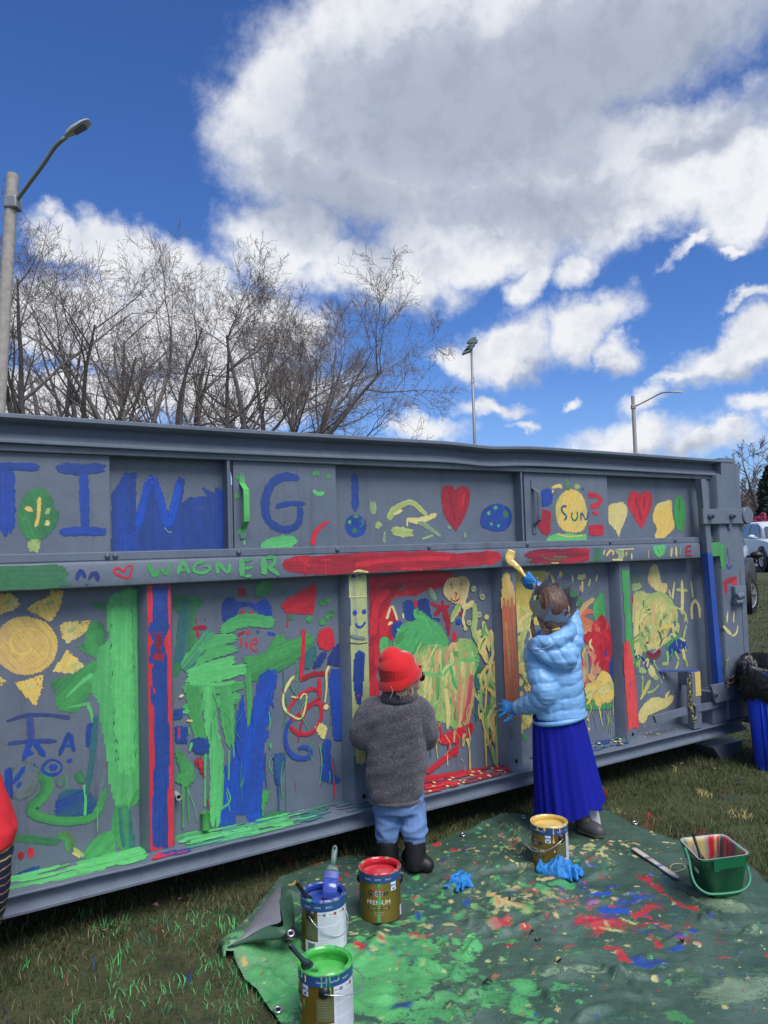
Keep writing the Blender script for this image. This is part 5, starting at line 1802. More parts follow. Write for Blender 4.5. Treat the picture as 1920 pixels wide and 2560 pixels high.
# paint on the tarp: colour + coverage per vertex, edges broken up by the material
PC = np.zeros(X.shape + (3,)) + np.array(P_['lgreen'])
COV = np.zeros(X.shape)
rt = np.random.RandomState(4)
WX = X + 0.03 * (fbm(X,Y,12,21) - 0.5) + 0.012 * (fbm(X,Y,40,22,3) - 0.5)
WY = Y + 0.03 * (fbm(X,Y,12,31) - 0.5) + 0.012 * (fbm(X,Y,40,32,3) - 0.5)


def splat(cx,cy,rx,ry,ang,col,cov,power=1.0):
    global PC,COV
    ca,sa = math.cos(ang),math.sin(ang)
    m = (np.abs(X - cx) < 2.2 * max(rx,ry)) & (np.abs(Y - cy) < 2.2 * max(rx,ry))
    if not m.any():
        return
    dx,dy = WX[m] - cx,WY[m] - cy
    u,v = (dx * ca + dy * sa) / rx,(-dx * sa + dy * ca) / ry
    k = np.clip(1.35 - np.hypot(u,v) ** power,0,1) * cov
    k = np.clip(k * 1.6,0,cov)
    old = COV[m]
    mixw = (k / np.maximum(k + old * (1 - k),1e-6))[:,None]
    PC[m] = PC[m] * (1 - mixw) + np.array(col) * mixw
    COV[m] = old + k * (1 - old)


def cloud_splats(n,cxpx,spread,cols,size,cov,asp=(1.0,2.5),ang=None):
    c = on_z(*cxpx)[:2]
    for _ in range(int(n * 2.3)):
        px,py = c + rt.normal(0,1,2) * np.array(spread)
        s = rt.uniform(*size) * (0.62 if cov[0] < 0.5 else 0.5)
        a = rt.uniform(0,math.pi) if ang is None else ang + rt.normal(0,0.4)
        splat(px,py,s * rt.uniform(*asp),s,a,P_[cols[rt.randint(len(cols))]] if isinstance(cols[0],str) else cols[0],rt.uniform(*cov) * rt.choice([0.45,0.7,1.0]))


# walked-in haze of green and grey, then fresh blobs
for _ in range(150):
    splat(rt.uniform(-0.7,1.9),rt.uniform(1.9,3.7),rt.uniform(0.04,0.16),rt.uniform(0.03,0.10),rt.uniform(0,3.1),mixc(P_['dgreen'],P_[['teal','olive','pgreen','fgreen'][rt.randint(4)]],rt.rand()),rt.uniform(0.12,0.35))
cloud_splats(150,(960,2460),(0.30,0.20),['mgreen','lgreen','green'],(0.012,0.045),(0.3,0.85))
cloud_splats(70,(880,2420),(0.16,0.14),['lgreen'],(0.012,0.04),(0.6,1.0))
cloud_splats(110,(640,2430),(0.10,0.10),['lgreen','mgreen','pgreen'],(0.02,0.06),(0.3,0.7))
cloud_splats(110,(900,2480),(0.26,0.16),['lgreen','mgreen'],(0.02,0.06),(0.15,0.4))
cloud_splats(60,(1200,2250),(0.25,0.20),['mgreen','lgreen','green'],(0.008,0.03),(0.3,0.9))
cloud_splats(120,(1150,2150),(0.40,0.16),['red','dred','dblue','mgreen','navy'],(0.006,0.022),(0.3,0.9))
cloud_splats(70,(1250,2120),(0.16,0.16),['cream','pyel','yellow'],(0.005,0.016),(0.6,1.0))
cloud_splats(40,(1480,2130),(0.10,0.08),['cream','pyel'],(0.006,0.024),(0.6,1.0))
cloud_splats(26,(1250,2260),(0.14,0.06),['pyel','tan','cream'],(0.008,0.03),(0.3,0.8))
cloud_splats(60,(1540,2300),(0.22,0.16),['red','dred'],(0.006,0.024),(0.4,1.0))
cloud_splats(40,(1560,2300),(0.22,0.18),['blue','bblue','dblue'],(0.006,0.026),(0.4,1.0))
cloud_splats(50,(1560,2300),(0.26,0.22),['pyel','cream','pgreen','mgreen'],(0.005,0.02),(0.3,0.9))
cloud_splats(90,(1500,2420),(0.40,0.2),['red','dblue','mgreen','pyel','fgreen'],(0.004,0.016),(0.3,0.9))
cloud_splats(40,(1000,2350),(0.2,0.14),['red','dblue','pyel'],(0.005,0.02),(0.3,0.9))
cloud_splats(30,(860,2200),(0.10,0.12),['red','dred','dblue','lgreen'],(0.006,0.02),(0.5,1.0))


def smear(pts,wpx,col,cov=0.95):
    """a smear of paint along photo points"""
    P3 = catmull([on_z(*q)[:2] for q in pts],0.012)
    r_ = wpx / 1870 * 3.0 * 0.5
    for p in P3:
        splat(p[0] + rt.normal(0,r_ * 0.25),p[1] + rt.normal(0,r_ * 0.25),r_ * rt.uniform(0.8,1.5),r_ * rt.uniform(0.6,1.1),rt.uniform(0,3.1),P_[col] if isinstance(col,str) else col,cov * rt.uniform(0.75,1))


smear([(1610,2205),(1630,2222),(1650,2240)],16,'red')
smear([(1655,2243),(1675,2255)],9,'red')
smear([(1688,2262),(1710,2275),(1738,2284)],16,'red')
smear([(1475,2245),(1520,2242)],16,'bblue')
smear([(1505,2285),(1545,2285),(1560,2292)],26,'bblue')
smear([(1545,2270),(1590,2258),(1620,2250)],18,'blue')
smear([(1455,2320),(1480,2310),(1500,2335)],34,'red')
smear([(1520,2315),(1565,2322)],10,'red')
smear([(1590,2300),(1620,2285),(1635,2275)],20,'red',0.7)
smear([(1555,2308),(1585,2318)],14,'pyel',0.7)
smear([(1515,2335),(1550,2342)],16,'pyel',0.7)
smear([(1590,2415),(1645,2425)],28,'blue',0.9)
smear([(1515,2378),(1545,2384)],18,'red')
smear([(1555,2390),(1565,2410),(1580,2415)],16,'red')
smear([(1680,2390),(1705,2378)],16,'bblue')
smear([(1390,2222),(1415,2218),(1425,2230)],26,'mgreen')
smear([(1335,2232),(1360,2228)],18,'mgreen')
smear([(1340,2208),(1380,2210)],13,'pyel')
smear([(1230,2250),(1250,2268),(1300,2275)],24,'tan',0.8)
smear([(1080,2122),(1098,2118)],12,'red')
smear([(1130,2133),(1145,2138)],12,'red')
smear([(1046,2290),(1048,2310)],12,'blue')
smear([(1050,2325),(1075,2325)],13,'pyel',0.7)
smear([(900,2425),(880,2440),(860,2400)],40,'lgreen',0.9)
smear([(890,2370),(905,2380)],18,'red')
smear([(945,2520),(960,2505)],34,'lgreen',0.9)
smear([(880,2520),(890,2540)],22,'lgreen')
smear([(955,2555),(970,2545)],40,'lgreen')
smear([(990,2535),(1020,2530)],26,'dblue',0.8)
smear([(680,2535),(700,2515),(720,2500)],14,'lgreen')
smear([(610,2420),(612,2430)],12,'yellow',0.8)
smear([(725,2222),(740,2212)],11,'yellow')
smear([(735,2268),(745,2275)],12,'lgreen')
smear([(960,2330),(1000,2325)],12,'lgreen',0.6)
smear([(1240,2325),(1260,2310)],26,'red',0.6)
smear([(1640,2170),(1660,2185)],16,'red',0.8)
smear([(1360,2450),(1500,2430)],30,'pgreen',0.3)
smear([(1790,2505),(1900,2480)],60,'pgreen',0.35)
smear([(1750,2260),(1860,2290)],40,'pgreen',0.4)
smear([(1660,2115),(1690,2118)],10,'pyel',0.8)
for _ in range(900):
    splat(rt.uniform(-0.6,1.8),rt.uniform(2.0,3.7),rt.uniform(0.003,0.009),rt.uniform(0.0025,0.006),rt.uniform(0,3.1),P_[['lgreen','mgreen','pyel','red','dblue','cream','pgreen'][rt.randint(7)]],rt.uniform(0.6,1.0))
COV = np.clip(COV,0,1)

idx = -np.ones(X.shape,int)
# clean edge: move kept outside vertices on to the nearest outline point
Xm,Ym = X.copy(),Y.copy()
out_m = KEEP & ~IN
ox_,oy_ = X[out_m],Y[out_m]
best = np.full(ox_.shape,1e9)
bx_,by_ = ox_.copy(),oy_.copy()
for i in range(len(TP)):
    a_,b_ = TP[i],TP[(i + 1) % len(TP)]
    d,t = seg_dist(ox_,oy_,a_,b_)
    w_ = d < best
    best[w_] = d[w_]
    bx_[w_] = (a_[0] + (b_[0] - a_[0]) * t)[w_]
    by_[w_] = (a_[1] + (b_[1] - a_[1]) * t)[w_]
Xm[out_m],Ym[out_m] = bx_,by_
idx[KEEP] = np.arange(KEEP.sum())
q = KEEP[:-1,:-1] & KEEP[1:,:-1] & KEEP[:-1,1:] & KEEP[1:,1:]
jj,ii = np.nonzero(q)
F = np.stack([idx[jj,ii],idx[jj,ii + 1],idx[jj + 1,ii + 1],idx[jj + 1,ii]],1)
V = np.stack([Xm[KEEP],Ym[KEEP],H[KEEP]],1)


def fast_mesh(name,V,F,mats,col=None,extra=None,smooth=True,parent=None,base=(0,0,0)):
    me = bpy.data.meshes.new(name)
    V = np.asarray(V,np.float32) - np.asarray(base if parent is None else world_loc(parent),np.float32)
    F = np.asarray(F,np.int32)
    k = F.shape[1]
    me.vertices.add(len(V))
    me.vertices.foreach_set('co',V.ravel())
    me.loops.add(F.size)
    me.loops.foreach_set('vertex_index',F.ravel())
    me.polygons.add(len(F))
    me.polygons.foreach_set('loop_start',np.arange(0,F.size,k,dtype=np.int32))
    me.polygons.foreach_set('loop_total',np.full(len(F),k,np.int32))
    if smooth:
        me.polygons.foreach_set('use_smooth',np.ones(len(F),bool))
    if col is not None:
        at = me.color_attributes.new('Col','FLOAT_COLOR','POINT')
        C = np.ones((len(V),4),np.float32)
        C[:,:3] = col
        at.data.foreach_set('color',C.ravel())
    for nm,arr in (extra or {}).items():
        at = me.attributes.new(nm,'FLOAT','POINT')
        at.data.foreach_set('value',np.asarray(arr,np.float32).ravel())
    for m in (mats if isinstance(mats,(list,tuple)) else [mats]):
        me.materials.append(m)
    me.update(calc_edges=True)
    me.validate()
    o = bpy.data.objects.new(name,me)
    COL.objects.link(o)
    if parent is not None:
        o.parent = parent
    else:
        o.location = base
    return o


def mat_tarp():
    m,n,bs = mat_new('green_tarp')
    co = obj_co(n)
    a = n.new('ShaderNodeVertexColor')
    a.layer_name = 'Col'
    cv = n.new('ShaderNodeAttribute')
    cv.attribute_name = 'Cov'
    big = n.noise(co,3.0,6,0.6)
    base = n.ramp(big,[(0.3,lin(50,78,66)),(0.5,lin(68,96,82)),(0.72,lin(96,120,108))])
    # woven threads
    wv = n.new('ShaderNodeTexWave',wave_type='BANDS',bands_direction='X')
    n.link(co,wv.inputs['Vector'])
    wv.inputs['Scale'].default_value = 90.0
    wv2 = n.new('ShaderNodeTexWave',wave_type='BANDS',bands_direction='Y')
    n.link(co,wv2.inputs['Vector'])
    wv2.inputs['Scale'].default_value = 90.0
    weave = n.m('ADD',wv.outputs['Fac'],wv2.outputs['Fac'])
    # muddy scuffs
    nz = n.noise(co,26.0,8,0.7)
    nf = n.noise(co,110.0,6,0.7)
    mpd = n.new('ShaderNodeMapping')
    n.link(co,mpd.inputs['Vector'])
    mpd.inputs['Rotation'].default_value = (0,0,0.7)
    mpd.inputs['Scale'].default_value = (12,60,12)
    drag = n.noise(mpd.outputs[0],1.0,6,0.7)
    edge = n.m('ADD',cv.outputs['Fac'],n.m('MULTIPLY',n.m('SUBTRACT',n.m('ADD',n.m('ADD',nz,nf),drag),1.5),1.7))
    k = n.ss(edge,0.34,0.62)
    k = n.m('MULTIPLY',k,n.ss(cv.outputs['Fac'],0.0,0.6,0.35,1.0))
    pv = n.mix(1.0,a.outputs[0],n.ramp(nf,[(0.3,(0.8,) * 3),(0.7,(1.12,) * 3)]),'MULTIPLY')
    dirt = n.ss(n.noise(co,7.0,8,0.7),0.45,0.75,0.0,0.45)
    n.link(n.mix(dirt,n.mix(n.m('MULTIPLY',k,0.86),base,pv),(*lin(60,74,62),1)),bs.inputs['Base Color'])
    n.link(n.m('ADD',n.m('MULTIPLY',nz,0.3),0.28),bs.inputs['Roughness'])
    add_bump(n,bs,n.m('ADD',n.m('ADD',n.m('MULTIPLY',weave,0.05),n.m('MULTIPLY',k,0.5)),n.m('MULTIPLY',n.noise(co,18.0,5,0.6),1.6)),0.6,0.010)
    return m


TARP_M = mat_tarp()
tb = on_z(1100,2300)
tarp = thing('tarpaulin','crumpled green tarpaulin spattered with paint lying on the lawn','tarpaulin',(tb[0],tb[1],0))
ts = fast_mesh('tarp_sheet',V,F,TARP_M,PC[KEEP],{'Cov': COV[KEEP]},parent=tarp)
SILVER = mat_basic('tarp_underside',lin(150,148,156),0.42,metal=0.25,var=0.15,scale=14,bump=0.3,bscale=40)
HEM = mat_basic('tarp_hem',lin(56,92,70),0.5,var=0.2,scale=16,bump=0.25,bscale=60)
BLACKM = mat_basic('black_plastic',lin(26,27,30),0.45,var=0.2)
GROM = mat_basic('grommet_metal',lin(200,202,205),0.28,metal=0.9,var=0.1)


def sheet_grid(name,rows,m,parent,thick=0.0015,smooth=True):
    """rows of 3-D points -> thin two-sided sheet with real thickness"""
    rows = [catmull(r,0.02) for r in rows]
    n = min(len(r) for r in rows)
    rows = [[r[int(round(i * (len(r) - 1) / (n - 1)))] for i in range(n)] for r in rows]
    A = np.array(rows)
    gu,gv = np.gradient(A,axis=0),np.gradient(A,axis=1)
    nn = np.cross(gu,gv)
    nn /= np.linalg.norm(nn,axis=2,keepdims=True) + 1e-9
    B = A + nn * thick
    R,Cn = A.shape[:2]
    mb = MB()
    fs = []
    for r in range(R - 1):
        for c in range(Cn - 1):
            o = r * Cn + c
            fs.append((o,o + 1,o + Cn + 1,o + Cn))
            o2 = o + R * Cn
            fs.append((o2,o2 + Cn,o2 + Cn + 1,o2 + 1))
    mb.add(list(A.reshape(-1,3)) + list(B.reshape(-1,3)),fs)
    return mb.build(name,m,parent,smooth=smooth)


def zp(x,y,z):
    return on_z(x,y,z)


# corner folded back: silver underside, green hem, black corner patch with eyelet
sheet_grid('folded_underside',[[zp(700,2208,0.05),zp(676,2240,0.055),zp(640,2290,0.05),zp(600,2340,0.045),zp(556,2372,0.04)],
                                [zp(703,2225,0.085),zp(682,2255,0.09),zp(650,2300,0.085),zp(618,2336,0.075),zp(580,2360,0.055)],
                                [zp(700,2252,0.095),zp(700,2280,0.10),zp(700,2305,0.098),zp(660,2318,0.085),zp(590,2358,0.06)]],SILVER,tarp)
sheet_grid('folded_hem',[[zp(698,2250,0.097),zp(704,2285,0.104),zp(706,2316,0.102),zp(665,2316,0.090),zp(630,2336,0.075),zp(580,2361,0.058)],
                          [zp(728,2235,0.085),zp(734,2285,0.09),zp(724,2336,0.085),zp(690,2344,0.082),zp(632,2350,0.072),zp(572,2368,0.052)],
                          [zp(731,2245,0.05),zp(737,2290,0.05),zp(728,2345,0.05),zp(692,2350,0.06),zp(634,2354,0.06),zp(566,2370,0.045)]],HEM,tarp)
sheet_grid('corner_patch',[[zp(702,2346,0.088),zp(718,2330,0.094),zp(733,2313,0.092)],[zp(716,2347,0.086),zp(728,2340,0.09),zp(739,2328,0.088)],[zp(728,2348,0.08),zp(738,2346,0.082),zp(745,2343,0.08)]],BLACKM,tarp,thick=0.003)


def eyelet(c,nrm,r=0.011):
    nrm = np.asarray(nrm,float) / np.linalg.norm(nrm)
    a = np.cross(nrm,[0.3,1,0.2])
    a /= np.linalg.norm(a)
    b = np.cross(nrm,a)
    mb = MB()
    ring = [np.asarray(c) + nrm * 0.004 + (a * math.cos(t) + b * math.sin(t)) * r for t in np.linspace(0,2 * math.pi,19)]
    mb.tube(ring,r * 0.36,8,cap=False)
    o = mb.build('eyelet',GROM,tarp,smooth=True)
    mb = MB()
    mb.add([np.asarray(c) + nrm * 0.003 + (a * math.cos(t) + b * math.sin(t)) * r * 0.8 for t in np.linspace(0,2 * math.pi,15)[:-1]],[tuple(range(14))])
    mb.build('eyelet_hole',bpy.data.materials['hole_black'],o)


eyelet(zp(727,2335,0.094),(0.1,-0.5,0.85))
for q_ in ((696,2549),(1158,2100),(1309,2059),(1588,2070)):
    p_ = on_z(*q_)
    eyelet((p_[0],p_[1],float(tarp_h(np.array([p_[0]]),np.array([p_[1]]))[0]) + 0.016),(0,-0.25,1))


# ---- grass blades
def blades(n_per_m2,region,hgt,wid,seed,cols,excl=True,dens_fn=None):
    r = np.random.RandomState(seed)
    P = np.array(region)
    bx0,bx1,by0,by1 = P[:,0].min(),P[:,0].max(),P[:,1].min(),P[:,1].max()
    n = int((bx1 - bx0) * (by1 - by0) * n_per_m2)
    x,y = r.uniform(bx0,bx1,n),r.uniform(by0,by1,n)
    k = inside(P,x,y)
    if excl:
        k &= ~inside(TP,x,y) | (edge_dist(TP,x,y) < 0.012)
    # clumps
    d = fbm(x,y,5.0,41)
    k &= r.rand(n) < np.clip((d - 0.25) * 2.4,0.25,1)
    x,y = x[k],y[k]
    n = len(x)
    z = np.array([ground_z(a,b) for a,b in zip(x,y)])
    hh = r.uniform(hgt[0],hgt[1],n) * (0.6 + 0.8 * fbm(x,y,3.0,43))
    ww = r.uniform(wid[0],wid[1],n)
    an = r.uniform(0,2 * math.pi,n)
    le = r.uniform(0.2,1.1,n) * hh
    la = r.uniform(0,2 * math.pi,n)
    cx,cy = np.cos(an) * ww,np.sin(an) * ww
    lx,ly = np.cos(la) * le,np.sin(la) * le
    B = np.stack([x,y,z],1)
    v0 = B + np.stack([-cx,-cy,0 * x],1)
    v1 = B + np.stack([cx,cy,0 * x],1)
    mid = B + np.stack([lx * 0.35,ly * 0.35,hh * 0.6],1)
    v2 = mid + np.stack([-cx,-cy,0 * x],1) * 0.7
    v3 = mid + np.stack([cx,cy,0 * x],1) * 0.7
    tip = B + np.stack([lx,ly,hh * (1.0 - 0.25 * (le / np.maximum(hh,1e-6)) ** 2)],1)
    Vv = np.stack([v0,v1,v2,v3,tip],1).reshape(-1,3)
    o = np.arange(n) * 5
    Ft = np.concatenate([np.stack([o,o + 1,o + 3],1),np.stack([o,o + 3,o + 2],1),np.stack([o + 2,o + 3,o + 4],1)])
    pal = np.array(cols)
    t = fbm(x,y,1.3,47) + r.normal(0,0.22,n)
    ci = np.clip((t * len(pal)).astype(int),0,len(pal) - 1)
    c = pal[ci] * r.uniform(0.75,1.2,n)[:,None]
    return Vv,Ft,c,x,y


GRASS_COLS = [lin(52,72,42),lin(64,88,50),lin(78,102,60),lin(102,98,70),lin(84,84,58),lin(62,82,48),lin(132,122,94),lin(58,74,44)]
near = [on_z(-60,2120)[:2],on_z(-80,2700)[:2],on_z(1000,2900)[:2],on_z(2100,2600)[:2],on_z(2000,1800)[:2],(3.2,6.4),(2.2,6.0)]
near = [(-2.6,2.0),(-1.0,1.65),(1.0,1.6),(2.2,2.2),(3.3,5.6),(2.6,6.2),(1.4,5.6),(-2.6,3.1)]
V1,F1,c1,gxs,gys = blades(11500,near,(0.012,0.046),(0.0008,0.0019),1,GRASS_COLS)
# drips of paint on the grass
TUFTS = [((510,2310),0.055,'lgreen',0.9),((450,2325),0.03,'lgreen',0.8),((470,2375),0.05,'mgreen',0.6),((310,2490),0.045,'lgreen',0.8),((375,2480),0.03,'lgreen',0.9),((350,2515),0.03,'lgreen',0.9),((400,2450),0.03,'lgreen',0.7),((285,2535),0.03,'lgreen',0.8),((510,2545),0.05,'lgreen',0.9),
         ((590,2545),0.05,'lgreen',0.8),((610,2500),0.045,'mgreen',0.8),((535,2415),0.03,'lgreen',0.7),((440,2510),0.04,'mgreen',0.6),((210,2522),0.02,'lgreen',0.8),((68,2418),0.012,'lgreen',0.9),((360,2398),0.013,'lgreen',0.9),((395,2420),0.02,'lgreen',0.9),((435,2460),0.016,'lgreen',0.95),((462,2460),0.014,'lgreen',0.95),
         ((484,2447),0.022,'bblue',0.95),((318,2422),0.016,'pyel',0.8),((385,2330),0.014,'red',0.9),((342,2344),0.010,'orange',0.9),((403,2335),0.008,'yellow',0.9),((410,2315),0.012,'dblue',0.8),((185,2450),0.016,'dred',0.6),((160,2460),0.016,'pyel',0.5),((20,2550),0.02,'dblue',0.7),((495,2295),0.03,'mgreen',0.6),((325,2465),0.03,'mgreen',0.7),
         ((245,2420),0.02,'dblue',0.5),((640,2440),0.05,'mgreen',0.5),((370,2310),0.012,'mgreen',0.8),((430,2390),0.03,'teal',0.5),((570,2300),0.05,'dgreen',0.5),
         ((1757,1988),0.04,'pyel',0.8),((1848,2042),0.04,'pyel',0.7),((1800,1990),0.015,'red',0.8),((1622,2046),0.03,'red',0.6),((1620,2072),0.02,'red',0.8),((1515,1988),0.02,'red',0.8),((1590,2000),0.012,'cream',0.8),((1540,2030),0.03,'pyel',0.6),((1820,2000),0.03,'dblue',0.5),((1750,2090),0.02,'dred',0.7),((1685,1930),0.012,'cream',0.8),((1180,2060),0.02,'green',0.6),((730,2160),0.02,'red',0.8),((700,2180),0.03,'mgreen',0.6),((1140,2075),0.02,'pyel',0.5),
         ((1590,1620),0.01,'cream',0.0)]
rg = np.random.RandomState(8)
TUFTS += [((rg.normal(440,120),rg.uniform(2290,2570)),rg.uniform(0.008,0.034),('lgreen','mgreen','lgreen','fgreen')[rg.randint(4)],rg.uniform(0.4,0.95)) for _ in range(70)]
for (px_,py_),rad_,cn_,pr_ in TUFTS:
    p_ = on_z(px_,py_)
    d_ = np.hypot(gxs - p_[0] + 0.012 * rg.normal(0,1,len(gxs)),(gys - p_[1]) * 0.8 + 0.012 * rg.normal(0,1,len(gxs)))
    k_ = (d_ < rad_ * 1.25) & (rg.rand(len(gxs)) < pr_)
    c1[k_] = np.array(P_[cn_]) * rg.uniform(0.8,1.1,k_.sum())[:,None]
far_r = [(2.4,4.9),(3.6,5.6),(9.5,15.0),(15.0,21.5),(9.5,21.5),(5.5,13.0),(2.7,6.0)]
V2,F2,c2,_,_ = blades(700,far_r,(0.02,0.05),(0.0025,0.005),2,GRASS_COLS + [lin(82,104,52)] * 4,excl=False)
GV = np.concatenate([V1,V2])
GF = np.concatenate([F1,F2 + len(V1)])
GC = np.concatenate([np.repeat(c1,5,axis=0),np.repeat(c2,5,axis=0)])
BLADE = mat_basic('grass_blade',(0.1,0.1,0.1),0.65,var=0.2,scale=3,vcol=True,spec=0.25)
grass = fast_mesh('grass',GV,GF,BLADE,GC,smooth=False)
tag(grass,'short patchy lawn grass flecked with paint drips','grass',kind='stuff')

# fallen leaves and twigs
LEAF = mat_basic('dead_leaf',lin(120,84,72),0.8,var=0.35,scale=40,vcol=True)
for i,(px_,py_,s_,cc_) in enumerate([(466,2262,0.045,lin(128,96,84)),(455,2272,0.03,lin(112,80,70)),(386,2288,0.035,lin(130,92,90)),(158,2396,0.03,lin(170,108,88)),(97,2390,0.022,lin(150,100,84)),(258,2344,0.03,lin(120,96,80)),(278,2340,0.026,lin(140,104,86)),
                                         (56,2380,0.026,lin(90,72,60)),(606,2178,0.03,lin(110,96,80)),(766,2150,0.035,lin(120,104,84)),(1785,1933,0.03,lin(190,160,140)),(1704,1919,0.02,lin(214,204,196)),(1776,1893,0.05,lin(120,84,66)),(1590,2003,0.03,lin(150,120,104)),(1142,2240,0.022,lin(96,70,50)),(1220,2480,0.030,lin(66,46,44)),(1396,2422,0.028,lin(70,44,44)),(1345,2368,0.022,lin(50,40,46)),(1706,2370,0.024,lin(48,36,48)),(1275,2262,0.014,lin(90,40,40)),(1330,2357,0.016,lin(40,44,48)),
                                         (690,2125,0.02,lin(90,70,60)),(735,2118,0.02,lin(84,70,58)),(1850,1965,0.05,lin(70,66,72))]):
    p_ = on_z(px_,py_)
    z_ = 0.03 if not inside(TP,np.array([p_[0]]),np.array([p_[1]]))[0] else float(tarp_h(np.array([p_[0]]),np.array([p_[1]]))[0]) + 0.016
    mb = MB()
    rr_ = random.Random(i)
    an = rr_.uniform(0,6.28)
    n_ = 9
    vs,fs = [],[]
    for k in range(n_):
        t = k / (n_ - 1)
        wd = s_ * 0.33 * math.sin(math.pi * min(1,t * 0.95 + 0.03)) ** 0.7 * (1 + 0.25 * math.sin(k * 2.6))
        l_ = (t - 0.5) * s_
        cz_ = 0.010 * math.sin(t * 3.0 + an)
        for sd in (-1,0,1):
            lx_,ly_ = l_,sd * wd
            vs.append((p_[0] + lx_ * math.cos(an) - ly_ * math.sin(an),p_[1] + lx_ * math.sin(an) + ly_ * math.cos(an),z_ + cz_ + (0.006 if sd else 0.0)))
    for k in range(n_ - 1):
        for sd in range(2):
            o_ = k * 3 + sd
            fs.append((o_,o_ + 1,o_ + 4,o_ + 3))
    m_ = len(vs)
    vs += [(a,b,c - 0.0012) for a,b,c in vs]
    fs += [tuple(reversed([q2 + m_ for q2 in f])) for f in fs]
    mb.add(vs,fs,cc_)
    lf = mb.build('fallen_leaf',LEAF,smooth=True,base=(p_[0],p_[1],z_))
    ad_ = 'pale' if sum(cc_) > 1.2 else 'reddish' if cc_[0] > 1.75 * cc_[1] else 'brown' if cc_[0] > 0.11 else 'dark'
    wh_ = 'by the dumpster rail' if np.dot(p_ - DO,DN) < 0.25 else 'near the blue bin' if p_[0] > 1.9 else 'near the folded tarpaulin corner' if -0.95 < p_[0] < -0.3 else 'out on the open grass'
    on_t = inside(TP,np.array([p_[0]]),np.array([p_[1]]))[0]
    if on_t:
        tag(lf,'%s %s shrivelled leaf lying on the green tarpaulin' % ('small' if s_ < 0.02 else 'large' if s_ > 0.026 else 'narrow',ad_),'leaf','leaves on the tarpaulin')
    else:
        tag(lf,'%s %s curled leaf lying %s' % ('small' if s_ < 0.03 else 'large',ad_,wh_),'leaf','leaves in the grass')


# ------------------------------------------------------------------ paint cans
GOLD = lin(122,104,34)
LABELM = mat_basic('can_label',GOLD,0.35,metal=0.35,var=0.14,scale=14,vcol=True,coat=0.3)
PRINT = mat_basic('label_print',(1,1,1),0.5,var=0.04,vcol=True)
CANBLUE = mat_basic('can_band',lin(36,76,128),0.38,var=0.08,coat=0.3)
RIMM = mat_basic('can_rim',lin(150,150,150),0.35,metal=0.8,var=0.2,scale=50)
WIRE = mat_basic('bail_wire',lin(205,206,208),0.3,metal=0.8,var=0.1)


def mat_wet(name):
    m,n,bs = mat_new(name)
    a = n.new('ShaderNodeVertexColor')
    a.layer_name = 'Col'
    nz = n.noise(obj_co(n),24.0,5,0.6)
    n.link(n.mix(1.0,a.outputs[0],n.ramp(nz,[(0.3,(0.88,) * 3),(0.7,(1.05,) * 3)]),'MULTIPLY'),bs.inputs['Base Color'])
    bs.inputs['Roughness'].default_value = 0.18
    bs.inputs['Coat Weight'].default_value = 0.4
    add_bump(n,bs,n.noise(obj_co(n),34.0,4,0.6),0.25,0.004)
    return m


WET = mat_wet('wet_paint')
CR_,CH_ = 0.083,0.19


def text_mesh(body,size,bold=False):
    cu = bpy.data.curves.new('t','FONT')
    cu.body = body
    cu.size = size
    cu.align_x = 'CENTER'
    cu.align_y = 'CENTER'
    cu.resolution_u = 2
    if bold:
        cu.offset = size * 0.02
    ob = bpy.data.objects.new('t',cu)
    COL.objects.link(ob)
    dg = bpy.context.evaluated_depsgraph_get()
    me = bpy.data.meshes.new_from_object(ob.evaluated_get(dg))
    bm = bmesh.new()
    bm.from_mesh(me)
    bmesh.ops.triangulate(bm,faces=bm.faces[:])
    bm.verts.index_update()
    V = [tuple(v.co) for v in bm.verts]
    F = [tuple(v.index for v in f.verts) for f in bm.faces]
    bm.free()
    bpy.data.objects.remove(ob,do_unlink=True)
    bpy.data.curves.remove(cu)
    bpy.data.meshes.remove(me)
    return V,F


def cyl(c,phi0,deg,z,r):
    """point on the can: deg measured from the label's centre, positive to the viewer's right"""
    a = phi0 + RAD(deg)
    return (c[0] + r * math.cos(a),c[1] + r * math.sin(a),c[2] + z)


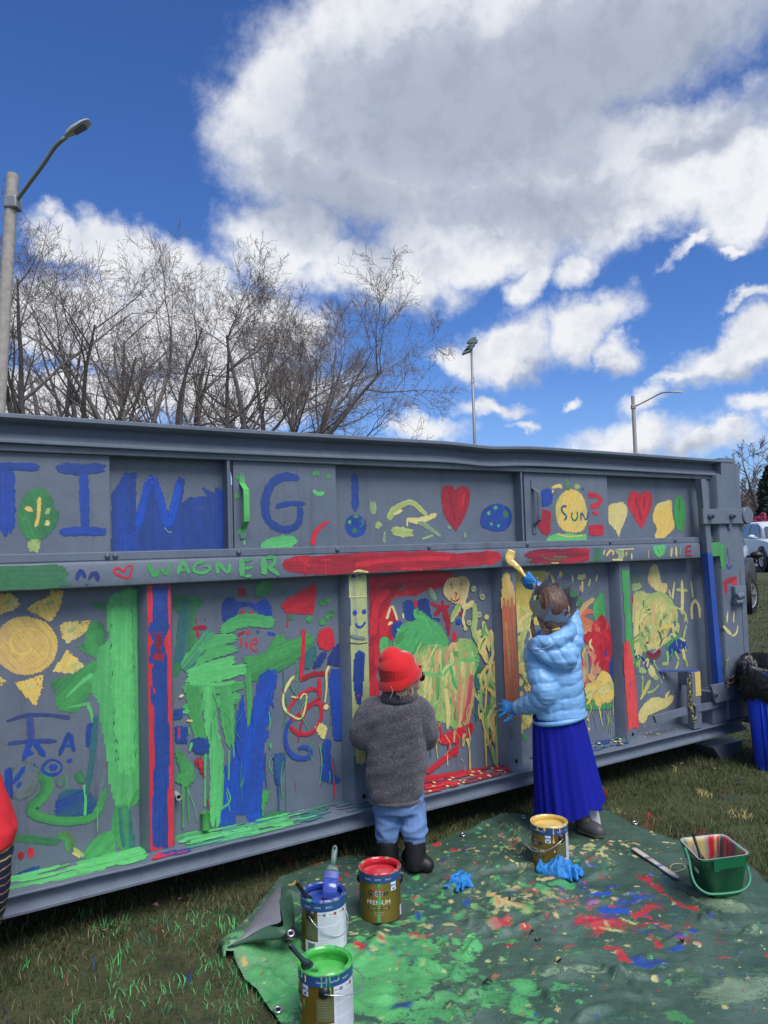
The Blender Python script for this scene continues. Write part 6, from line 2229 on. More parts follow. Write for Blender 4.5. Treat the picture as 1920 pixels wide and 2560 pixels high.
def paint_can(px,py,col,front,lvl,label,bail_side,ear_tilt,rim_cols,seed,drips=()):
    p = on_z(px,py,CH_ + 0.020)
    c = np.array([p[0],p[1],0.020])
    rnd = random.Random(seed)
    view = math.atan2(-c[1], -c[0])           # towards the camera
    # on a can seen from outside, rightwards = counter-clockwise seen from above
    phi0 = view + RAD(front)
    t = thing('paint_can',label,'paint can',c,'paint cans on the tarpaulin')
    # body with coloured label sectors
    mb = MB()
    S = 144
    zs = [0.0,0.004,0.006,0.05,0.10,0.150,0.1505]
    rs = [CR_ * 0.985,CR_ * 1.0,CR_ * 0.985,CR_ * 0.985,CR_ * 0.985,CR_ * 0.985,CR_ * 0.985]
    vs,cs,fs = [],[],[]
    for zi,(z,r) in enumerate(zip(zs,rs)):
        for k in range(S):
            d = k * 360.0 / S
            d = d if d <= 180 else d - 360
            vs.append(cyl(c,phi0,d,z,r))
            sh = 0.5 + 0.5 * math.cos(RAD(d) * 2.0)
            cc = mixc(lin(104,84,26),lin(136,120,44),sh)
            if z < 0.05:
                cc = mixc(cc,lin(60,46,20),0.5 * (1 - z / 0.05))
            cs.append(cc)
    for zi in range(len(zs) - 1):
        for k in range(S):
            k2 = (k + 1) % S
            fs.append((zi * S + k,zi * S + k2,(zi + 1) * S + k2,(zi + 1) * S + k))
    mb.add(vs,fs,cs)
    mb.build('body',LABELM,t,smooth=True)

    def patch(mbp,d0,d1,z0,z1,col_,r=CR_ * 0.985 + 0.0006,n=None):
        n = n or max(2,int(abs(d1 - d0) / 3) + 1)
        vs = [cyl(c,phi0,d0 + (d1 - d0) * i / (n - 1),z,r) for z in (z0,z1) for i in range(n)]
        mbp.add(vs,[(i,i + 1,n + i + 1,n + i) for i in range(n - 1)],col_)

    def text(mbp,body,d,z,size,col_,r=CR_ * 0.985 + 0.0014,bold=False):
        V_,F_ = text_mesh(body,size,bold)
        mbp.add([cyl(c,phi0,d + math.degrees(x / r),z + y,r) for x,y,_ in V_],F_,col_)

    # printed label
    lab = MB()
    WHITE = lin(206,212,220)
    INK = lin(120,124,130)
    patch(lab,109,251,0.006,0.1495,WHITE)
    patch(lab,72,108.5,0.052,0.118,lin(92,96,62))
    patch(lab,70,108.7,0.008,0.046,WHITE)
    patch(lab,-108,-76,0.04,0.118,lin(92,96,62))
    patch(lab,36,53,0.118,0.1495,lin(222,228,236))
    lab.build('label_panel',PRINT,t)
    pr = MB()
    for k in range(9):
        patch(pr,80 + k * 2.3,81.1 + k * 2.3 + (k % 3) * 0.4,0.012,0.040,lin(40,42,46),r=CR_ * 0.985 + 0.0012,n=2)
    rr = random.Random(3)
    for row in range(20):
        z = 0.128 - row * 0.0058
        for colm in (114,184):
            if row in (5,12):
                continue
            patch(pr,colm,colm + rr.uniform(44,58),z,z + 0.0012,mixc(INK,WHITE,0.45),r=CR_ * 0.985 + 0.0012)
    for dd in (122,150,178,206):
        patch(pr,dd,dd + 8,0.134,0.144,lin(180,60,66) if dd in (150,178) else INK,r=CR_ * 0.985 + 0.0012)
        patch(pr,dd - 12,dd - 2,0.138,0.140,INK,r=CR_ * 0.985 + 0.0012)
    for k in range(7):
        patch(pr,76,76 + rr.uniform(18,28),0.108 - k * 0.007,0.1092 - k * 0.007,lin(130,134,100),r=CR_ * 0.985 + 0.0012)
    pr.build('back_print',PRINT,t)
    pr = MB()
    # oval badge and words
    n_ = 40
    el_ = [(17 * math.cos(a),0.0165 * math.sin(a)) for a in np.linspace(0,2 * math.pi,n_ + 1)[:-1]]
    pr.add([cyl(c,phi0,0,0.113,CR_ * 0.985 + 0.0008)] + [cyl(c,phi0,d,0.113 + z,CR_ * 0.985 + 0.0008) for d,z in el_],[(0,1 + i,1 + (i + 1) % n_) for i in range(n_)],lin(196,70,70))
    pr.add([cyl(c,phi0,0,0.113,CR_ * 0.985 + 0.0011)] + [cyl(c,phi0,d * 0.93,0.113 + z * 0.62,CR_ * 0.985 + 0.0011) for d,z in el_],[(0,1 + i,1 + (i + 1) % n_) for i in range(n_)],lin(196,186,170))
    text(pr,'Glidden',0,0.114,0.026,lin(34,44,58),bold=True)
    text(pr,'PREMIUM',0,0.079,0.0235,lin(232,228,214))
    patch(pr,-32,32,0.053,0.061,lin(74,58,30),r=CR_ * 0.985 + 0.0010)
    text(pr,'EXTERIOR PAINT + PRIMER',0,0.057,0.0062,lin(214,204,180))
    text(pr,'100% ACRYLIC',0,0.042,0.006,lin(210,200,176))
    patch(pr,-16,16,0.034,0.0352,lin(180,168,130),r=CR_ * 0.985 + 0.0010)
    patch(pr,-12,12,0.030,0.0312,lin(180,168,130),r=CR_ * 0.985 + 0.0010)
    pr.build('label_print',PRINT,t)
    pr = MB()
    text(pr,'PPG',44.5,0.136,0.014,lin(30,92,170),bold=True)
    patch(pr,40,49,0.122,0.128,lin(30,92,170),r=CR_ * 0.985 + 0.0012)
    pr.build('sticker_print',PRINT,t)
    # blue top band with small print
    mb = MB()
    prof = [(CR_ * 0.9855,0.150),(CR_ * 1.006,0.1505),(CR_ * 1.006,0.178),(CR_ * 0.99,0.179)]
    vs,fs = [],[]
    mb.lathe(prof,c,72)
    band = mb.build('band',CANBLUE,t,smooth=True,auto=30)
    bp = MB()
    for d,s_ in ((-28,'GL6813'),(0,'SATIN'),(28,'BASE 2')):
        text(bp,s_,d,0.165,0.0085,lin(206,214,226),r=CR_ * 1.006 + 0.0008)
        text(bp,s_,d + 110,0.165,0.0085,lin(206,214,226),r=CR_ * 1.006 + 0.0008)
        text(bp,s_,d - 110,0.165,0.0085,lin(206,214,226),r=CR_ * 1.006 + 0.0008)
    bp.build('band_print',PRINT,band)
    # rim: chime with lid groove, smeared with paint
    mb = MB()
    prof = [(CR_ * 0.992,0.1785),(CR_ * 1.012,0.1795),(CR_ * 1.018,0.184),(CR_ * 1.0,0.188),(CR_ * 0.975,0.1865),(CR_ * 0.955,0.178),(CR_ * 0.90,0.1775),(CR_ * 0.882,0.186),(CR_ * 0.868,0.187),(CR_ * 0.858,0.183),(CR_ * 0.862,0.17),(CR_ * 0.955,0.165),(CR_ * 0.955,lvl - 0.01)]
    S2 = 72
    vs,cs,fs = [],[],[]
    for pi_,(r,z) in enumerate(prof):
        for k in range(S2):
            a = 2 * math.pi * k / S2
            vs.append((c[0] + r * math.cos(a),c[1] + r * math.sin(a),c[2] + z))
            q_ = 0.5 + 0.5 * math.sin(a * 3 + seed) * math.sin(a * 7 + seed * 2)
            cc = mixc(P_[col] if isinstance(col,str) else col,rim_cols[(int(a * 4 + seed) % len(rim_cols))],0.75 if (q_ > 0.62 and pi_ < 9) else 0.0)
            if pi_ < 3 and q_ < 0.35:
                cc = lin(120,122,126)
            cs.append(cc)
    for pi_ in range(len(prof) - 1):
        for k in range(S2):
            k2 = (k + 1) % S2
            fs.append((pi_ * S2 + k,pi_ * S2 + k2,(pi_ + 1) * S2 + k2,(pi_ + 1) * S2 + k))
    mb.add(vs,fs,cs)
    mb.build('rim',WET,t,smooth=True)
    # paint inside
    mb = MB()
    pc = P_[col] if isinstance(col,str) else col
    rings,cs = [],[]
    for r in (0.0001,0.02,0.04,0.06,CR_ * 0.95):
        for k in range(48):
            a = 2 * math.pi * k / 48
            rings.append((c[0] + r * math.cos(a),c[1] + r * math.sin(a),c[2] + lvl + 0.0012 * math.sin(a * 2 + r * 90)))
            cs.append(mixc(pc,mixc(pc,(0.9,0.9,0.9),0.15),0.5 + 0.5 * math.sin(a + r * 60)))
    fs = [(i * 48 + k,i * 48 + (k + 1) % 48,(i + 1) * 48 + (k + 1) % 48,(i + 1) * 48 + k) for i in range(4) for k in range(48)]
    mb.add(rings,fs,cs)
    mb.build('paint_surface',WET,t,smooth=True)
    # ears and bail
    for sgn in (-90,90):
        mb = MB()
        a = phi0 + RAD(sgn)
        nx,ny = math.cos(a),math.sin(a)
        tx,ty = -ny,nx
        M = lambda q,nx=nx,ny=ny,tx=tx,ty=ty: np.array([c[0] + nx * (CR_ * 0.985 + q[2]) + tx * q[0],c[1] + ny * (CR_ * 0.985 + q[2]) + ty * q[0],c[2] + 0.137 + q[1]])
        mb.lathe([(0.0,0.010),(0.008,0.010),(0.011,0.007),(0.016,0.005),(0.018,-0.004)],M=M,sides=20)
        mb.build('ear',BLACKM,t,smooth=True)
    mb = MB()
    a = phi0 + RAD(90)
    ax = np.array([math.cos(a),math.sin(a),0.0])
    fw = np.array([-math.sin(a),math.cos(a),0.0]) * bail_side
    dep,R2 = 0.118,CR_ + 0.010
    dn = fw * math.sin(RAD(ear_tilt)) - np.array([0,0,1.0]) * math.cos(RAD(ear_tilt))
    cc_ = c + np.array([0,0,0.137])
    path = [cc_ + ax * R2 * math.cos(th) + dn * dep * math.sin(th) ** 0.8 for th in np.linspace(0,math.pi,25)]
    mb.tube(path,0.0019,6)
    mb.build('bail',WIRE,t,smooth=True)
    # drips down the outside
    if drips:
        mb = MB()
        for (d,z0,z1,w0,cn) in drips:
            n_ = 14
            vs,fs = [],[]
            for i in range(n_):
                u = i / (n_ - 1)
                z = z0 + (z1 - z0) * u
                wd = math.degrees(w0 / CR_) * (0.35 + 0.25 * math.sin(u * 9 + d) + 0.4 * u ** 2) * 0.5
                rad = (CR_ * 1.006 if z > 0.150 else CR_ * 0.985)
                th = 0.0026
                vs += [cyl(c,phi0,d - wd,z,rad + 0.0003),cyl(c,phi0,d,z,rad + th),cyl(c,phi0,d + wd,z,rad + 0.0003)]
            for i in range(n_ - 1):
                for k in range(2):
                    o = i * 3 + k
                    fs.append((o,o + 3,o + 4,o + 1))
            mb.add(vs,fs,P_[cn])
        mb.build('paint_drip',WET,t,smooth=True)
    return t,c,phi0


red_can = paint_can(949,2161,'red',-6,0.158,'open can of red paint with a green drip down its label',1,62,[P_['dred'],lin(150,150,150),P_['lgreen']],1,
                    [(2,0.150,0.070,0.020,'mgreen'),(0,0.085,0.006,0.018,'mgreen'),(7,0.090,0.072,0.014,'mgreen'),(9,0.178,0.12,0.004,'mgreen')])
blue_can = paint_can(808,2226,'blue',-125,0.160,'open can of blue paint with two brushes standing in it',1,44,[P_['lgreen'],P_['dblue'],lin(150,150,160)],2)
green_can = paint_can(813,2397,lin(84,190,88),-93,0.146,'open can of bright green paint by the folded tarpaulin corner',1,80,[P_['mgreen'],P_['fgreen'],P_['lgreen']],3,
                      [(84,0.182,0.128,0.012,'lgreen'),(94,0.182,0.12,0.010,'mgreen'),(101,0.182,0.13,0.008,'lgreen'),(47,0.182,0.16,0.008,'yellow'),(36,0.182,0.168,0.010,'lgreen'),(120,0.182,0.165,0.008,'lgreen'),(40,0.11,0.085,0.005,'green')])
yellow_can = paint_can(1372,2050,'yellow',-50,0.168,'open can of yellow paint with dried runs at the girl\'s feet',-1,60,[P_['cream'],lin(150,150,150),P_['yellow']],4,
                       [(62,0.182,0.118,0.010,'yellow'),(83,0.182,0.110,0.010,'yellow'),(64,0.09,0.078,0.01,'cream'),(12,0.182,0.165,0.02,'yellow'),(35,0.182,0.170,0.02,'yellow')])

HANDLE = mat_basic('brush_handle',(1,1,1),0.45,var=0.25,scale=30,vcol=True,bump=0.15)


def brush(p_tip,p_end,wid,label,cols,group,head=0.34,facing=(0,-1,0)):
    """flat paint brush: bristle block, ferrule, waisted handle with a hole"""
    a,b = np.asarray(p_tip,float),np.asarray(p_end,float)
    t = (b - a)
    L = np.linalg.norm(t)
    t /= L
    n = np.asarray(facing,float)
    n = n - t * (n @ t)
    n /= np.linalg.norm(n)
    s = np.cross(t,n)
    th = thing('paintbrush',label,'paintbrush',a,group)

    def sect(u,w_,d_):
        c = a + t * (L * u)
        return [c + s * (w_ * math.cos(k) if abs(math.cos(k)) < 0.8 else w_ * math.copysign(0.9,math.cos(k))) + n * d_ * math.sin(k) for k in np.linspace(0,2 * math.pi,17)[:-1]]
    mb = MB()
    mb.loft([sect(0,wid * 0.50,0.003),sect(head * 0.4,wid * 0.52,0.008),sect(head * 0.75,wid * 0.5,0.009)],col=cols[0])
    mb.build('bristles',WET,th,smooth=True)
    mb = MB()
    mb.loft([sect(head * 0.75,wid * 0.505,0.0095),sect(head,wid * 0.5,0.0095)],col=cols[1])
    mb.build('ferrule',HANDLE,th,smooth=True,auto=40)
    mb = MB()
    us = [head,head + 0.05,head + 0.12,0.6,0.78,0.90,0.97,1.0]
    wsd = [wid * 0.48,wid * 0.44,wid * 0.22,wid * 0.15,wid * 0.20,wid * 0.21,wid * 0.16,wid * 0.06]
    ds = [0.009,0.009,0.0085,0.008,0.007,0.006,0.005,0.003]
    mb.loft([sect(u,w_,d_) for u,w_,d_ in zip(us,wsd,ds)],col=cols[2])
    h = mb.build('handle',HANDLE,th,smooth=True)
    mb = MB()
    c = a + t * (L * 0.93) + n * 0.0062
    mb.add([c + (s * math.cos(k) + t * math.sin(k) * 1.8) * 0.0038 for k in np.linspace(0,2 * math.pi,13)[:-1]],[tuple(range(12))])
    mb.build('hang_hole',bpy.data.materials['hole_black'],h)
    return th


bc = blue_can[1]
# big brush dipped in blue, leaning on the far wall of the can
tip = at_depth(822,2247,bc[1] - 0.02)
end = at_depth(838,2113,bc[1] + 0.085)
brush(tip,end,0.058,'wide brush caked with blue paint, handle up in the blue can',[lin(62,84,172),lin(84,92,168),lin(96,122,116)],'brushes in the paint cans',head=0.50)
tip = at_depth(778,2262,bc[1] - 0.01)
end = at_depth(741,2205,bc[1] - 0.075)
brush(tip,end,0.040,'brush with black handle leaning over the blue can\'s rim',[P_['dblue'],lin(30,32,38),lin(26,28,34)],'brushes in the paint cans',head=0.30,facing=(-0.4,-1,0.4))
gc = green_can[1]
tip = at_depth(785,2432,gc[1] - 0.03)
end = at_depth(722,2360,gc[1] - 0.085)
brush(tip,end,0.040,'brush with dark paint-stained handle leaning over the green can\'s rim',[P_['mgreen'],lin(44,84,66),lin(44,64,66)],'brushes in the paint cans',head=0.30,facing=(-0.4,-1,0.4))

# ------------------------------------------------------------------ green pail with liner
PAILM = mat_basic('pail_green',lin(16,96,58),0.36,var=0.1,scale=8,bump=0.12,bscale=120)
ZR = 0.215
rimc = [on_z(x,y,ZR) for x,y in ((1698,2099),(1808,2087),(1876,2138),(1752,2155))]
botc = [on_z(x,y,0.022) for x,y in ((1722,2205),(1808,2196),(1860,2234),(1792,2250))]
bcen = np.mean(botc,axis=0)


def rrect(cs,inset=0.0,k=5,rad=0.16):
    cs = [np.asarray(c_,float) for c_ in cs]
    m_ = np.mean(cs,axis=0)
    cs = [c_ + (m_ - c_) * inset for c_ in cs]
    out = []
    for i in range(4):
        p0,p1,p2 = cs[(i - 1) % 4],cs[i],cs[(i + 1) % 4]
        a_ = p1 + (p0 - p1) * rad
        b_ = p1 + (p2 - p1) * rad
        for j in range(k + 1):
            u = j / k
            out.append((1 - u) ** 2 * a_ + 2 * u * (1 - u) * p1 + u * u * b_)
    return out


def lerp_ring(t,inset=0.0,dz=0.0):
    return [p + np.array([0,0,dz]) for p in rrect([botc[i] * (1 - t) + rimc[i] * t for i in range(4)],inset)]


pail = thing('paint_pail','square green plastic pail with paint-streaked clear liner','pail',(bcen[0],bcen[1],0.02))
mb = MB()
rings = [lerp_ring(0.0,0.10,-0.004),lerp_ring(0.0,0.02,0.0),lerp_ring(0.05),lerp_ring(0.84),lerp_ring(0.845,-0.03),lerp_ring(0.97,-0.045),lerp_ring(1.0,-0.05),lerp_ring(1.0,0.0,0.002),lerp_ring(0.96,0.05),lerp_ring(0.06,0.06),lerp_ring(0.05,0.5)]
mb.loft(rings,cap=True)
mb.build('body',PAILM,pail,smooth=True,auto=40)
# liner with streaks of every colour, standing just proud of the inner wall
mb = MB()
rs_ = [lerp_ring(t,0.075) for t in np.linspace(0.10,1.0,12)] + [lerp_ring(1.0,0.0,0.006),lerp_ring(1.0,-0.035,0.005)]
n_ = len(rs_[0])
# densify round the ring for narrow streaks
DN_ = 8
rs2 = []
for r in rs_:
    q_ = []
    for i in range(n_):
        for k in range(DN_):
            q_.append(r[i] * (1 - k / DN_) + r[(i + 1) % n_] * (k / DN_))
    rs2.append(q_)
rp = random.Random(12)
cols_ring = []
pal_ = [lin(168,172,160),P_['red'],P_['dred'],P_['mgreen'],P_['cream'],P_['pyel'],P_['purple'],lin(120,90,110),P_['red'],P_['dgreen']]
cur = 0
for i in range(n_ * DN_):
    if rp.random() < 0.30:
        cur = rp.randrange(len(pal_))
    cols_ring.append((cur,rp.uniform(0.2,1.0)))
cs = []
for ri in range(len(rs2)):
    for i in range(n_ * DN_):
        ci,low = cols_ring[i]
        cs.append(pal_[ci] if (1 - ri / len(rs2)) < low and ri < 12 else lin(170,176,176))
mb.loft(rs2,col=cs,cap=False)
mb.build('liner',WET,pail,smooth=True)
mb = MB()
mb.add(lerp_ring(0.12,0.08),[tuple(range(n_))],lin(90,46,52))
mb.build('paint_surface',WET,pail)
# pour lip lugs on the front rim
mb = MB()
f0,f1 = rimc[3],rimc[2]
inn = np.array([-(f1 - f0)[1],(f1 - f0)[0],0])
inn /= np.linalg.norm(inn)
for ta,tb_ in ((0.22,0.34),(0.34,0.80),(0.80,0.86)):
    A,B = f0 + (f1 - f0) * ta,f0 + (f1 - f0) * tb_
    dz_ = 0.040 if (tb_ - ta) < 0.2 else 0.034
    mb.prism([A - inn * 0.012 + (0,0,0.0),B - inn * 0.012,B - inn * 0.012 - (0,0,dz_),A - inn * 0.012 - (0,0,dz_)],inn * 0.010 - np.array([0,0,0.001]))
mb.build('rim_lug',PAILM,pail)
mb = MB()
hp = [(1712,2118),(1722,2148),(1730,2190),(1742,2215),(1765,2232),(1792,2235),(1845,2229),(1868,2216),(1875,2195),(1868,2165)]
yy = [0.0,-0.02,-0.05,-0.07,-0.09,-0.095,-0.085,-0.07,-0.05,-0.03]
mb.tube(catmull([at_depth(x,y,rimc[3][1] + dy) for (x,y),dy in zip(hp,yy)],0.012),0.0055,8,flat=0.7)
hd = mb.build('handle',mat_basic('pail_handle',lin(52,128,92),0.4,var=0.1),pail,smooth=True)
# printed panel on the left face
mb = MB()
for (q_,col_) in ((((1714,2143),(1724,2153),(1726,2168),(1716,2158)),lin(196,210,200)),(((1735,2164),(1747,2176),(1747,2186),(1737,2175)),lin(190,206,196)),(((1718,2165),(1730,2178),(1738,2205),(1724,2192)),lin(40,84,62))):
    # each corner lies on the pail's left wall, just outside it
    Lw0,Lw1,Lb0,Lb1 = rimc[0],rimc[3],botc[0],botc[3]
    nrm = np.cross(Lw1 - Lw0,Lb0 - Lw0)
    nrm /= np.linalg.norm(nrm)
    if nrm @ (CAM_POS - Lw0) < 0:
        nrm = -nrm
    P0 = Lw0 + nrm * 0.004
    pts = []
    for x,y in q_:
        d = ray(x,y)
        pts.append(CAM_POS + d * (nrm @ (P0 - CAM_POS)) / (nrm @ d))
    mb = MB()
    mb.add(pts,[(0,1,2,3)],col_)
    mb.build('label_print',PRINT,pail)
brush(at_depth(1760,2152,rimc[0][1] - 0.09) - np.array([0,0,0.03]),at_depth(1731,2082,rimc[0][1] - 0.03),0.03,'dark brush standing in the square green pail',[lin(60,30,40),lin(46,34,44),lin(34,30,40)],'brushes in the paint cans',head=0.25)

# ------------------------------------------------------------------ stirring stick and elastic band
WOODM = mat_basic('stick_wood',lin(198,184,176),0.7,var=0.2,scale=60,vcol=True,bump=0.2,bscale=50)
A_,B_ = zp(1583,2120,0.034),zp(1697,2196,0.030)
dr = B_ - A_
dr /= np.linalg.norm(dr)
sd = np.cross(dr,[0,0,1.0])
st_ = MB()
rings,cs = [],[]
L_ = np.linalg.norm(B_ - A_)
for u,wv_,cc in ((0,0.010,lin(150,130,124)),(0.04,0.013,lin(196,178,170)),(0.30,0.013,lin(206,190,184)),(0.36,0.014,lin(90,80,84)),(0.40,0.012,lin(176,164,168)),(0.55,0.011,lin(200,190,188)),(0.62,0.013,lin(90,90,150)),(0.66,0.014,lin(206,198,190)),(0.85,0.014,lin(208,200,190)),(0.97,0.010,lin(190,180,172)),(1.0,0.004,lin(150,150,160))):
    p = A_ + dr * L_ * u
    rings.append([p - sd * wv_ + (0,0,0.002),p + sd * wv_ + (0,0,0.002),p + sd * wv_ - (0,0,0.0025),p - sd * wv_ - (0,0,0.0025)])
    cs += [cc] * 4
st_.loft(rings,col=cs)
o = st_.build('stirring_stick',WOODM,base=A_)
tag(o,'pale wooden stirring stick smudged with paint beside the green pail','stick')
mb = MB()
cb = [(1677,2176),(1676,2168),(1682,2161),(1694,2159),(1708,2161),(1712,2170),(1702,2176),(1688,2180)]
mb.tube(catmull([zp(x,y,0.033) for x,y in cb],0.008,closed=True) + [zp(*cb[0],0.033)],0.0022,6,cap=False)
o = mb.build('elastic_band',mat_basic('elastic',lin(176,168,120),0.5),base=zp(1694,2170,0.03),smooth=True)
tag(o,'loose beige elastic band lying against the green pail','elastic band')

# ------------------------------------------------------------------ blue bin with black bag
BINM = mat_basic('bin_blue',lin(24,62,196),0.38,var=0.08,scale=6,bump=0.08)
b0 = on_z(1887,1926)
bw,bd,bh = 0.46,0.36,0.62
bx_,by_ = b0[0],b0[1]
bin_ = thing('recycling_bin','blue plastic recycling bin lined with a black bag beside the dumpster','bin',(bx_ + bw / 2,by_ + bd / 2,0))
ang_ = RAD(-27)


def binp(x,y,z):
    return np.array([bx_ + x * math.cos(ang_) - y * math.sin(ang_),by_ + x * math.sin(ang_) + y * math.cos(ang_),z])


def bring(z,grow):
    cs4 = [binp(-grow,-grow,z),binp(bw + grow,-grow,z),binp(bw + grow,bd + grow,z),binp(-grow,bd + grow,z)]
    return rrect(cs4,0.0,4,0.12)


mb = MB()
mb.loft([bring(0.002,-0.012),bring(0.02,0.0),bring(0.30,0.016),bring(0.56,0.030),bring(0.562,0.042),bring(0.61,0.045),bring(0.615,0.03),bring(0.56,0.018),bring(0.05,-0.01)],cap=True)
body = mb.build('body',BINM,bin_,smooth=True,auto=45)
mb = MB()
for xx in (0.07,0.10):
    mb.tube([binp(xx,-0.003,0.03),binp(xx - 0.008,-0.019,0.30),binp(xx - 0.015,-0.030,0.54)],0.006,6)
mb.build('rib',BINM,bin_,smooth=True)
mb = MB()
mb.prism([binp(0.155,-0.021,0.16),binp(0.40,-0.021,0.16),binp(0.40,-0.033,0.50),binp(0.155,-0.033,0.50)],(0,-0.002,0))
mb.build('sticker',mat_basic('white_sticker',lin(214,216,222),0.5,var=0.05),bin_)
# bag: crumpled skirt over the rim
BAG = mat_basic('black_bag',lin(24,25,28),0.28,var=0.2,scale=30,bump=0.5,bscale=26,bdist=0.02)
mb = MB()
rows = []
N_ = 72
base_r = bring(0.60,0.052)
M_ = len(base_r)
rb_ = random.Random(9)
wr = [rb_.uniform(-1,1) for _ in range(N_)]
cen = np.mean(base_r,axis=0)
for ri,(z,gr,amp) in enumerate(((0.44,0.040,0.010),(0.47,0.050,0.012),(0.53,0.056,0.010),(0.60,0.054,0.010),(0.64,0.050,0.014),(0.665,0.04,0.016),(0.65,0.02,0.016),(0.60,0.0,0.012),(0.45,-0.02,0.01),(0.40,-0.12,0.01))):
    br = bring(z,gr)
    row = []
    for i in range(N_):
        f = i / N_ * M_
        p = br[int(f) % M_] * (1 - f % 1) + br[(int(f) + 1) % M_] * (f % 1)
        d = p - cen
        d[2] = 0
        d /= np.linalg.norm(d)
        row.append(p + d * amp * (wr[i] + 0.6 * math.sin(i * 1.3 + ri)) + np.array([0,0,amp * 1.4 * math.sin(i * 0.9 + ri * 0.7) + (0.03 * wr[(i * 3) % N_] if ri == 0 else 0)]))
    rows.append(row)
mb.loft(rows,cap=False)
mb.build('bag_liner',BAG,bin_,smooth=True)


# ------------------------------------------------------------------ people
def remesh(mb,voxel,smooth=4):
    """weld overlapping shapes into one continuous surface"""
    me = bpy.data.meshes.new('tmp')
    me.from_pydata([tuple(p) for p in mb.v],[],mb.f)
    ob = bpy.data.objects.new('tmp',me)
    COL.objects.link(ob)
    md = ob.modifiers.new('r','REMESH')
    md.mode = 'VOXEL'
    md.voxel_size = voxel
    sm = ob.modifiers.new('s','SMOOTH')
    sm.factor = 0.5
    sm.iterations = smooth
    dg = bpy.context.evaluated_depsgraph_get()
    m2 = bpy.data.meshes.new_from_object(ob.evaluated_get(dg))
    n = len(m2.vertices)
    V = np.zeros(n * 3,np.float32)
    m2.vertices.foreach_get('co',V)
    Nn = np.zeros(n * 3,np.float32)
    m2.vertices.foreach_get('normal',Nn)
    F = [tuple(p.vertices) for p in m2.polygons]
    bpy.data.objects.remove(ob,do_unlink=True)
    bpy.data.meshes.remove(me)
    bpy.data.meshes.remove(m2)
    return V.reshape(-1,3).astype(float),Nn.reshape(-1,3).astype(float),F


def ball(mb,c,r,seg=16,rings=10,M=None):
    r = (r,r,r) if isinstance(r,(int,float)) else r
    vs,fs = [],[]
    for i in range(rings + 1):
        th = math.pi * i / rings
        for k in range(seg):
            a = 2 * math.pi * k / seg
            q = np.array([r[0] * math.sin(th) * math.cos(a),r[1] * math.sin(th) * math.sin(a),r[2] * math.cos(th)])
            if M is not None:
                q = M @ q
            vs.append(np.asarray(c) + q)
    for i in range(rings):
        for k in range(seg):
            k2 = (k + 1) % seg
            fs.append((i * seg + k,(i + 1) * seg + k,(i + 1) * seg + k2,i * seg + k2))
    mb.add(vs,fs)


def limb(mb,pts,rad,sides=14,flat=1.0,step=0.02):
    P = [np.append(np.asarray(p,float),r) for p,r in zip(pts,rad)]
    Q = catmull(P,step)
    mb.tube([q[:3] for q in Q],[max(q[3],0.001) for q in Q],sides,flat=flat)
    ball(mb,Q[0][:3],Q[0][3] * 0.98,12,8)
    ball(mb,Q[-1][:3],Q[-1][3] * 0.98,12,8)


def rings_loft(mb,rings,right=(1,0,0),fwd=(0,1,0),seg=24,power=2.0):
    """rings: (centre, half width, half depth)"""
    R,Fw = np.asarray(right,float),np.asarray(fwd,float)
    out = []
    for c,a,b in rings:
        row = []
        for k in range(seg):
            t = 2 * math.pi * k / seg
            cx,sx = math.cos(t),math.sin(t)
            cx = math.copysign(abs(cx) ** (2 / power),cx)
            sx = math.copysign(abs(sx) ** (2 / power),sx)
            row.append(np.asarray(c) + R * a * cx + Fw * b * sx)
        out.append(row)
    mb.loft(out)


def axis_param(V,pts):
    """arc length and distance to the nearest point on a polyline"""
    P = np.array(pts,float)
    best = np.full(len(V),1e9)
    arc = np.zeros(len(V))
    s0 = 0.0
    for i in range(len(P) - 1):
        ab = P[i + 1] - P[i]
        L = np.linalg.norm(ab)
        t = np.clip(((V - P[i]) @ ab) / (L * L),0,1)
        d = np.linalg.norm(V - P[i] - t[:,None] * ab,axis=1)
        k = d < best
        best[k] = d[k]
        arc[k] = s0 + t[k] * L
        s0 += L
    return arc,best


def n3(V,s,seed):
    """cheap 3-D smooth noise in -1..1"""
    r = np.random.RandomState(seed)
    out = np.zeros(len(V))
    for _ in range(9):
        d = r.normal(0,1,3)
        d /= np.linalg.norm(d)
        out += np.sin((V @ d) * s * r.uniform(0.6,1.7) + r.uniform(0,6.28)) / 9 * 2.2
    return np.clip(out,-1,1)


def put(name,V,F,mat,parent,col=None,smooth=True):
    mb = MB()
    mb.v = [tuple(p) for p in V]
    mb.f = F
    mb.mi = [0] * len(F)
    mb.c = [tuple(c) for c in col] if col is not None else [(1,1,1)] * len(V)
    return mb.build(name,mat,parent,smooth=smooth)


SKIN = mat_basic('skin',lin(206,160,144),0.5,var=0.08,scale=30)
m_,n_,bs_ = mat_new('fleece')
co_ = obj_co(n_)
f1 = n_.noise(co_,170.0,6,0.7)
f2 = n_.noise(co_,55.0,5,0.65,1.5)
cc_ = n_.ramp(n_.m('ADD',n_.m('MULTIPLY',f1,0.5),n_.m('MULTIPLY',f2,0.5)),[(0.36,lin(46,45,52)),(0.50,lin(76,74,84)),(0.64,lin(116,113,120))])
n_.link(cc_,bs_.inputs['Base Color'])
bs_.inputs['Roughness'].default_value = 0.95
bs_.inputs['Sheen Weight'].default_value = 0.25
add_bump(n_,bs_,n_.m('ADD',f1,f2),0.9,0.008)
FLEECE = m_
KNIT = mat_basic('red_knit',lin(214,20,30),0.85,var=0.14,scale=120,bump=0.5,bscale=240,bdist=0.003,sheen=0.3)
DENIM = mat_basic('denim',lin(104,134,182),0.85,var=0.16,scale=30,bump=0.3,bscale=260,bdist=0.002)
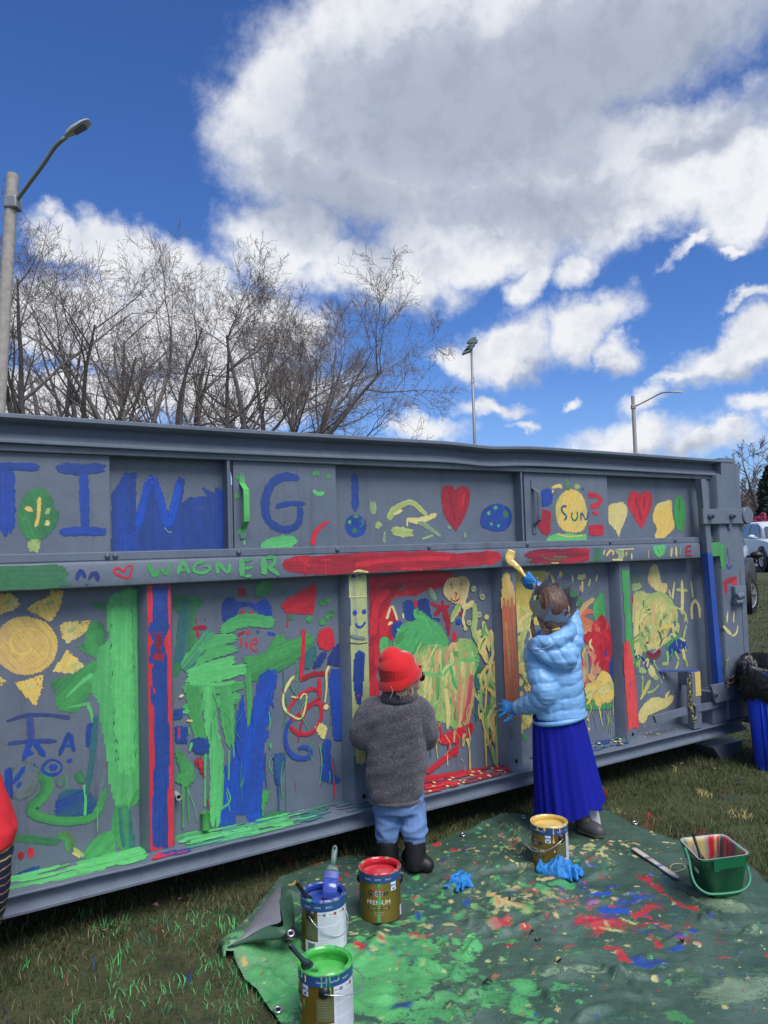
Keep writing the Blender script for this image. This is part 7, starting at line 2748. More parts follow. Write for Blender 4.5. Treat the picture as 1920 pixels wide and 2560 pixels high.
BOOT = mat_basic('black_boot',lin(26,25,28),0.5,var=0.25,scale=30,bump=0.2,vcol=True)
NYLON = mat_basic('puffer_nylon',lin(126,178,228),0.38,var=0.05,scale=10,bump=0.35,bscale=60,bdist=0.008)
TULLE = mat_basic('tulle',lin(22,32,150),0.75,var=0.12,scale=40,bump=0.35,bscale=180,bdist=0.003,spec=0.2)
LINING = mat_basic('skirt_lining',lin(20,22,110),0.75,var=0.15)
NITRILE = mat_basic('nitrile',lin(48,140,214),0.42,var=0.2,scale=26,bump=0.9,bscale=70,bdist=0.012)


def mat_hair(name,c0,c1):
    m,n,bs = mat_new(name)
    mp = n.new('ShaderNodeMapping')
    n.link(obj_co(n),mp.inputs['Vector'])
    mp.inputs['Scale'].default_value = (140,140,12)
    nz = n.noise(mp.outputs[0],1.0,5,0.65)
    n.link(n.ramp(nz,[(0.3,c0),(0.7,c1)]),bs.inputs['Base Color'])
    bs.inputs['Roughness'].default_value = 0.42
    add_bump(n,bs,nz,0.6,0.006)
    return m


HAIR_B = mat_hair('brown_hair',lin(56,40,34),lin(126,96,80))
HAIR_L = mat_hair('blond_hair',lin(120,98,82),lin(190,166,140))


# ================================================================= girl
GY = 3.80


def gp(X_,Y_,dy=0.0):
    x,y = scr((X_,Y_),'g')
    return at_depth(x,y,GY + dy)


def gpx(x,y,dy=0.0):
    return at_depth(x,y,GY + dy)


girl_base = gpx(1425,2075)
girl = thing('person','child in pale blue puffer jacket, silver crown and blue skirt reaching up with a brush','person',(girl_base[0],girl_base[1],0))
# body: one continuous skin surface (head, neck, trunk, arms, hands, legs)
mb = MB()
ball(mb,gp(712,735,0.0),(0.076,0.088,0.098),M=np.array(Matrix.Rotation(RAD(-18),3,'X')))
limb(mb,[gp(700,860,0.0),gp(700,1010,0.0),gp(715,1130,0.02)],[0.045,0.043,0.05])
rings_loft(mb,[(gp(720,1130,0.03),0.07,0.05),(gp(715,1210,0.03),0.115,0.065),(gp(740,1450,0.03),0.11,0.07),(gp(780,1850,0.03),0.105,0.075),(gp(800,2050,0.04),0.11,0.08)])
rh = [gp(900,1190,0.03),gp(925,960,0.10),gp(840,730,0.14),gp(620,560,0.16),gp(525,500,0.17)]
limb(mb,rh,[0.038,0.034,0.028,0.024,0.021])
lh_ = [gp(520,1240,0.03),gp(590,1500,-0.02),gp(650,1700,-0.03),gp(450,1800,0.03),gp(320,1850,0.06)]
limb(mb,lh_,[0.038,0.034,0.030,0.025,0.021])
hip = gpx(1400,1830,0.04)
rleg = [gpx(1422,1830,0.03),gpx(1440,1960,0.02),gpx(1462,2060,0.0)]
lleg = [gpx(1375,1830,0.05),gpx(1384,1960,0.05),gpx(1392,2070,0.04)]
limb(mb,rleg,[0.062,0.046,0.036])
limb(mb,lleg,[0.062,0.046,0.036])
# face on the far side, ear showing
fc = gp(712,735,0.0)
ball(mb,fc + (-0.005,0.083,-0.012),(0.012,0.018,0.014),8,6)
Vg,Ng,Fg = remesh(mb,0.008,4)
skin_body = put('body',Vg,Fg,SKIN,girl)
for sx in (-1,1):
    mb = MB()
    ball(mb,fc + np.array([sx * 0.078,0.0,-0.018]),(0.008,0.017,0.026),10,8)
    mb.build('ear',SKIN,skin_body,smooth=True)
mb = MB()
for sx in (-1,1):
    ball(mb,fc + np.array([sx * 0.03,0.078,0.028]),0.010,8,6)
mb.build('eyes',mat_basic('eye_dark',lin(40,34,32),0.2),skin_body,smooth=True)


# puffer jacket
mb = MB()
rings_loft(mb,[(gp(735,1120,0.02),0.075,0.06),(gp(720,1165,0.02),0.125,0.085),(gp(722,1260,0.02),0.137,0.105),(gp(735,1450,0.02),0.130,0.115),(gp(765,1650,0.025),0.126,0.118),(gp(785,1830,0.03),0.128,0.120),(gp(792,1945,0.03),0.124,0.118)],power=2.3)
limb(mb,[gp(905,1200,0.02),gp(935,1080,0.04),gp(915,880,0.09),gp(850,740,0.13),gp(650,585,0.155),gp(560,530,0.165)],[0.062,0.058,0.052,0.048,0.040,0.030])
LA = [gp(530,1255,0.0),gp(565,1480,-0.05),gp(625,1690,-0.075),gp(500,1790,-0.02),gp(345,1845,0.05)]
limb(mb,LA,[0.068,0.066,0.064,0.054,0.038])
V,N,F = remesh(mb,0.0065,3)
RA = [gp(905,1200,0.02),gp(915,880,0.09),gp(850,740,0.13),gp(560,530,0.165)]
sa,da = axis_param(V,LA)
sb,db = axis_param(V,RA)
TOR = [gp(720,1130,0.02),gp(735,1450,0.02),gp(792,1960,0.03)]
st,dt = axis_param(V,TOR)
isa = da < 0.080
isb = (db < 0.068) & ~isa
sp = np.where(isa,sa / 0.052,np.where(isb,sb / 0.052,st / 0.066))
sp = sp + 0.22 * n3(V,26,3)
quilt = np.abs(np.sin(sp * math.pi)) ** 0.45
# torso tubes are broken by short staggered vertical tucks
tx = (V[:,0] - gp(740,1450)[0]) / 0.075 + 0.5 * (np.floor(sp) % 2) + 0.2 * n3(V,14,8)
tuck = np.where(isa | isb,1.0,np.abs(np.sin(tx * math.pi)) ** 0.25)
wr_ = n3(V * np.array([1.0,1.0,2.2]),85,5) * 0.5 + n3(V,150,6) * 0.35
d = 0.0085 * (quilt - 0.75) + 0.003 * (tuck - 0.8) + 0.0026 * wr_ + 0.005 * n3(V * np.array([0.5,0.5,1.0]),40,77)
V = V + N * d[:,None]
jacket = put('jacket',V,F,NYLON,girl)
# elastic hem
mb = MB()
hc = gp(793,1960,0.03)
ring = []
for k in range(40):
    t = 2 * math.pi * k / 40
    ring.append(hc + np.array([0.124 * math.cos(t),0.117 * math.sin(t),0.020 * math.cos(t)]))
ring.append(ring[0])
mb.tube(ring,0.013,8,cap=False)
mb.build('hem_band',NYLON,jacket,smooth=True)
# hood lying on the back
mb = MB()
limb(mb,[gp(470,1165,-0.03),gp(560,1130,-0.085),gp(720,1130,-0.11),gp(870,1030,-0.07),gp(930,960,0.0)],[0.022,0.034,0.040,0.038,0.030])
rings_loft(mb,[(gp(720,1150,-0.085),0.112,0.030),(gp(740,1240,-0.100),0.120,0.042),(gp(790,1340,-0.102),0.090,0.040),(gp(850,1430,-0.095),0.045,0.026)])
V,N,F = remesh(mb,0.0065,4)
s_ = (V[:,0] - gp(740,1200)[0]) * 0.9 + (V[:,2] - gp(740,1200)[2]) * 0.55
d = 0.006 * (np.abs(np.sin(s_ / 0.058 * math.pi + 0.3)) ** 0.45 - 0.7) + 0.0035 * n3(V,80,15) + 0.002 * n3(V,150,16)
hood = put('hood',V + N * d[:,None],F,NYLON,girl)
mb = MB()
mb.tube(catmull([gp(455,1185,-0.07),gp(490,1212,-0.105),gp(580,1212,-0.14),gp(680,1180,-0.152),gp(790,1110,-0.135),gp(850,1060,-0.11)],0.01),0.0035,6)
mb.build('hood_trim',mat_basic('trim_grey',lin(132,146,178),0.6),hood,smooth=True)

# hair
mb = MB()
ball(mb,gp(708,715,-0.002),(0.082,0.092,0.098),20,14,M=np.array(Matrix.Rotation(RAD(-18),3,'X')))
limb(mb,[gp(650,850,-0.035),gp(700,940,-0.070),gp(742,985,-0.072)],[0.034,0.028,0.016])
limb(mb,[gp(800,850,-0.035),gp(790,930,-0.060),gp(745,985,-0.072)],[0.032,0.026,0.015])
limb(mb,[gp(742,985,-0.072),gp(735,1035,-0.085),gp(745,1095,-0.10)],[0.016,0.022,0.018])
V,N,F = remesh(mb,0.006,3)
d = 0.0022 * n3(V * np.array([1,1,0.12]),330,2)
hair = put('hair',V + N * d[:,None],F,HAIR_B,girl)
mb = MB()
rh_ = random.Random(4)
for k in range(46):
    u = rh_.random()
    if k < 26:      # long strands falling in front of the left ear
        x0_,y0_ = 520 + 26 * u,740 + 60 * rh_.random()
        pts = [gp(x0_,y0_,-0.02 + 0.05 * rh_.random()),gp(485 + 20 * u,860,-0.03),gp(470 + 40 * u,960,-0.04),gp(492 + 55 * u,1060 + 20 * rh_.random(),-0.05)]
    else:
        x0_ = 540 + 40 * u
        pts = [gp(x0_,850,-0.06),gp(570 + 40 * u,930,-0.078),gp(600 + 40 * u,985,-0.08),gp(690 + 20 * u,1000,-0.086)]
    mb.tube(catmull(pts,0.02),[0.0022] * len(catmull(pts,0.02)),5)
mb.build('loose_strands',HAIR_B,hair,smooth=True)
mb = MB()
tc_ = gp(742,985,-0.076)
mb.tube([tc_ + np.array([0.020 * math.cos(t),0.016 * math.sin(t),0.004 * math.cos(t)]) for t in np.linspace(0,2 * math.pi,21)],0.0055,8,cap=False)
mb.build('hair_tie',mat_basic('yellow_tie',lin(226,196,62),0.6),hair,smooth=True)

# silver card crown, tipped back
CARD = mat_basic('silver_card',lin(158,162,172),0.34,metal=0.35,var=0.12,scale=6)
cc0 = gp(712,715,-0.01)
axn = np.array([0.26,-0.62,0.74])
axn /= np.linalg.norm(axn)
e1 = np.array([1.0,0.25,0.0])
e1 -= axn * (e1 @ axn)
e1 /= np.linalg.norm(e1)
e2 = np.cross(axn,e1)
NP,NS = 11,26
Rb,Rt = 0.110,0.124
tot = NP * NS


def crown_h(i):
    ph = (i % NS) / NS
    x = abs(ph - 0.5) * 2                    # 1 at a point, 0 in the valley
    hgt = 0.030 + 0.046 * x ** 1.9
    # round knob on a narrow neck
    return hgt


lo_,hi_,lo2,hi2 = [],[],[],[]
for i in range(tot):
    t = 2 * math.pi * i / tot
    dr_ = e1 * math.cos(t) + e2 * math.sin(t)
    h_ = crown_h(i)
    R1 = Rb
    R2_ = Rb + (Rt - Rb) * h_ / 0.08
    for arr,rr_,hh_ in ((lo_,R1,-0.035),(hi_,R2_,h_),(lo2,R1 - 0.001,-0.035),(hi2,R2_ - 0.001,h_)):
        arr.append(cc0 + dr_ * rr_ + axn * hh_)
mb = MB()
vs = lo_ + hi_ + lo2 + hi2
fs = []
for i in range(tot):
    j = (i + 1) % tot
    fs += [(i,j,tot + j,tot + i),(2 * tot + j,2 * tot + i,3 * tot + i,3 * tot + j),(tot + i,tot + j,3 * tot + j,3 * tot + i),(j,i,2 * tot + i,2 * tot + j)]
mb.add(vs,fs)
for k in range(NP):                          # flat discs on the points
    t = 2 * math.pi * (k * NS) / tot
    dr_ = e1 * math.cos(t) + e2 * math.sin(t)
    tg = -e1 * math.sin(t) + e2 * math.cos(t)
    c_ = cc0 + dr_ * (Rt + 0.0015) + axn * 0.084
    up_ = axn * 0.98 + dr_ * 0.2
    ring = [c_ + (tg * math.cos(q) + up_ * math.sin(q)) * 0.0115 for q in np.linspace(0,2 * math.pi,17)[:-1]]
    mb.prism(ring,-dr_ * 0.0011)
crown = mb.build('crown',CARD,girl)
V_,F_ = text_mesh('DREAMER',0.020)
mb = MB()
t0 = math.atan2((np.array([-1.0,-0.15,0]) @ e2),(np.array([-1.0,-0.15,0]) @ e1))
mb.add([cc0 + (e1 * math.cos(t0 + x / Rb) + e2 * math.sin(t0 + x / Rb)) * (Rb + 0.0014 + 0.22 * (y + 0.012)) + axn * (y + 0.012) for x,y,_ in V_],F_,lin(206,210,218))
mb.build('crown_print',PRINT,crown)

# skirt: gathered tulle over a lining
mb = MB()
rows = []
NS_ = 96
for ri,u in enumerate(np.linspace(0,1,14)):
    cx_,cy_ = 1393 + 30 * u,1775 + 245 * u
    c_ = gpx(cx_,cy_,0.03)
    a_ = 0.117 + 0.046 * u ** 0.8
    b_ = 0.105 + 0.045 * u
    row = []
    for k in range(NS_):
        t = 2 * math.pi * k / NS_
        fold = (0.003 + 0.009 * u) * (math.sin(t * 7 + 2.6 * math.sin(t * 2 + 1) + 1.1 * u) + math.sin(t * 15 + 4 * math.sin(t * 3 + 2) - 0.9 * u) * 0.6 + 0.25 * math.sin(t * 31 + 6 * math.sin(t * 2)))
        hem = 0.012 * math.sin(t * 5 + 1) * u ** 6 + 0.030 * math.cos(t) * u ** 3
        row.append(c_ + np.array([(a_ + fold) * math.cos(t),(b_ + fold) * math.sin(t),hem]))
    rows.append(row)
mb.loft(rows,cap=False)
inner = [[p + (np.mean(r,axis=0) - p) * 0.03 for p in r] for r in rows]
mb.loft(list(reversed(inner)),cap=False)
skirt = mb.build('skirt',TULLE,girl,smooth=True)
# leggings and boots
mb = MB()
limb(mb,[gpx(1462,1985,0.02),gpx(1478,2035,0.0),gpx(1486,2072,0.0)],[0.043,0.041,0.038])
V,N,F = remesh(mb,0.007,3)
put('legging',V + N * (0.003 * n3(V,60,3))[:,None],F,mat_basic('white_legging',lin(190,186,192),0.85,var=0.15,scale=50),girl)
mb = MB()
limb(mb,[gpx(1388,1985,0.05),gpx(1390,2035,0.04),gpx(1392,2060,0.04)],[0.043,0.041,0.038])
V,N,F = remesh(mb,0.007,3)
put('legging',V + N * (0.003 * n3(V,60,4))[:,None],F,bpy.data.materials['white_legging'],girl)


def boot(parent,ankle,heel,toe,shaft_top,r_sh,col,sole,seed,zmin=0.022):
    """calf-high boot standing on the ground"""
    mb = MB()
    heel,toe = np.array(heel,float),np.array(toe,float)
    d_ = toe - heel
    d_[2] = 0
    L = np.linalg.norm(d_)
    d_ /= L
    limb(mb,[shaft_top,0.5 * (np.asarray(shaft_top) + ankle),ankle],[r_sh,r_sh * 0.96,r_sh * 0.95])
    limb(mb,[heel + d_ * 0.035 + (0,0,0.042),heel + d_ * L * 0.5 + (0,0,0.040),toe - d_ * 0.035 + (0,0,0.034)],[0.042,0.040,0.036])
    V,N,F = remesh(mb,0.007,4)
    V[:,2] = np.maximum(V[:,2],zmin + 0.006)
    V = V + N * (0.0025 * n3(V,45,seed))[:,None]
    V[:,2] = np.maximum(V[:,2],zmin + 0.002)
    r = n3(V,60,seed + 1)
    C = np.array([col] * len(V))
    if sole is not None:
        k = V[:,2] < zmin + 0.022
        C[k] = sole
    b = put('boot',V,F,BOOT,parent,C)
    return b


rf = on_z(1470,2092)
lf_ = on_z(1398,2072)
CAMO = lin(74,74,76)
bt = boot(girl,gpx(1462,2075,0.0),rf + (-0.035,0.03,0.015),rf + (0.050,-0.105,0.015),gpx(1458,2030,0.0),0.046,CAMO,lin(118,112,108),3)
boot(girl,gpx(1396,2062,0.05),lf_ + (-0.02,0.06,0.015),lf_ + (0.0,-0.10,0.015),gpx(1392,2030,0.05),0.046,CAMO,lin(118,112,108),5)


# ---- gloved hands
def hand(parent,wrist,palm_dir,palm_n,fingers,mat,name,scale=1.0,thumb=None,cuff=True):
    """palm with five separate bent fingers; fingers: list of (spread deg, curl deg, length)"""
    w = np.asarray(wrist,float)
    d = np.asarray(palm_dir,float)
    d /= np.linalg.norm(d)
    n = np.asarray(palm_n,float)
    n -= d * (n @ d)
    n /= np.linalg.norm(n)
    s = np.cross(d,n)
    S = scale
    mb = MB()
    rings = []
    for u,a,b in ((-0.01,0.020,0.016),(0.015,0.024,0.015),(0.04,0.030,0.014),(0.058,0.029,0.012)):
        c = w + d * u * S
        rings.append([c + s * a * S * math.cos(t) + n * b * S * math.sin(t) for t in np.linspace(0,2 * math.pi,17)[:-1]])
    mb.loft(rings)
    ball(mb,w + d * 0.05 * S,(0.024 * S,0.024 * S,0.014 * S),M=np.stack([s,d,n],axis=1))
    for k,(sp_,cu_,ln_) in enumerate(fingers):
        o = w + d * 0.054 * S + s * (0.0225 - 0.015 * k) * S
        fd = d * math.cos(RAD(sp_)) + s * math.sin(RAD(sp_))
        pts = [o - d * 0.012 * S,o]
        ang = 0.0
        p = o
        for j,fr in enumerate((0.42,0.32,0.26)):
            ang += cu_ * (0.7,1.0,0.8)[j]
            dd = fd * math.cos(RAD(ang)) + n * math.sin(RAD(ang))
            p = p + dd * ln_ * fr * S
            pts.append(p)
        limb(mb,pts,[0.0085 * S,0.0085 * S,0.008 * S,0.0075 * S,0.0065 * S],sides=10,step=0.008)
    if thumb:
        limb(mb,[w + d * t_[0] * S + s * t_[1] * S + n * t_[2] * S for t_ in thumb],[0.011 * S,0.010 * S,0.0085 * S,0.007 * S],sides=10,step=0.008)
    if cuff:
        ring = [w - d * 0.012 * S + (s * 0.026 * math.cos(t) + n * 0.022 * math.sin(t)) * S for t in np.linspace(0,2 * math.pi,15)[:-1]]
        rows = [[w + (p - w) * 1.0 for p in ring],[p + d * 0.02 * S - (p - w) * 0.12 for p in ring]]
        mb.loft(rows)
    V,N,F = remesh(mb,0.0035,2)
    V = V + N * (0.0016 * n3(V,120,4) + 0.0010 * n3(V,260,5))[:,None]
    return put(name,V,F,mat,parent)


# raised right hand closed round the brush handle, back of the glove towards us
rw = gp(540,505,0.17)
kn = gp(440,440,0.18)
hand(girl,rw,kn - rw,(-0.15,0.9,0.55),[(4,52,0.052),(0,56,0.058),(-3,58,0.055),(-8,60,0.046)],NITRILE,'glove',1.08,thumb=[(0.01,0.022,0.004),(0.035,0.040,0.014),(0.055,0.038,0.028),(0.068,0.028,0.036)])
# lowered left hand, fingers spread
lw = gp(330,1850,0.06)
lk = gp(225,1850,0.08)
hand(girl,lw,lk - lw,(0.1,0.75,-0.35),[(28,8,0.048),(10,14,0.058),(-16,22,0.062),(-26,30,0.060)],NITRILE,'glove',1.05,thumb=[(0.008,0.024,0.0),(0.030,0.044,0.004),(0.050,0.058,0.006),(0.066,0.066,0.006)])

# the brush she holds: thick with yellow paint
hb0 = gp(420,415,0.18)
pb = [gp(430,430,0.18),gp(395,385,0.185),gp(350,325,0.20),gp(290,270,0.215),gp(245,235,0.225),gp(240,190,0.23),gp(265,115,0.235)]
wd_ = [0.005,0.008,0.014,0.017,0.021,0.026,0.021]
brush_t = thing('paintbrush','bent brush caked in yellow paint held up in a gloved hand','paintbrush',hb0,'brushes in the paint cans')
mb = MB()
P4 = catmull([np.append(p,w_) for p,w_ in zip(pb,wd_)],0.008)
rows = []
for i,q in enumerate(P4):
    a_ = P4[min(i + 1,len(P4) - 1)][:3] - P4[max(i - 1,0)][:3]
    a_ /= np.linalg.norm(a_)
    nn = np.array([0.1,-1.0,0.1])
    nn -= a_ * (nn @ a_)
    nn /= np.linalg.norm(nn)
    s_ = np.cross(a_,nn)
    rows.append([q[:3] + s_ * q[3] * math.cos(t) + nn * 0.0075 * math.sin(t) * (1 + 0.2 * math.sin(i)) for t in np.linspace(0,2 * math.pi,15)[:-1]])
k_ = int(len(rows) * 0.42)
mb.loft(rows[k_:],col=lin(228,200,112))
mb.build('bristles',WET,brush_t,smooth=True)
mb = MB()
mb.loft(rows[:k_ + 1],col=lin(222,190,98))
mb.build('handle',WET,brush_t,smooth=True)

# ================================================================= small child in red hat
BY = 3.44


def bp(X_,Y_,dy=0.0):
    x,y = scr((X_,Y_),'b')
    return at_depth(x,y,BY + dy)


def bpx(x,y,dy=0.0):
    return at_depth(x,y,BY + dy)


bb = bpx(1000,2160)
boy = thing('person','toddler in red knit hat, grey fleece, jeans and black boots facing the dumpster','person',(bb[0],bb[1],0))
mb = MB()
hcb = bp(570,1040,0.02)
ball(mb,hcb,(0.082,0.090,0.105))
ball(mb, hcb + (0.052, 0.035, -0.055), (0.036, 0.042, 0.040), 12, 8)      # cheek and jaw turned to the right
ball(mb, hcb + (0.072, 0.072, -0.020), (0.012, 0.014, 0.012), 8, 6)       # nose
limb(mb,[bp(560,1150,0.02),bp(545,1260,0.02)],[0.045,0.05])
rings_loft(mb,[(bp(535,1290,0.03),0.08,0.06),(bp(525,1400,0.03),0.115,0.08),(bp(525,1700,0.03),0.11,0.08),(bp(525,2050,0.03),0.085,0.07)])
limb(mb,[bp(300,1400,0.03),bp(190,1600,0.04),bp(230,1690,0.12),bp(330,1690,0.22)],[0.05,0.04,0.036,0.03])
limb(mb,[bp(740,1400,0.03),bp(840,1600,0.04),bp(800,1690,0.12),bp(720,1690,0.22)],[0.05,0.04,0.036,0.03])
limb(mb,[bpx(972,2005,0.02),bpx(971,2060,0.01),bpx(970,2110,0.01)],[0.045,0.042,0.038])
limb(mb,[bpx(1024,2005,0.02),bpx(1034,2060,-0.01),bpx(1038,2120,-0.02)],[0.045,0.042,0.038])
Vb,Nb,Fb = remesh(mb,0.009,4)
body_b = put('body',Vb,Fb,SKIN,boy)
mb = MB()
ball(mb,bp(668,1135,0.0),(0.010,0.016,0.022),10,8)
mb.build('ear',SKIN,body_b,smooth=True)
# fleece jacket
mb = MB()
rings_loft(mb,[(bp(545,1270,0.02),0.078,0.072),(bp(530,1320,0.02),0.118,0.092),(bp(522,1420,0.02),0.130,0.108),(bp(520,1650,0.02),0.132,0.116),(bp(515,1900,0.02),0.134,0.118),(bp(510,2080,0.02),0.130,0.113),(bp(512,2190,0.02),0.118,0.104)],power=2.35)
limb(mb,[bp(335,1380,0.02),bp(250,1480,0.01),bp(212,1610,0.02),bp(222,1655,0.08),bp(300,1665,0.18)],[0.066,0.062,0.055,0.050,0.042])
limb(mb,[bp(715,1385,0.02),bp(765,1480,0.01),bp(800,1600,0.02),bp(792,1650,0.08),bp(740,1665,0.18)],[0.066,0.062,0.055,0.050,0.042])
V,N,F = remesh(mb,0.0075,4)
d = 0.008 * n3(V * np.array([1,1,0.7]),22,31) + 0.005 * n3(V * np.array([0.7,0.7,1.5]),55,32)
fleece = put('fleece_jacket',V + N * d[:,None],F,FLEECE,boy)
mb = MB()
rings_loft(mb,[(bp(545,1290,0.02),0.092,0.086),(bp(548,1220,0.02),0.080,0.078),(bp(550,1180,0.02),0.074,0.072),(bp(550,1178,0.02),0.066,0.064),(bp(548,1230,0.02),0.066,0.064)])
mb.build('collar',FLEECE,fleece,smooth=True)
mb = MB()
hc_ = bp(512,2192,0.02)
mb.tube([hc_ + np.array([0.119 * math.cos(t),0.105 * math.sin(t),0.0]) for t in np.linspace(0,2 * math.pi,41)],0.009,8,cap=False)
mb.build('hem_band',FLEECE,fleece,smooth=True)
# hat
mb = MB()
tilt = np.array(Matrix.Rotation(RAD(10),3,'Y'))
ball(mb,bp(545,1010,0.02),(0.098,0.104,0.088),24,16,M=tilt)
ball(mb,bp(470,900,0.02),(0.056,0.066,0.050),16,10)
ball(mb,bp(600,930,0.0),(0.05,0.06,0.04),16,10)
rings_loft(mb,[(bp(560,1030,0.02),0.099,0.104),(bp(560,1110,0.02),0.094,0.100)])
V,N,F = remesh(mb,0.006,5)
pz = bp(560,1170,0.02)[2]
xr_ = V[:,0] - bp(560,1000)[0]
brim_z = pz + np.where(xr_ > 0,0.5,0.12) * xr_
keep_low = V[:,2] < brim_z
V[keep_low,2] = brim_z[keep_low]
d = 0.0014 * np.sin(np.arctan2(V[:,0] - hcb[0],V[:,1] - hcb[1]) * 46) + 0.0030 * n3(V,40,41) + 0.004 * n3(V * np.array([0.6,0.6,1.6]),34,42) * (V[:,2] > hcb[2] + 0.02)
hat = put('hat',V + N * d[:,None],F,KNIT,boy)
mb = MB()
rows = []
for u,gr in ((0.0,1.012),(0.3,1.035),(0.75,1.035),(1.0,1.010)):
    row = []
    for k in range(60):
        t = 2 * math.pi * k / 60
        x_,y_ = 0.097 * gr * math.cos(t),0.102 * gr * math.sin(t)
        c_ = bp(556,1165,0.02)
        row.append(c_ + np.array([x_ + 0.004 * u,y_,x_ * (0.5 if x_ > 0 else 0.12) + u * 0.042]))
    rows.append(row)
mb.loft(rows,cap=False)
mb.build('turn_up',KNIT,hat,smooth=True)
# wisps of fair hair
mb = MB()
rh_ = random.Random(14)
for k in range(44):
    u = rh_.random()
    x0_ = 470 + 215 * u
    pts = [bp(x0_,1165,-0.085 + 0.06 * u),bp(x0_ + rh_.uniform(-10,15),1215,-0.088 + 0.055 * u),bp(x0_ + rh_.uniform(-25,30),1245 + 40 * rh_.random(),-0.088 + 0.05 * u)]
    if u < 0.35 and rh_.random() < 0.7:
        continue
    q = catmull(pts,0.012)
    mb.tube(q,[0.0018] * len(q),5)
mb.build('hair',HAIR_L,boy,smooth=True)
# sunglasses
SHADE = mat_basic('sunglass_black',lin(14,14,18),0.12,var=0.05)
FRAME = mat_basic('glasses_frame',lin(36,26,60),0.35)
mb = MB()
mb.tube(catmull([bp(600,1105,-0.045),bp(635,1060,-0.050),bp(700,1055,-0.01),bp(752,1052,0.05)],0.01),0.0042,8,flat=0.6)
gl = mb.build('sunglasses',FRAME,boy,smooth=True)
for dx,dy in ((0.0,0.0),(-0.03,0.06)):
    mb = MB()
    c_ = bp(748,1072,0.062) + np.array([dx * 0.8,dy,0.0])
    ball(mb,c_,(0.012,0.026,0.023),14,10,M=np.array(Matrix.Rotation(RAD(35),3,'Z')))
    mb.build('lens',SHADE,gl,smooth=True)
# jeans
mb = MB()
rings_loft(mb,[(bpx(993,1970,0.02),0.112,0.10),(bpx(995,1995,0.02),0.118,0.10),(bpx(998,2025,0.02),0.119,0.092)])
limb(mb,[bpx(970,2015,0.02),bpx(969,2050,0.015),bpx(969,2078,0.01),bpx(968,2096,0.01)],[0.064,0.058,0.056,0.046])
limb(mb,[bpx(1027,2015,0.02),bpx(1033,2050,0.0),bpx(1036,2078,-0.015),bpx(1037,2096,-0.02)],[0.064,0.059,0.060,0.048])
V,N,F = remesh(mb,0.006,2)
zf = (V[:,2] - bpx(1000,2100)[2])
fold = (1 - 2 * np.abs(n3(V * np.array([0.45,0.45,1.5]) + 0.1 * V[:,:1],75,53))) * np.clip(1.15 - zf / 0.2,0.25,1.0)
d = 0.006 * fold + 0.002 * n3(V,90,54)
put('jeans',V + N * d[:,None],F,DENIM,boy)
rb_p = on_z(1048,2180)
boot(boy,bpx(1040,2158,-0.03),rb_p + (-0.06,0.06,0.015),rb_p + (0.055,-0.075,0.015),bpx(1038,2102,-0.02),0.050,lin(30,28,32),lin(24,24,26),7)
lb_p = on_z(972,2165)
boot(boy,bpx(970,2150,0.01),lb_p + (0.0,0.09,0.015),lb_p + (-0.02,-0.05,0.015),bpx(969,2100,0.01),0.050,lin(30,28,32),lin(24,24,26),9)
for hx in (-1,1):
    w_ = bp(330 if hx < 0 else 720,1690,0.22)
    hand(boy,w_,(-hx * 0.4,0.9,0.05),(0,0.1,-1),[(6,20,0.045),(0,22,0.050),(-4,24,0.047),(-10,26,0.038)],SKIN,'hand',0.85,thumb=[(0.01,0.022,0.0),(0.03,0.038,0.006),(0.045,0.045,0.01),(0.055,0.045,0.014)],cuff=False)

# ================================================================= child at the left edge, bending to the wall
LY = 2.42


def lp_(x,y,dy=0.0):
    return at_depth(x - 14,y + (18 if y < 2110 else 0),LY + dy)


lbase = lp_(-70,2500)
kid = thing('person','child in red top and navy striped leggings crouched at the dumpster','person',(lbase[0],lbase[1],0))
mb = MB()
ball(mb,lp_(-150,1700,0.12),(0.08,0.088,0.10))
limb(mb,[lp_(-140,1770,0.10),lp_(-125,1830,0.06)],[0.045,0.05])
rings_loft(mb,[(lp_(-120,1840,0.05),0.09,0.07),(lp_(-85,1980,0.0),0.11,0.085),(lp_(-45,2110,-0.02),0.10,0.09)])
limb(mb,[lp_(-190,1880,0.06),lp_(-230,2000,0.10),lp_(-200,2020,0.24)],[0.045,0.038,0.028])
limb(mb,[lp_(-60,1880,0.06),lp_(-50,1980,0.12),lp_(-70,1960,0.26)],[0.045,0.038,0.028])
limb(mb,[lp_(-35,2120,-0.02),lp_(-30,2280,0.02),lp_(-75,2470,0.0)],[0.075,0.06,0.045])
limb(mb,[lp_(-110,2120,0.0),lp_(-120,2280,0.05),lp_(-160,2470,0.02)],[0.075,0.06,0.045])
V,N,F = remesh(mb,0.010,4)
put('body',V,F,SKIN,kid)
mb = MB()
rings_loft(mb,[(lp_(-122,1835,0.05),0.075,0.06),(lp_(-105,1890,0.04),0.120,0.09),(lp_(-75,1990,0.0),0.128,0.105),(lp_(-52,2060,-0.01),0.132,0.115),(lp_(-45,2100,-0.02),0.112,0.105)],power=2.2)
limb(mb,[lp_(-185,1885,0.06),lp_(-228,2000,0.10),lp_(-205,2015,0.2)],[0.058,0.052,0.042])
limb(mb,[lp_(-62,1885,0.06),lp_(-52,1975,0.12),lp_(-68,1965,0.2)],[0.058,0.052,0.042])
V,N,F = remesh(mb,0.008,4)
put('top',V + N * (0.005 * n3(V,30,61) + 0.0025 * n3(V,80,62))[:,None],F,mat_basic('red_jersey',lin(206,36,48),0.8,var=0.1,scale=40,bump=0.2,bscale=160),kid)
m_,n_,bs_ = mat_new('leggings_print')
co_ = obj_co(n_)
wv_ = n_.new('ShaderNodeTexWave',wave_type='BANDS',bands_direction='Z')
n_.link(co_,wv_.inputs['Vector'])
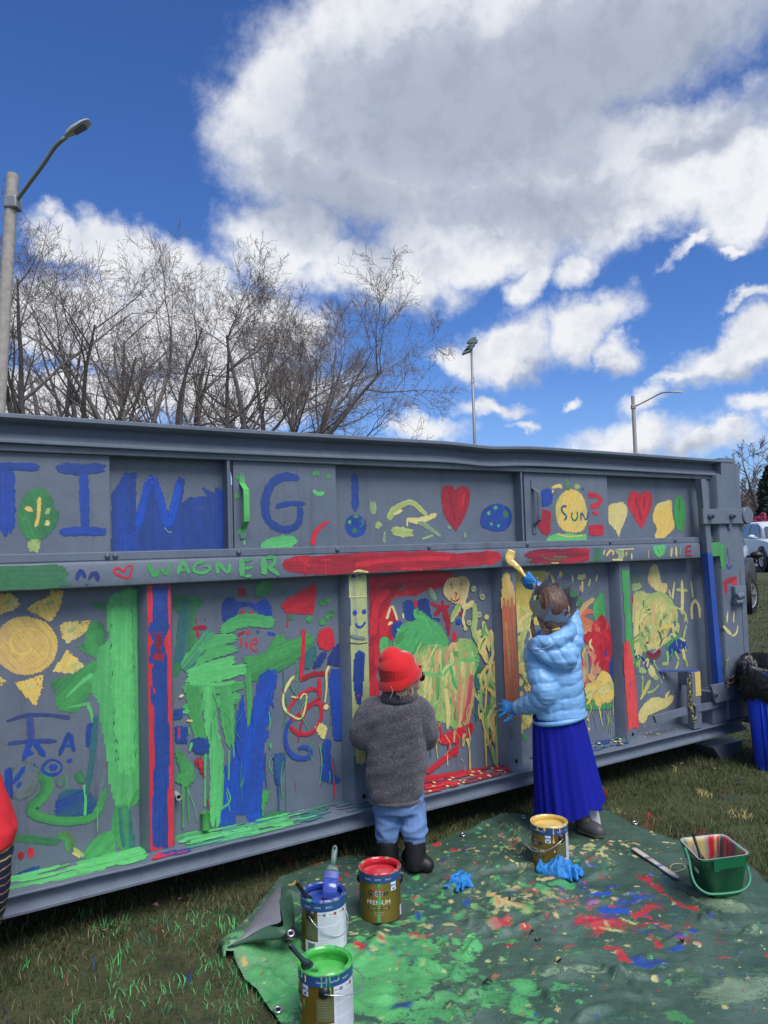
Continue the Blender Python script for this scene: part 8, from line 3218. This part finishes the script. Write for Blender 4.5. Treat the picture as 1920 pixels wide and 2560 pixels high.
wv_.inputs['Scale'].default_value = 11.0
wv_.inputs['Distortion'].default_value = 5.0
wv_.inputs['Detail'].default_value = 3.0
k_ = n_.ss(wv_.outputs['Fac'],0.86,0.93)
nz_ = n_.noise(co_,14.0,4,0.6)
lc_ = n_.ramp(nz_,[(0.42,lin(196,176,96)),(0.58,lin(150,110,96))])
n_.link(n_.mix(k_,(*lin(28,32,62),1),lc_),bs_.inputs['Base Color'])
bs_.inputs['Roughness'].default_value = 0.8
mb = MB()
rings_loft(mb,[(lp_(-48,2085,-0.015),0.108,0.10),(lp_(-50,2140,-0.01),0.118,0.10)])
limb(mb,[lp_(-32,2130,-0.02),lp_(-27,2200,-0.01),lp_(-30,2285,0.02),lp_(-75,2440,0.0)],[0.088,0.080,0.066,0.05])
limb(mb,[lp_(-112,2130,0.0),lp_(-120,2285,0.05),lp_(-160,2440,0.02)],[0.085,0.066,0.05])
V,N,F = remesh(mb,0.008,3)
put('leggings',V + N * (0.003 * n3(V,50,71))[:,None],F,m_,kid)
mb = MB()
ball(mb,lp_(-150,1690,0.11),(0.09,0.098,0.105))
mb.build('hair',HAIR_B,kid,smooth=True)
for x_,dy_ in ((-75,0.0),(-160,0.02)):
    f_ = lp_(x_,2470,dy_)
    f_[2] = 0
    boot(kid,f_ + (0,0,0.09),f_ + (0,-0.06,0.015),f_ + (-0.01,0.09,0.015),f_ + (0,0,0.14),0.045,lin(40,40,44),lin(120,118,114),11,zmin=0.0)
for w_ in (lp_(-205,2015,0.25),lp_(-70,1960,0.27)):
    hand(kid,w_,(0,1,0.1),(0,0.1,-1),[(6,20,0.045),(0,22,0.050),(-4,24,0.047),(-10,26,0.038)],SKIN,'hand',0.85,thumb=[(0.01,0.022,0.0),(0.03,0.038,0.006),(0.045,0.045,0.01),(0.055,0.045,0.014)],cuff=False)


# ================================================================= discarded gloves on the tarp
OUTL = [(-.5,-.17),(-.52,.17),(-.2,.2),(-.08,.24),(.02,.42),(.1,.43),(.11,.3),(.1,.2),(.22,.2),(.46,.29),(.52,.23),(.3,.11),(.58,.12),(.6,.04),(.3,.02),(.55,-.05),(.55,-.13),(.27,-.08),(.42,-.19),(.4,-.27),(.2,-.2)]


def crumpled_glove(cpx,size,ang,seed,label,hgt,curl):
    """limp glove: palm, cuff and five fingers, creased and slumped on the sheet"""
    c = zp(*cpx,0.03)
    O = np.array(catmull(OUTL,0.05,closed=True))
    st = 0.014
    U,W = np.meshgrid(np.arange(-.6,.68,st),np.arange(-.36,.52,st))
    I = inside(O,U,W)
    E = edge_dist(O,U,W)
    K = I | (E < st * 0.7)
    u,v,e = U[K],W[K],np.where(I,E,0)[K]
    Q = np.stack([u,v,0 * u],1) + seed
    rid = lambda f,sd: 1 - 2.2 * np.abs(n3(Q,f,sd))
    h = (0.35 + 0.30 * rid(7,seed) + 0.22 * rid(15,seed + 1) + 0.10 * rid(34,seed + 2)) * hgt
    h = np.maximum(h + 0.5 * hgt * np.exp(-(u ** 2 + v ** 2) / 0.06),0.15 * hgt) * np.clip(e / 0.05,0,1) ** 0.5
    x = u - curl * np.maximum(0,u - 0.18) + 0.05 * n3(Q,6,seed + 4)
    y = v * (1 - 0.25 * curl) + 0.06 * n3(Q,6,seed + 5) + curl * 0.5 * np.maximum(0,u - 0.15) * np.sin(v * 9)
    ca,sa = math.cos(ang),math.sin(ang)
    T = np.stack([c[0] + (x * ca - y * sa) * size,c[1] + (x * sa + y * ca) * size,0.026 + h * size],1)
    Bm = T.copy()
    Bm[:,2] = 0.021
    idx = -np.ones(K.shape,int)
    idx[K] = np.arange(len(u))
    q = K[:-1,:-1] & K[1:,:-1] & K[:-1,1:] & K[1:,1:]
    j,i = np.nonzero(q)
    F = np.stack([idx[j,i],idx[j,i + 1],idx[j + 1,i + 1],idx[j + 1,i]],1)
    n = len(u)
    ed = {}
    for f in F:
        for a,b in zip(f,np.roll(f,-1)):
            if (b,a) in ed:
                del ed[(b,a)]
            else:
                ed[(a,b)] = 1
    S = np.array([(b,a,a + n,b + n) for a,b in ed])
    o = fast_mesh('disposable_glove',np.concatenate([T,Bm]),np.concatenate([F,F[:,::-1] + n,S]),NITRILE,base=(c[0],c[1],0.02))
    tag(o,label,'glove','gloves dropped on the tarpaulin')


crumpled_glove((1146,2205),0.165,-2.0,5,'small crumpled blue rubber glove lying alone on the tarpaulin',0.20,0.35)
crumpled_glove((1403,2182),0.205,-0.55,9,'crumpled blue rubber glove propped against the yellow paint can',0.26,0.5)


# ------------------------------------------------------------------ street lamps
POLEW = mat_basic('weathered_pole',lin(172,166,158),0.85,var=0.3,scale=9,bump=0.5,bscale=30,bdist=0.01)
ARM = mat_basic('galvanised',lin(146,148,150),0.5,metal=0.4,var=0.15)
LUM = mat_basic('lamp_housing',lin(176,178,176),0.5,var=0.1)
LENS = mat_basic('lamp_lens',lin(84,88,104),0.25,var=0.2,scale=200)


def lamp(top_px,Y,rad,armpx,headpx,label,hl,hw,lean=0.0):
    top = at_depth(*top_px,Y)
    z0 = ground_z(top[0],Y) if Y < 22 else 0.36
    t = thing('street_lamp',label,'street lamp',(top[0],Y,z0),'street lamps')
    mb = MB()
    mb.tube([(top[0] + lean,Y,z0 - 0.05),(top[0] + lean / 2,Y,(z0 + top[2]) / 2),top],[rad * 1.12,rad * 1.06,rad],14)
    mb.build('pole',POLEW,t,smooth=True,auto=50)
    dys = [0,-0.15,-0.3,-0.42,-0.5]
    path = [at_depth(x,y,Y + d * hl * 2) for (x,y),d in zip(armpx,dys)]
    mb = MB()
    mb.tube(catmull(path,hl * 0.2),rad * 0.36,10)
    mb.build('arm',ARM,t,smooth=True)
    mb = MB()
    mb.box((top[0] - rad * 1.2,Y - rad * 1.25,path[0][2] - 0.12),(top[0] + rad * 1.2,Y + rad * 1.2,path[0][2] + 0.10),bev=rad * 0.3)
    mb.build('bracket',ARM,t)
    a,b = at_depth(*headpx[0],Y - hl),at_depth(*headpx[1],Y - hl)
    d = (b - a)
    L = np.linalg.norm(d)
    d /= L
    up = np.array([0,-0.15,1.0])
    up -= d * (up @ d)
    up /= np.linalg.norm(up)
    s = np.cross(d,up)
    mb = MB()
    rings = []
    for u,w_,h_ in ((0,0.25,0.25),(0.12,0.5,0.4),(0.35,0.85,0.5),(0.75,1.0,0.42),(0.95,0.8,0.28),(1.0,0.55,0.18)):
        c = a + d * L * u
        rings.append([c + s * hw * w_ * math.cos(q) + up * hw * h_ * (math.sin(q) if math.sin(q) > 0 else 0.35 * math.sin(q)) for q in np.linspace(0,2 * math.pi,15)[:-1]])
    mb.loft(rings)
    h = mb.build('luminaire',LUM,t,smooth=True,auto=60)
    mb = MB()
    mb.prism([a + d * L * u + s * hw * v - up * hw * 0.175 for u,v in ((0.34,-0.5),(0.78,-0.6),(0.78,0.6),(0.34,0.5))],-up * hw * 0.03)
    mb.build('lens',LENS,h)


lamp((32,436),12.6,0.098,[(36,508),(70,462),(110,408),(140,364),(166,342)],[(164,342),(226,304)],'weathered grey street lamp with curved arm rising above the bare trees',0.7,0.16,-0.5)
lamp((1582,990),40.0,0.10,[(1586,1017),(1620,1000),(1650,984),(1665,981),(1682,980)],[(1680,981),(1708,979)],'distant street lamp with long arm over the dumpster\'s far end',1.2,0.16)
# sports-ground mast
mY = 60.0
mt = at_depth(1178,858,mY)
mast = thing('floodlight_mast','tall slim floodlight mast with stacked heads behind the dumpster','floodlight',(mt[0],mY,0.36))
mb = MB()
mb.tube([(mt[0],mY,0.3),(mt[0],mY,9.0),mt],[0.16,0.13,0.09],12)
mb.build('pole',ARM,mast,smooth=True)
FLM = mat_basic('floodlight_green',lin(104,122,116),0.5)
for (x,y) in ((1171,872),(1182,856),(1166,878),(1176,864),(1178,850)):
    c = at_depth(x,y,mY - 0.4)
    mb = MB()
    mb.prism([c + np.array(q) for q in ((-0.38,0,-0.22),(0.30,0,0.02),(0.38,0,0.26),(0.05,0,0.22),(-0.28,0,-0.02))],(0.1,0.5,0.0))
    mb.build('floodlight_head',FLM,mast)

# ------------------------------------------------------------------ bare trees
BARK = mat_basic('bark',lin(98,88,82),0.9,var=0.3,scale=7,bump=0.5,bscale=24,bdist=0.02,vcol=True)


def tree(base,height,stems,seed,label,spread=1.0,lean=(0,0),levels=4,tw=1.0,trunk_r=0.17,fork=0.12,dens=1.0,col=lin(124,116,112),minr=0.0052):
    r = np.random.RandomState(seed)
    t = thing('bare_tree',label,'tree',base,'leafless trees behind the dumpster')
    base = np.asarray(base,float)
    T, Cw = MB(), [[], [], []]       # trunk mesh; crown segment arrays
    segs = []

    def grow(p,d,L,rad,lev):
        n = max(3,int(L / (0.45 if lev < 2 else 0.25)))
        n = min(n,12)
        pts,rr = [p.copy()],[rad]
        dd = d.copy()
        for i in range(n):
            dd = dd + r.normal(0,(0.07,0.10,0.14,0.17,0.2)[lev],3) + np.array([0,0,(0.03,0.035,0.05,0.05,0.05)[lev]])
            dd /= np.linalg.norm(dd)
            p = p + dd * L / n
            pts.append(p.copy())
            rr.append(max(rad * (1 - 0.80 * (i + 1) / n),minr * 0.7))
        segs.append((pts,rr,lev))
        if lev >= levels:
            return
        k = int(dens * (8,8,7,4)[min(lev,3)] * r.uniform(0.8,1.2))
        for j in range(k):
            u = r.uniform((0.34,0.25,0.15,0.2)[min(lev,3)],1.0) if j else 0.98
            i = min(int(u * n),n - 1)
            f = u * n - i
            q = pts[i] * (1 - f) + pts[i + 1] * f
            ax = pts[i + 1] - pts[i]
            ax /= np.linalg.norm(ax)
            side = np.cross(ax,r.normal(0,1,3))
            side /= np.linalg.norm(side)
            an = RAD(r.uniform(24,58))
            nd = ax * math.cos(an) + side * math.sin(an) * (spread if lev == 0 else 1.0)
            nd /= np.linalg.norm(nd)
            rad2 = max(minr,(rr[i] * (1 - f) + rr[i + 1] * f) * r.uniform(0.45,0.72))
            grow(q,nd,L * r.uniform(0.34,0.60) * (1.2 - 0.5 * u),rad2,lev + 1)

    fz = height * fork
    top = base + np.array([lean[0] * fz,lean[1] * fz,fz])
    T.tube([base - (0,0,0.1),base * 0.5 + top * 0.5,top],[trunk_r * 1.5,trunk_r * 1.15,trunk_r * 1.05],12,col)
    T.build('trunk',BARK,t,smooth=True)
    for k in range(stems):
        a = 2 * math.pi * (k + r.uniform(-0.25,0.25)) / stems
        tl = RAD(8 + 30 * ((k * 0.618) % 1.0)) if stems > 1 else RAD(3)
        tl *= spread
        d = np.array([math.sin(tl) * math.cos(a) + lean[0],math.sin(tl) * math.sin(a) * 0.6 + lean[1],math.cos(tl)])
        d /= np.linalg.norm(d)
        grow(top - (0,0,0.15),d,(height - fz) * r.uniform(0.60,0.72) / max(0.75,math.cos(tl)) ** 0.5,trunk_r * (0.92 if stems == 1 else 0.72) * r.uniform(0.85,1.1),0)
    # all limbs and twigs of this crown
    Vs,Fs,Cs,o = [],[],[],0
    for pts,rr,lev in segs:
        s = (8,6,4,3,3)[lev]
        P = np.array(pts)
        R = np.array(rr) * tw
        tg = np.gradient(P,axis=0)
        tg /= np.linalg.norm(tg,axis=1,keepdims=True) + 1e-9
        x = np.cross(tg,[0.31,0.77,0.55])
        x /= np.linalg.norm(x,axis=1,keepdims=True) + 1e-9
        y = np.cross(tg,x)
        an = np.arange(s) * 2 * math.pi / s
        V = P[:,None] + R[:,None,None] * (x[:,None] * np.cos(an)[None,:,None] + y[:,None] * np.sin(an)[None,:,None])
        n = len(P)
        i,k = np.meshgrid(np.arange(n - 1),np.arange(s),indexing='ij')
        k2 = (k + 1) % s
        F = np.stack([i * s + k,i * s + k2,(i + 1) * s + k2,(i + 1) * s + k],-1).reshape(-1,4)
        Vs.append(V.reshape(-1,3))
        Fs.append(F + o)
        c = np.array(mixc(col,lin(134,124,120),lev / 5.0))
        Cs.append(np.repeat(c[None],n * s,0))
        o += n * s
    fast_mesh('crown',np.concatenate(Vs),np.concatenate(Fs),BARK,np.concatenate(Cs),parent=t)
    return t


def tb_(px,Y):
    p = at_depth(px,1000,Y)
    return (p[0],Y,0.34)


tree(tb_(640,24.0),11.4,7,22,'broad leafless tree forking low, standing apart at the group\'s open side',1.45,(0.05,0),trunk_r=0.21,fork=0.16,dens=1.25)
tree(tb_(455,22.5),10.6,5,5,'leafless tree of several leaning stems beside the broad forked tree',1.15,(-0.02,0),dens=0.85,trunk_r=0.2)
tree(tb_(318,21.0),11.2,3,12,'leafless tree with one straight central leader in the middle of the group',0.75,(0,0),trunk_r=0.2,dens=0.9)
tree(tb_(250,23.5),11.0,4,8,'dense leafless tree crossing behind the straight central one',1.2,(0.05,0),dens=0.8)
tree(tb_(150,21.5),10.8,5,15,'leafless tree with thick spreading forks near the grey lamp post',1.1,(0.06,0),trunk_r=0.22,dens=0.85)
tree(tb_(40,20.0),12.4,3,33,'tallest leafless tree standing behind the grey lamp post',0.8,(-0.02,0),trunk_r=0.2)
tree(tb_(1893,82.0),12.6,2,44,'far leafless tree above the parked cars',1.25,(0,0),levels=3,trunk_r=0.4,minr=0.03,fork=0.25,dens=1.25,col=lin(120,112,112))
tree(tb_(1842,95.0),9.6,3,46,'smaller far leafless tree half hidden by the dumpster corner',1.2,(0,0),levels=3,trunk_r=0.3,minr=0.03,dens=1.2,col=lin(122,114,114))


# low woods behind the car park: uncountable brush, one mass
r_ = np.random.RandomState(3)
n_ = 26000
x_ = r_.uniform(30,72,n_)
y_ = r_.uniform(97,112,n_)
h_ = (6.2 + 2.0 * fbm(x_,y_,0.16,51)) * r_.uniform(0.15,1.0,n_) ** 0.7
an_ = r_.uniform(0,6.28,n_)
L_ = r_.uniform(0.7,2.2,n_)
B_ = np.stack([x_,y_,0.36 + h_ - L_ * 0.5],1)
tip_ = B_ + np.stack([np.cos(an_) * L_ * 0.45,np.sin(an_) * L_ * 0.3,L_],1)
wd_ = np.stack([np.full(n_,0.05),np.zeros(n_),np.zeros(n_)],1)
V = np.stack([B_ - wd_,B_ + wd_,tip_],1).reshape(-1,3)
F = np.arange(n_ * 3).reshape(-1,3)
c_ = np.array([lin(96,84,84),lin(112,98,98),lin(84,76,76),lin(128,110,108)])[r_.randint(0,4,n_)]
o = fast_mesh('distant_woods',V,F,BARK,np.repeat(c_,3,0),smooth=False)
tag(o,'brown leafless woods beyond the car park','woods',kind='stuff')
# dark evergreen and pink blossom shrubs
NEEDLE = mat_basic('foliage',(0.1,0.1,0.1),0.8,var=0.3,scale=2,vcol=True)


def leafy(name,base,hgt,wid,n,cols,label,cat,cone,seed,leaf):
    r = np.random.RandomState(seed)
    t = thing(name,label,cat,base)
    mb = MB()
    mb.tube([base,np.asarray(base) + (0,0,hgt * 0.8)],[wid * 0.07,wid * 0.02],8,lin(70,58,52))
    mb.build('trunk' if cone else 'stem',BARK,t,smooth=True)
    u = r.rand(n)
    z = hgt * (0.12 + 0.88 * u)
    rad = wid * ((1 - u) ** 0.8 if cone else np.sqrt(np.maximum(0.02,1 - (2 * u - 1) ** 2))) * (0.5 + 0.5 * r.rand(n) ** 0.5)
    a = r.uniform(0,6.28,n)
    rad = rad * (0.75 + 0.35 * np.sin(a * 3 + z * 1.3) * np.sin(z * 2.1 / wid))
    C = np.stack([base[0] + rad * np.cos(a),base[1] + rad * np.sin(a),base[2] + z],1)
    d1,d2 = r.normal(0,leaf,(n,3)),r.normal(0,leaf,(n,3))
    V = np.stack([C - d1,C + d2,C + d1,C - d2],1).reshape(-1,3)
    c = np.array(cols)[r.randint(0,len(cols),n)]
    fast_mesh('crown' if cone else 'blossom',V,np.arange(n * 4).reshape(-1,4),NEEDLE,np.repeat(c,4,0),smooth=False,parent=t)


p_ = at_depth(1928,1300,78.0)
leafy('evergreen_tree',(p_[0],78.0,0.36),8.6,2.6,5000,[lin(44,58,48),lin(56,70,56),lin(36,48,42)],'dark evergreen tree beside the far leafless tree','tree',True,5,0.16)
for i,(px,Y,h) in enumerate(((1877,46.0,2.3),(1890,47.0,2.4),(1908,46.0,2.6))):
    p_ = at_depth(px,1300,Y)
    leafy('blossom_shrub',(p_[0],Y,0.44),h,0.30 + 0.06 * i,900,[lin(196,84,118),lin(214,110,140),lin(168,66,96)],('narrow pink blossoming shrub behind the white cars','mid-sized pink blossoming shrub between two others behind the white cars','tallest pink blossoming shrub behind the white cars')[i],'shrub',False,60 + i,0.05)

# ------------------------------------------------------------------ parked cars
GLASS = mat_basic('car_glass',lin(70,80,92),0.08,var=0.1,spec=0.8)
TYRE = mat_basic('tyre',lin(28,28,30),0.85,var=0.2)
RIM = mat_basic('alloy',lin(206,208,212),0.25,metal=0.8,var=0.1)
TRIM = mat_basic('dark_trim',lin(34,35,38),0.6)
HEADL = mat_basic('headlamp',lin(190,206,226),0.08,var=0.2,scale=20,spec=0.8)


def car(loc,yaw,colr,label,steer=0.0):
    """compact SUV: x forward, y left, z up"""
    t = thing('parked_car',label,'car',loc,'cars parked by the lawn')
    t.rotation_euler = (0,0,yaw)
    PM = mat_basic('car_paint',colr,0.42,var=0.03,coat=0.12)

    def B(mb,name,m,par=t,**k):
        o = mb.build(name,m,None,**k)
        o.parent = par
        return o
    S = [(-2.2,0.72,0.55,0.95,1.02),(-2.12,0.84,0.36,1.02,1.12),(-1.5,0.90,0.30,1.04,1.10),(-0.6,0.91,0.28,1.02,1.06),(0.6,0.91,0.28,1.0,1.03),(1.2,0.90,0.28,0.98,1.04),(1.75,0.87,0.30,0.92,0.98),(2.1,0.78,0.36,0.80,0.86),(2.22,0.66,0.42,0.68,0.74)]
    mb = MB()
    mb.loft([[(x,w * k,z) for k,z in ((-0.80,lo),(-1.0,lo + 0.14),(-1.02,(lo + sh) * 0.52),(-0.97,sh),(-0.80,tp),(0,tp + 0.02),(0.80,tp),(0.97,sh),(1.02,(lo + sh) * 0.52),(1.0,lo + 0.14),(0.80,lo))] for x,w,lo,sh,tp in S])
    body = B(mb,'body',PM,smooth=True,auto=35)
    G = [(-2.0,0.80,1.04,0.80,1.08),(-1.75,0.80,1.04,0.66,1.50),(-0.9,0.80,1.03,0.64,1.63),(0.2,0.80,1.02,0.63,1.62),(0.75,0.80,1.0,0.66,1.42),(1.35,0.80,0.98,0.78,1.02)]
    mb = MB()
    mb.loft([[(x,-w0,z0),(x,-w1,z1 - 0.05),(x,-w1 * 0.86,z1),(x,w1 * 0.86,z1),(x,w1,z1 - 0.05),(x,w0,z0)] for x,w0,z0,w1,z1 in G])
    B(mb,'cabin',PM,smooth=True,auto=40)
    for s in (-1,1):
        for nm,q in (('window',((0.95,1.07),(0.35,1.52),(-0.32,1.55),(-0.32,1.07))),('window',((-0.40,1.07),(-0.40,1.55),(-1.05,1.54),(-1.25,1.08))),('window',((-1.32,1.10),(-1.12,1.52),(-1.55,1.46),(-1.80,1.14)))):
            mb = MB()
            pts = [np.array([x,s * (0.805 - (z - 1.02) * 0.27 + 0.006),z]) for x,z in q]
            mb.prism(pts,(0,s * 0.006,0.001))
            B(mb,nm,GLASS)
        mb = MB()
        ball(mb,(0.78,s * 1.02,1.10),(0.09,0.12,0.075),12,8)
        mb.box((0.74,min(s * 0.84,s * 0.98),1.05),(0.82,max(s * 0.84,s * 0.98),1.09))
        B(mb,'mirror',PM,smooth=True)
        mb = MB()
        mb.loft([[(x,s * (w - 0.02),z0),(x,s * (w + 0.012),z0),(x,s * (w + 0.012),z1),(x,s * (w - 0.02),z1)] for x,w,z0,z1 in ((1.70,0.80,0.68,0.86),(1.95,0.80,0.62,0.84),(2.16,0.70,0.58,0.76))])
        B(mb,'headlamp',HEADL)
        mb = MB()
        mb.prism([(-1.0,s * 0.915,0.30),(0.95,s * 0.915,0.30),(0.95,s * 0.915,0.42),(-1.0,s * 0.915,0.42)],(0,s * 0.02,0))
        B(mb,'sill',TRIM)
        for x in (-1.35,1.35):
            st = steer if x > 0 else 0.0
            M0 = lambda q,x=x,s=s: np.array([x + q[0],s * (0.80 + q[2]),0.345 + q[1]])
            M = lambda q,x=x,s=s,st=st: np.array([x + q[0] * math.cos(st) - s * q[2] * math.sin(st),s * 0.80 + q[0] * math.sin(st) + s * q[2] * math.cos(st),0.345 + q[1]])
            mb = MB()
            mb.lathe([(0.44,-0.10),(0.44,0.125),(0.36,0.128),(0.36,-0.1)],M=M0,sides=32)
            B(mb,'wheel_arch',TRIM,smooth=True,auto=30)
            mb = MB()
            mb.lathe([(0.22,-0.08),(0.33,-0.08),(0.345,-0.04),(0.345,0.09),(0.33,0.12),(0.25,0.13),(0.235,0.10)],M=M,sides=36)
            wh = B(mb,'wheel',TYRE,smooth=True,auto=50)
            mb = MB()
            mb.lathe([(0.24,0.10),(0.235,0.125),(0.215,0.12),(0.205,0.06)],M=M,sides=36)
            for k in range(5):
                a = k * 2 * math.pi / 5 + 0.3
                for da in (-0.16,0.16):
                    mb.prism([M((r * math.cos(a + da * f) - w_ * math.sin(a) ,r * math.sin(a + da * f) + w_ * math.cos(a),0.10)) for r,f,w_ in ((0.04,0.5,-0.016),(0.22,1.0,-0.018),(0.22,1.0,0.018),(0.04,0.5,0.016))],(0,s * 0.02,0))
            B(mb,'rim',RIM,wh)
            mb = MB()
            mb.lathe([(0.0001,0.05),(0.21,0.05)],M=M,sides=24)
            B(mb,'brake_disc',TRIM,wh)
    mb = MB()
    mb.prism([np.array([x,y,z]) + (0.012,0,0.012) for x,y,z in ((1.33,-0.74,1.03),(1.33,0.74,1.03),(0.78,0.60,1.42),(0.78,-0.60,1.42))],(0.004,0,0.006))
    B(mb,'windscreen',GLASS)
    mb = MB()
    mb.prism([(-1.99,-0.68,1.12),(-1.99,0.68,1.12),(-1.80,0.58,1.46),(-1.80,-0.58,1.46)],(-0.03,0,0.012))
    B(mb,'rear_window',GLASS)
    mb = MB()
    mb.box((2.12,-0.52,0.46),(2.25,0.52,0.66),bev=0.02)
    for z in (0.50,0.55,0.60):
        mb.box((2.24,-0.48,z),(2.262,0.48,z + 0.018))
    B(mb,'grille',TRIM)
    mb = MB()
    mb.box((2.252,-0.16,0.36),(2.27,0.16,0.45))
    B(mb,'number_plate',mat_basic('plate',lin(214,214,206),0.5))
    return t


# dark car nose-on to the lawn, front wheel beside the dumpster corner
wpos = on_z(1877,1539)
ya = RAD(-118)
R2 = np.array([[math.cos(ya),-math.sin(ya)],[math.sin(ya),math.cos(ya)]])
gz_ = ground_z(0,14.8)
off_ = R2 @ np.array([1.35,0.88])
car((wpos[0] - off_[0],wpos[1] - off_[1],gz_ - 0.02),ya,lin(38,36,38),'black car on the grass, front wheel showing past the dumpster corner',RAD(-20))
wpos = at_depth(1907,1432,25.0)
ya = RAD(-100)
R2 = np.array([[math.cos(ya),-math.sin(ya)],[math.sin(ya),math.cos(ya)]])
off_ = R2 @ np.array([1.35,-0.90])
car((wpos[0] - off_[0],wpos[1] - off_[1],0.444),ya,lin(214,220,224),'white car angled beside the kerb with mirror showing past the dumpster')
p_ = at_depth(1926,1350,32.0)
car((p_[0] + 0.4,32.0,0.444),RAD(-100),lin(218,222,226),'white car parked behind the angled white one, bonnet towards the lawn')
p_ = at_depth(1905,1320,38.5)
car((p_[0],38.5,0.444),RAD(-170),lin(206,212,218),'white car in the far row below the pink shrubs')
